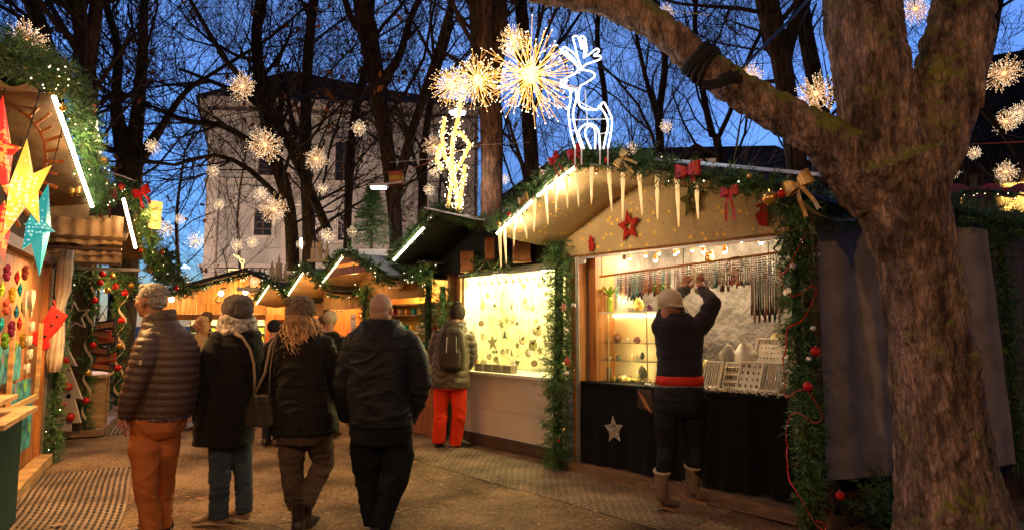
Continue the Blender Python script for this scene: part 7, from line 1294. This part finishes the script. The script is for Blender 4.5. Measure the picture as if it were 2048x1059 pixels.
mb = MB(); A.torso(mb, [(318, 818, 50, .16), (316, 838, 50, .165), (315, 858, 48, .15), (314, 872, 40, .10)]); A.limb(mb, [(292, 850, 26, -.04), (290, 895, 28, -.05), (291, 945, 23, -.08), (296, 1000, 20, -.05), (303, 1062, 20, -.03)]); A.limb(mb, [(337, 850, 25, .05), (331, 900, 27, .07), (327, 950, 21, .14), (325, 1000, 19, .16), (325, 1055, 18, .16)])
shell(mb, 'trousers', m_cord, A.r, .011, folds(5, .009, 5, 9), 3)
mb = MB(); A.torso(mb, [(320, 826, 55, .172), (320, 836, 54, .17)]); mb.build('shirt_hem', add_wave(cloth('dark_plaid_shirt', (.08, .04, .04), var=.9, scale=30, col2=(.2, .15, .2)), 14), A.r, True)
for x, dy in ((302, -.03), (324, .16)): shoe(A.r, A.j(x, 1075, dy) * 1 - Z * A.j(x, 1075, dy).z + Vector((.06, 0, .012)), (-.9, .3), .29, .10, m_leather, m_sole)
mb = MB(); r_ = Vector((f.y, -f.x, 0)); el(mb, hc + Z * .048 - f * .022, f, .083, .096, .080); el(mb, hc + Z * .005 - f * .055, f, .078, .058, .075); el(mb, hc + Z * .10 + f * .035, f, .06, .05, .030)
o = shell(mb, 'hair', M('silver_grey_hair', (.34, .29, .23), rough=.6, var=.35, scale=30, stretch=(2, 2, .5), bump=.8, bscale=90), A.r, .007, lambda p, n: .008 * noise.noise(Vector((p.x * 22, p.y * 22, p.z * 60))) + .006 * noise.noise(p * 45), 1)
mb = MB(); rng = random.Random(5)
for k in range(420):
    a = rng.uniform(0, 6.28); t = rng.uniform(.05, 1.5); d = Vector((math.cos(a) * math.sin(t), math.sin(a) * math.sin(t), math.cos(t))); q = hc + Z * .045 - f * .02 + Vector((d.x * .09, d.y * .09, d.z * .083)); 
    if (q - hc).dot(f) > .06 and q.z < hc.z + .06: continue
    dn = (-f * .5 - Z * .5 + d * .45).normalized(); mb.tube([q, q + dn * .02, q + dn * .035 + Z * -.01], [.0022, .002, .0008], 3, False)
mb.build('hair_strand', MC['silver_grey_hair'], o)
mb = MB(); e1 = hc + f * .098 - r_ * .034 + Z * .008
for q in (-1, 1):
    c1 = hc + f * .101 + r_ * (.034 * q) + Z * .008; mb.tube([c1 + r_ * (.024 * math.cos(t)) + Z * (.015 * math.sin(t)) for t in [2 * PI * k / 16 for k in range(17)]], .0016, 5, False); mb.tube([hc + f * .099 + r_ * (.058 * q) + Z * .014, hc + r_ * (.080 * q) + Z * .016 - f * .01], .0020, 5)
mb.tube([hc + f * .103 + r_ * .010 + Z * .012, hc + f * .103 - r_ * .010 + Z * .012], .0016, 5); mb.build('glasses', m_dark, A.r)
mb = MB(); c1 = A.j(281, 724, -.31); mb.prism([(-.010, -.014), (.010, -.014), (.010, .014), (-.010, .014)], c1, Vector((1, 0, 0)), Z, .004); mb.build('sleeve_badge', M('pale_sleeve_badge', (.55, .42, .33)), A.r)
# --- woman in grey beanie, black coat and jeans
m_bwool = cloth('black_wool', (.010, .009, .009), sheen=.12, bump=.5, bscale=150); m_jean = cloth('blue_grey_denim', (.05, .07, .095), var=.4, scale=6, bump=.3)
B_ = Fig(4.99, 'woman in grey slouch beanie, black coat and blue jeans with striped scarf', G(455, 1050)); f = Vector((-.85, .5, 0)); hc = B_.j(468, 624)
mb = MB(); head(mb, hc, f, .96, B_.j(475, 668)); inner(B_, mb, [(475, 668), (465, 760), (462, 850)], [[(440, 690, -.1), (410, 750, -.12), (385, 785, -.1)]], [[(442, 850), (441, 960), (436, 1030)], [(480, 850), (484, 960), (488, 1015)]]); hand(mb, B_.j(386, 783, -.1), (-.6, .2, -.8), (.5, .8, 0), -1, .9, .5); shell(mb, 'body', m_skin, B_.r, .0065, None, 2); eyes(B_.r, hc, f, .96)
mb = MB(); B_.torso(mb, [(474, 650, 30, .11), (474, 664, 44, .14), (470, 690, 52, .17), (466, 730, 54, .19), (460, 775, 55, .2), (453, 820, 55, .2), (449, 860, 55, .2), (447, 886, 55, .2)]); B_.limb(mb, [(438, 680, 22, -.08), (424, 715, 22, -.16), (404, 758, 20, -.18), (388, 786, 16, -.12)]); B_.limb(mb, [(505, 685, 20, .1), (510, 740, 20, .1), (503, 790, 18, .2)]); B_.ends(mb, [(440, 682, 23, -.08), (504, 688, 21, .08)])
shell(mb, 'coat', m_bwool, B_.r, .009, seams(folds(8, .007), (B_.j(450, 874).z,)), 3)
mb = MB(); B_.limb(mb, [(444, 860, 24), (441, 900, 23, -.02), (440, 950, 20, -.02), (438, 1000, 18), (436, 1034, 18)]); B_.limb(mb, [(478, 860, 23, .05), (482, 900, 21, .08), (486, 950, 17, .1), (488, 1000, 16, .1), (489, 1022, 16, .1)]); shell(mb, 'jeans', m_jean, B_.r, .009, folds(9, .007, 5, 14), 3)
m_shoe2 = M('tan_suede_shoe', (.26, .17, .11), rough=.85, var=.3)
for x, y, dy, d in ((446, 1056, 0, (-.9, .12)), (497, 1040, .1, (-.9, .2))): q = B_.j(x, y, dy); q.z = .012; shoe(B_.r, q, d, .25, .095, m_shoe2, m_sole)
mb = MB(); el(mb, hc + Z * .035 - f * .018, f, .099, .110, .104); el(mb, hc + Z * .055 - f * .085, f, .092, .088, .078); el(mb, hc + Z * .015 - f * .12, f, .075, .06, .06)
shell(mb, 'beanie', knit('grey_marl_knit', (.17, .15, .14), 38), B_.r, .008, lambda p, n: .006 * noise.noise(Vector((p.x * 14, p.y * 14, p.z * 40))) + .004 * noise.noise(p * 40), 2)
mb = MB()
for i, (z, r0) in enumerate(((.035, .105), (.0, .12), (-.035, .128), (-.065, .118))): c1 = B_.j(475, 652) + Z * (z + .01); mb.tube([c1 + Vector((math.cos(t) * r0, math.sin(t) * r0, .018 * math.sin(t * 2 + i))) for t in [2 * PI * k / 24 for k in range(25)]], .028, 10, False)
shell(mb, 'scarf', add_wave(cloth('black_white_scarf', (.16, .13, .11), var=.9, scale=25, col2=(.5, .44, .38)), 30), B_.r, .008, folds(4, .006, 12, 30), 1)
mb = MB(); pts = [B_.j(466, 664, -.14), B_.j(485, 674, -.2), B_.j(500, 697, -.215), B_.j(508, 726, -.21), B_.j(510, 756, -.2), B_.j(508, 790, -.15)]; mb.tube(pts, [(.004, .014)] * 6, 8); mb.build('bag_strap', M('taupe_strap', (.24, .18, .13), rough=.5), B_.r, True)
# --- curly haired woman
m_char = cloth('charcoal_black_coat', (.013, .011, .010), rough=.65, bump=.4, bscale=90)
C_ = Fig(4.95, 'curly-haired woman in brown pompom beanie and black coat walking away', G(605, 1052)); f = Vector((.45, .89, 0)); hc = C_.j(604, 628)
mb = MB(); head(mb, hc, f, .96, C_.j(602, 680)); inner(C_, mb, [(602, 680), (604, 760), (606, 850)], [[(560, 700), (535, 770, .05), (528, 805, -.05)], [(650, 700), (668, 770, .05), (668, 825, .1)]], [[(582, 850), (584, 940), (590, 1015)], [(640, 850), (652, 925, .05), (610, 1015, -.1)]]); hand(mb, C_.j(529, 806, -.06), (-.1, .1, -1), (1, .2, 0), -1, .88, .9); shell(mb, 'body', m_skin, C_.r, .0065, None, 2)
mb = MB(); C_.torso(mb, [(602, 655, 34, .11), (602, 672, 48, .13), (603, 692, 57, .15), (603, 730, 56, .165), (604, 775, 56, .17), (606, 820, 62, .19), (608, 848, 66, .2), (608, 864, 66, .2)])
C_.limb(mb, [(556, 694, 20), (543, 730, 20, .02), (536, 765, 18, .03), (529, 802, 14, -.04)]); C_.limb(mb, [(650, 694, 20), (664, 735, 19, .02), (670, 775, 18, .06), (668, 832, 14, .12)]); C_.ends(mb, [(559, 690, 21), (648, 690, 21)]); shell(mb, 'coat', m_char, C_.r, .009, seams(folds(12, .008), (C_.j(602, 770).z, C_.j(602, 853).z)), 3)
m_btr = cloth('brown_grey_trousers', (.085, .058, .042), var=.25)
mb = MB(); C_.torso(mb, [(607, 845, 58, .17), (607, 868, 54, .17), (607, 884, 45, .15)]); C_.limb(mb, [(585, 862, 27), (584, 905, 25), (584, 950, 21), (590, 1000, 18), (594, 1015, 17)]); C_.limb(mb, [(634, 862, 28), (643, 900, 25, .08), (645, 930, 22, .1), (624, 975, 18, 0), (606, 1015, 17, -.1)]); shell(mb, 'trousers', m_btr, C_.r, .009, folds(14, .009, 5, 16), 3)
for x, y, dy, d, t in ((600, 1050, .0, (.1, 1), 0), (612, 1052, -.12, (-.1, 1), .0)): q = C_.j(x - (0 if t else 12) * (1 if dy < 0 else -1), y, dy); q.z = .012; shoe(C_.r, q - Vector((0, .08, 0)), d, .26, .10, m_leather, m_black, .048, t, 'boot', .12)
mb = MB(); el(mb, hc + Z * .045 - f * .01, f, .108, .112, .102); el(mb, hc + Z * .02 - f * .05, f, .10, .075, .075); mb.tube([hc + Z * .015 + Vector((math.cos(t), math.sin(t), 0)) * .098 + Z * (.02 * math.cos(t - 1)) for t in [2 * PI * k / 24 for k in range(25)]], .015, 8, False); mk_ = knit('brown_knit_wool', (.27, .18, .125), 45)
hb_ = shell(mb, 'beanie', mk_, C_.r, .008, lambda p, n: .006 * noise.noise(Vector((p.x * 20, p.y * 20, p.z * 50))) + .003 * noise.noise(p * 60), 2); mb = MB(); mb.ball(C_.j(578, 604, -.06), .036, 16, 12); shell(mb, 'pompom', mk_, hb_, .006, lambda p, n: .010 * noise.noise(p * 70), 0)
mb = MB(); rng = random.Random(8)
for k in range(950):
    a = rng.uniform(-2.4, 2.4); d = (-f) * math.cos(a) + Vector((f.y, -f.x, 0)) * math.sin(a); q = hc + d * rng.uniform(.07, .10) + Z * rng.uniform(-.09, -.02); L_ = rng.uniform(.13, .25) * (1 if abs(a) < 1.7 else .75); n = 16; ph = rng.uniform(0, 6); cr_ = rng.uniform(.007, .014); pts = []; out = rng.uniform(.0, .07)
    for i in range(n): t = i / (n - 1); c1 = q + d * (out * math.sin(t * 1.9)) - Z * (L_ * t) + Vector((rng.gauss(0, .002), rng.gauss(0, .002), 0)); pts.append(c1 + Vector((math.cos(ph + t * 16), math.sin(ph + t * 16), 0)) * cr_ * (.3 + t))
    mb.tube(pts, [.0040] * (n - 2) + [.0025, .001], 3, False)
mb.build('curly_hair', M('copper_brown_curls', (.66, .38, .17), rough=.45, var=.5, scale=18, spec=.6), C_.r, True)
mb = MB(); el(mb, hc - Z * .07 - f * .04, f, .115, .095, .12); el(mb, hc - Z * .15 - f * .05, f, .14, .08, .10); shell(mb, 'hair_mass', M('deep_brown_hair', (.30, .155, .065), rough=.7, var=.4, bump=1, bscale=60), C_.r, .012, lambda p, n: .020 * noise.noise(p * 22) + .008 * noise.noise(p * 60), 1)
r_ = Vector((f.y, -f.x, 0)); mb = MB(); mb.tube([hc + r_ * .08 + Z * .0 - f * .0, hc + r_ * .068 + f * .09, hc + r_ * .03 + f * .105 - Z * .01, hc + r_ * .05 + f * .10 - Z * .03], .002, 5); mb.build('glasses', m_dark, C_.r)
# --- bald man
m_navy = M('dark_navy_jacket_cloth', (.011, .012, .016), rough=.55, var=.3, bump=.35, bscale=60, spec=.2); m_navt = cloth('black_navy_trousers', (.009, .010, .014))
D_ = Fig(4.85, 'bald man in dark navy jacket and trousers walking away, hands in pockets', G(755, 1062)); f = Vector((.2, .98, 0)); hc = D_.j(763, 620)
mb = MB(); head(mb, hc, f, 1.03, D_.j(762, 665)); el(mb, hc - Z * .085 - f * .045, f, .066, .045, .045, 12, 8); inner(D_, mb, [(762, 665), (762, 760), (762, 850)], [[(705, 700), (683, 770), (692, 822, .05)], [(820, 700), (842, 770), (818, 826, .08)]], [[(735, 860), (735, 950), (748, 1040)], [(790, 860), (787, 950, .05), (762, 1045, -.05)]])
hand(mb, D_.j(812, 834, .1), (-.6, .4, -.7), (-.6, -.5, 0), 1, 1.0, .8); hand(mb, D_.j(694, 826, .07), (.5, .4, -.8), (.5, -.5, 0), -1, 1.0, .8); shell(mb, 'body', m_skinr, D_.r, .006, None, 2)
mb = MB(); el(mb, hc + Z * .032 - f * .014, f, .0805, .1035, .0925); el(mb, hc - Z * .03 - f * .03, f, .075, .07, .065); N_2 = None
mt = M('cropped_grey_stubble', (.40, .21, .13), rough=.6, var=.22, scale=220, detail=2, col2=(.44, .30, .22), bump=.3, bscale=300); shell(mb, 'stubble_hair', mt, D_.r, .007, None, 2)
mb = MB(); D_.torso(mb, [(762, 640, 36, .105), (762, 652, 44, .125), (761, 668, 62, .15, 0), (761, 690, 71, .17), (760, 730, 67, .18), (760, 780, 63, .19), (762, 820, 62, .19), (764, 850, 62, .19)]); D_.limb(mb, [(710, 682, 24), (696, 720, 26), (688, 768, 22), (690, 805, 19, .05), (696, 836, 16, .1)]); D_.limb(mb, [(814, 680, 25), (832, 722, 25), (842, 768, 21, .0), (832, 808, 18, .06), (816, 838, 16, .12)]); D_.ends(mb, [(712, 684, 25), (813, 684, 26)]); shell(mb, 'jacket', m_navy, D_.r, .009, seams(folds(21, .010, 5, 10), (D_.j(762, 700).z, D_.j(762, 834).z)), 3)
mb = MB(); mb.lathe((0, 0, 0), [(1, 0), (1.0, .5), (.92, 1), (.78, 1.02), (.78, .3)], 24); c0 = D_.j(762, 652); mb.v = [c0 + Vector((v.x * .118, v.y * .11 - .01, v.z * .07 - .015)) for v in mb.v]; shell(mb, 'collar', m_navy, D_.r, .009, folds(3, .003), 2)
mb = MB(); D_.torso(mb, [(763, 838, 58, .17), (763, 862, 61, .17), (763, 885, 56, .16)]); D_.limb(mb, [(735, 862, 33), (735, 905, 33, .05), (736, 955, 27, .08), (741, 1000, 22, .06), (748, 1048, 19, .02)]); D_.limb(mb, [(793, 862, 31), (795, 905, 32, .02), (790, 955, 27, -.02), (775, 1005, 22, -.06), (758, 1056, 20, -.1)]); shell(mb, 'trousers', m_navt, D_.r, .010, folds(22, .009, 5, 10), 3)
for x, dy, d in ((752, .08, (.2, 1)), (754, -.22, (-.25, 1))): q = D_.j(x, 1060, dy); q.z = .012; shoe(D_.r, q - Vector((.0, .1, 0)), d, .29, .09, m_leather, m_black, .05)
# --- man in red trousers with rucksack
m_puf = M('grey_brown_quilted_nylon', (.085, .06, .045), rough=.4, var=.3, bump=.4, bscale=30)
E1 = Fig(8.1, 'person in bright red trousers and dark beanie looking into the bright window', G(896, 893)); f = Vector((.45, .89, 0)); hc = E1.j(915, 628)
mb = MB(); head(mb, hc, f, 1.0, E1.j(912, 655)); inner(E1, mb, [(912, 655), (904, 710), (900, 765)], [[(880, 668), (868, 712, .05), (885, 735, .3)], [(932, 668), (944, 710, .1), (930, 735, .35)]], [[(884, 765), (880, 830), (877, 885)], [(916, 765), (918, 830), (913, 885)]]); hand(mb, E1.j(886, 735, .3), (.3, .9, .1), (0, 0, -1), 1); hand(mb, E1.j(930, 735, .35), (.1, .9, .1), (0, 0, -1), -1); shell(mb, 'body', m_skin, E1.r, .008, None, 1)
mb = MB(); E1.torso(mb, [(911, 644, 18, .12), (909, 654, 24, .14), (906, 666, 32, .17), (903, 700, 35, .19), (900, 735, 37, .2), (900, 765, 39, .21), (900, 773, 38, .2)]); E1.limb(mb, [(880, 664, 13), (870, 690, 13, .02), (866, 715, 12, .05), (876, 733, 10, .22)]); E1.limb(mb, [(933, 664, 13), (942, 690, 13, .03), (944, 715, 12, .08), (934, 733, 10, .28)]); shell(mb, 'quilted_coat', m_puf, E1.r, .014, lambda p, n: .014 * abs(math.sin(PI * (p.z + .06 * abs(math.sin((p.x - p.y) * 12))) / .09)) ** .6 - .008, 2)
mb = MB(); E1.torso(mb, [(900, 760, 31, .16), (900, 778, 30, .16)]); E1.limb(mb, [(885, 770, 16), (882, 800, 15.5), (881, 840, 13.5, -.02), (877, 884, 12.5)]); E1.limb(mb, [(916, 770, 16, 0), (918, 800, 15.5), (917, 840, 13.5, .02), (911, 888, 13, .05)]); shell(mb, 'trousers', cloth('bright_red_orange_corduroy', (.66, .04, .012), var=.15), E1.r, .012, folds(31, .009, 5, 9), 2)
for x, y, dy, d in ((874, 894, 0, (.1, 1)), (906, 896, .05, (.9, .3))): q = E1.j(x, y, dy); q.z = .012; shoe(E1.r, q - Vector((0, .04, 0)), d, .27, .10, m_leather, m_black, .047)
mb = MB(); el(mb, hc + Z * .025, f, .10, .114, .115); el(mb, hc + Z * .11, f, .06, .07, .06); shell(mb, 'beanie', knit('dark_brown_knit', (.06, .038, .03), 45), E1.r, .009, lambda p, n: .003 * noise.noise(p * 50), 2)
mb = MB(); mb.tube([E1.j(911, 646) + Vector((math.cos(t) * .11, math.sin(t) * .1, 0)) for t in [2 * PI * k / 16 for k in range(17)]], .032, 8, False); shell(mb, 'scarf', cloth('grey_purple_scarf', (.16, .12, .11)), E1.r, .012, folds(7, .008, 12, 20), 1)
bp_ = thing('rucksack', 'dark olive-brown rucksack worn on the back of the red-trousered person', 'rucksack', E1.j(905, 742, -.28)); m_ruck = cloth('olive_brown_cordura', (.055, .042, .030), rough=.6)
mb = MB(); q = E1.j(905, 700, -.26); cc = []
for z, a, b in ((-.24, .10, .06), (-.22, .15, .10), (-.05, .165, .12), (.10, .155, .11), (.22, .13, .09), (.27, .09, .05)): cc.append((q.x, q.y, q.z + z, a, b))
mb.loft(cc, 24, 4); shell(mb, 'main_bag', m_ruck, bp_, .012, folds(6, .005, 8, 10), 1)
mb = MB(); mb.loft([(q.x, q.y - .10, q.z + z, a, .05) for z, a in ((-.2, .08), (-.17, .11), (-.02, .11), (.02, .08))], 20, 4); shell(mb, 'front_pocket', m_ruck, bp_, .01, None, 2)
for s_ in (-1, 1): mb = MB(); mb.tube([q + Vector((s_ * .10, .02, .24)), q + Vector((s_ * .11, .14, .30)), q + Vector((s_ * .12, .30, .22))], [(.006, .022)] * 3, 8); mb.build('strap', m_black, bp_, True); mb = MB(); mb.tube([q + Vector((s_ * .055, -.125, .16)), q + Vector((s_ * .06, -.155, -.02))], .005, 5); mb.build('zip', m_metal, bp_)
# --- woman on tiptoe at the jewellery stall
hz_ = R.w(1.15, .05, 2.0); Yh = 5.42
Q = Fig(5.42, 'woman in cream beanie on tiptoe reaching both arms up to the necklaces', (P(1352, 900, 5.42).x, 5.42, 0)); f = (R.y * .9 + R.x * .35).normalized(); hc = Q.j(1343, 608, .02); HL = R.at(1372, 552, .10); HR_ = R.at(1402, 552, .10)
mb = MB(); head(mb, hc, f, .97, Q.j(1352, 648), -.35); inner(Q, mb, [(1352, 648), (1357, 740), (1360, 800)], legs=[[(1335, 800), (1335, 880), (1324, 940)], [(1387, 800), (1388, 880), (1386, 935)]])
for sh_, elb, hnd, sd in (((1322, 652), (1345, 600, .14), HL, 1), ((1398, 652), (1424, 606, .1), HR_, -1)):
    a = Q.j(*sh_); b = Q.j(*elb); w_ = hnd - Z * .07; mb.tube([Q.j(1356, 660), a, b, w_], [.04, .035, .033, .024], 10); hand(mb, w_, (hnd - b).normalized() * .6 + Z * .6, R.y, sd, .92, .95)
shell(mb, 'body', M('olive_skin', (.34, .15, .085), rough=.5, var=.15), Q.r, .0055, None, 2)
mb = MB(); Q.torso(mb, [(1352, 626, 24, .10, .02), (1355, 640, 40, .13, .01), (1358, 658, 50, .145), (1359, 690, 46, .14), (1359, 720, 44, .14), (1359, 752, 45, .148)])
Q.limb(mb, [(1320, 656, 19), (1330, 630, 18, .06), (1346, 602, 16, .13)]); Q.limb(mb, [(1396, 656, 21), (1412, 634, 19, .05), (1426, 606, 17.5, .09)])
mb.tube([Q.j(1346, 602, .13), Q.j(1346, 602, .13).lerp(HL - Z * .09, .5), HL - Z * .10], [.062, .050, .038], 14); mb.tube([Q.j(1426, 606, .09), Q.j(1426, 606, .09).lerp(HR_ - Z * .09, .5), HR_ - Z * .10], [.068, .053, .039], 14); Q.ends(mb, [(1346, 602, 15.5, .13), (1426, 606, 17, .09), (1322, 654, 20), (1394, 654, 21)])
shell(mb, 'fleece_jacket', cloth('dark_plum_fleece', (.024, .020, .032), sheen=.1, bump=.6, bscale=200), Q.r, .0095, lambda p, n: .007 * noise.noise(Vector((p.x * 3, p.y * 3, p.z * 26))) + .004 * noise.noise(p * 14), 3)
for w_ in (HL, HR_): mb = MB(); mb.tube([w_ - Z * .105, w_ - Z * .072], .036, 12); mb.build('cuff', m_red, Q.r, True)
mb = MB(); Q.torso(mb, [(1359, 750, 46, .152), (1359, 768, 47, .156)]); mb.build('shirt', cloth('bright_red_shirt', (.62, .035, .02), rough=.7), Q.r, True); mb = MB(); Q.torso(mb, [(1359, 767, 47, .155), (1359, 776, 47.5, .157)]); mb.build('undershirt', cloth('grey_undershirt', (.13, .12, .12)), Q.r, True)
mb = MB(); Q.torso(mb, [(1359, 770, 47, .158), (1360, 795, 51, .17), (1360, 818, 50, .165), (1360, 830, 44, .14)]); Q.limb(mb, [(1334, 810, 26), (1333, 850, 24), (1334, 890, 19, .02), (1331, 920, 18), (1325, 960, 14)]); Q.limb(mb, [(1387, 810, 26), (1388, 850, 24), (1389, 890, 19, .02), (1389, 920, 18), (1387, 955, 14)]); shell(mb, 'leggings', cloth('black_blue_leggings', (.012, .013, .017), rough=.6), Q.r, .0095, folds(41, .004, 4, 22), 3)
mb = MB(); el(mb, hc + Z * .035 - f * .015, f, .097, .110, .098); mb.tube([hc - Z * .015 + Vector((math.cos(t), math.sin(t), -.12 * math.cos(t))) * .098 for t in [2 * PI * k / 24 for k in range(25)]], .012, 8, False); shell(mb, 'beanie', cloth('cream_jersey', (.62, .50, .37), var=.08), Q.r, .009, folds(42, .003, 9, 20), 3)
mb = MB(); rng = random.Random(9)
for k in range(40): q = hc + Vector((.075, .01, -.03)) + Vector((rng.gauss(0, .015), rng.gauss(0, .02), 0)); mb.tube([q, q + Vector((.02, 0, -.04)), q + Vector((.025 + rng.gauss(0, .01), 0, -.085))], .004, 4)
mb.build('hair', M('black_hair', (.012, .010, .010), rough=.4), Q.r, True)
m_bt = cloth('brown_grey_boot_suede', (.19, .13, .085), rough=.85); m_fur = cloth('cream_shearling', (.50, .38, .24), bump=1, bscale=80)
for x, yt, yb, dy in ((1324, 944, 992, -.02), (1386, 934, 980, .0)):
    top = Q.j(x, yt, dy); bot = Q.j(x - 2, yb, dy - .03); ball_ = bot + f * .10 - Z * .075; mb = MB(); mb.tube([top - Z * .0, top.lerp(bot, .5), bot, bot - Z * .03], [.062, .055, .05, .04], 14); mb.tube([bot + Z * .03, bot.lerp(ball_, .5), ball_ + f * .06 + Z * .01], [.048, .046, .036], 14); o = shell(mb, 'boot', m_bt, Q.r, .008, folds(5, .004, 12, 20), 3)
    mb = MB(); mb.tube([top + Vector((math.cos(t), math.sin(t), 0)) * .060 + Z * (.008 + .012 * math.sin(t)) for t in [2 * PI * k / 20 for k in range(21)]], .014, 8, False); mb.build('fur_trim', m_fur, o, True); mb = MB(); a = bot - Z * .035 - f * .025; mb.box((a + ball_) / 2 - Z * .03 - f * .01, .045, .085, .012, Vector((f.y, -f.x, 0)), (ball_ - a).normalized(), None); mb.build('sole', M('tan_crepe_sole', (.35, .2, .1)), o); mb = MB(); mb.tube([bot + Z * .09 - f * .06 + Vector((-.03, 0, 0)), bot + Z * .07 - f * .066, bot + Z * .10 - f * .06 + Vector((.035, 0, 0)), bot + Z * .12 + Vector((.07, 0, 0)), bot + Vector((.078, 0, .02))], .004, 5); mb.build('lace', m_fur, o, True)
# --- handbag between the two women
hb_ = thing('handbag', 'dark olive leather handbag hanging between the beanie woman and the curly-haired woman', 'handbag', C_.j(523, 850, -.1)); q = C_.j(521, 818, -.14); mb = MB(); mb.loft([(q.x + dx, q.y, q.z + z, a, .05) for z, a, dx in ((-.12, .09, 0), (-.11, .115, 0), (.0, .10, .005), (.09, .075, .01), (.11, .06, .012))], 20, 3); shell(mb, 'bag_body', M('olive_black_leather', (.035, .028, .016), rough=.35, bump=.4), hb_, .01, folds(2, .005, 8, 8), 2)
mb = MB(); mb.tube([q + Z * .1 + Vector((-.05, 0, 0)), C_.j(530, 745, -.12), C_.j(541, 690, -.14), C_.j(556, 664, -.06)], [(.004, .010)] * 4, 8); mb.tube([q + Z * .1 + Vector((.06, 0, 0)), C_.j(541, 735, -.13), C_.j(548, 690, -.15), C_.j(560, 664, -.06)], [(.004, .009)] * 4, 8); mb.build('strap', M('taupe_strap', (.24, .18, .13)), hb_, True)
# --- people further down the lane
def passer(px, ytop, Y, f, label, coat, hatc=None, hairc=None, w=.22, legs=m_navt, hair_long=False, coatlen=.52, skin=m_skin):
    top = P(px, ytop, Y); H_ = top.z; f = Vector(f).normalized(); r = Vector((f.y, -f.x, 0)); b = Vector((top.x, Y, 0)); X = Fig(Y, label, b); sc = H_ / 1.75; hc = b + Z * (H_ - .115 * sc)
    def L(x, d, z): return b + r * x * sc + f * d * sc + Z * (z * sc)
    mb = MB(); head(mb, hc, f, sc * 1.0, L(0, -.02, 1.43)); mb.tube([L(0, 0, 1.45), L(0, 0, .95)], .08, 10)
    for s in (-1, 1): mb.tube([L(0, 0, 1.4), L(.17 * s, 0, 1.4), L(.23 * s, .03, 1.12), L(.17 * s, .22, 1.05)], .035, 8); mb.tube([L(.09 * s, 0, .95), L(.09 * s, .03, .5), L(.09 * s, 0, .08)], .045, 8); hand(mb, L(.17 * s, .22, 1.05), f - Z * .1, -Z, s, sc, .5)
    shell(mb, 'body', skin, X.r, .0085, None, 1); eyes(X.r, hc, f, sc); mb = MB(); n0 = len(mb.v)
    mb.loft([(0, 0, z, a, d) for z, a, d in ((1.47, .07, .07), (1.43, .13, .10), (1.36, w * .95, .13), (1.2, w, .15), (1.0, w * .92, .15), (.85, w, .165), (1.75 - 1.75 * coatlen - .1, w * 1.05, .17))], 24, 2.3); mb.v = [L(v.x, v.y, v.z) for v in mb.v]
    for s in (-1, 1): mb.tube([L(.17 * s, 0, 1.38), L(.235 * s, .02, 1.22), L(.245 * s, .05, 1.1), L(.17 * s, .20, 1.05)], [.075 * sc, .07 * sc, .062 * sc, .05 * sc], 12)
    shell(mb, 'coat', coat, X.r, .016, folds(px, .008), 2); mb = MB()
    for s in (-1, 1): mb.tube([L(.09 * s, 0, .95), L(.09 * s, .02, .5), L(.09 * s, 0, .07)], [.10 * sc, .075 * sc, .06 * sc], 12)
    shell(mb, 'trousers', legs, X.r, .016, None, 2)
    for s in (-1, 1): q = L(.09 * s, -.07, 0); q.z = .01; shoe(X.r, q, f, .27 * sc, .09, m_leather, m_black)
    if hatc: mb = MB(); el(mb, hc + Z * .03 * sc - f * .01, f, .099 * sc, .116 * sc, .102 * sc); shell(mb, 'hat', hatc, X.r, .012, None, 1)
    if hairc:
        mb = MB(); el(mb, hc + Z * .04 * sc - f * .02, f, .086 * sc, .098 * sc, .085 * sc)
        if hair_long: el(mb, hc - Z * .07 - f * .05, f, .085, .055, .16)
        shell(mb, 'hair', hairc, X.r, .010, lambda p, n: .008 * noise.noise(Vector((p.x * 40, p.y * 40, p.z * 10))), 1)
    return X
passer(403, 632, 9.5, (-.8, -.45, 0), 'blonde woman in long camel coat standing before the lane-end stall', cloth('camel_wool', (.42, .26, .12)), None, M('golden_blond_hair', (.50, .28, .09), rough=.5, var=.4), .19, coatlen=.62, hair_long=True)
passer(413, 624, 11.0, (-.5, -.7, 0), 'man in brown cap and dark jacket behind the blonde woman', m_navy, cloth('brown_tweed', (.16, .10, .07)), None)
passer(551, 640, 8.2, (.3, .9, 0), 'dark-coated person with fur hood half hidden left of the curly-haired woman', m_char, cloth('dark_knit', (.02, .02, .022)))
X_ = passer(662, 622, 8.8, (.2, .95, 0), 'person in cream beanie and black hooded coat beyond the curly-haired woman', m_bwool, cloth('cream_jersey', (.46, .36, .26)))
passer(649, 632, 9.8, (.7, .5, 0), 'red-faced short-haired man behind the cream beanie', m_char, None, M('short_brown_hair', (.10, .05, .03), rough=.7), skin=m_skinr)
# unseen lamps added round the camera as warm fill for walkers and side screen
for i, (x, y, z, p) in enumerate(((-.4, -1.2, 3.7, 120), (3.3, -.4, 3.8, 75), (-3.0, .9, 3.5, 85))):
    c = Vector((x, y, z)); r = thing('fill_lamp', ('unseen fill lamp added over the lane behind the viewer', 'unseen fill lamp added over the lane on the right', 'unseen fill lamp added over the lane on the left')[i], 'pendant lamp', c, 'added fill lamps over the lane')
    mb = MB(); mb.lathe(c, [(.16, 0), (.14, .06), (.06, .12), (.03, .16)], 16); mb.build('lamp_shade', m_black, r, True); mb = MB(); mb.ball(c - Z * .03, .04, 10, 8); mb.build('bulb', m_spotg, r, True); mb = MB(); mb.tube([c + Z * .15, c + Z * 2.5], .006, 5); mb.build('cord', m_dark, r); lamp('fill_light', c - Z * .12, p, (1, .52, .20), r, .08)
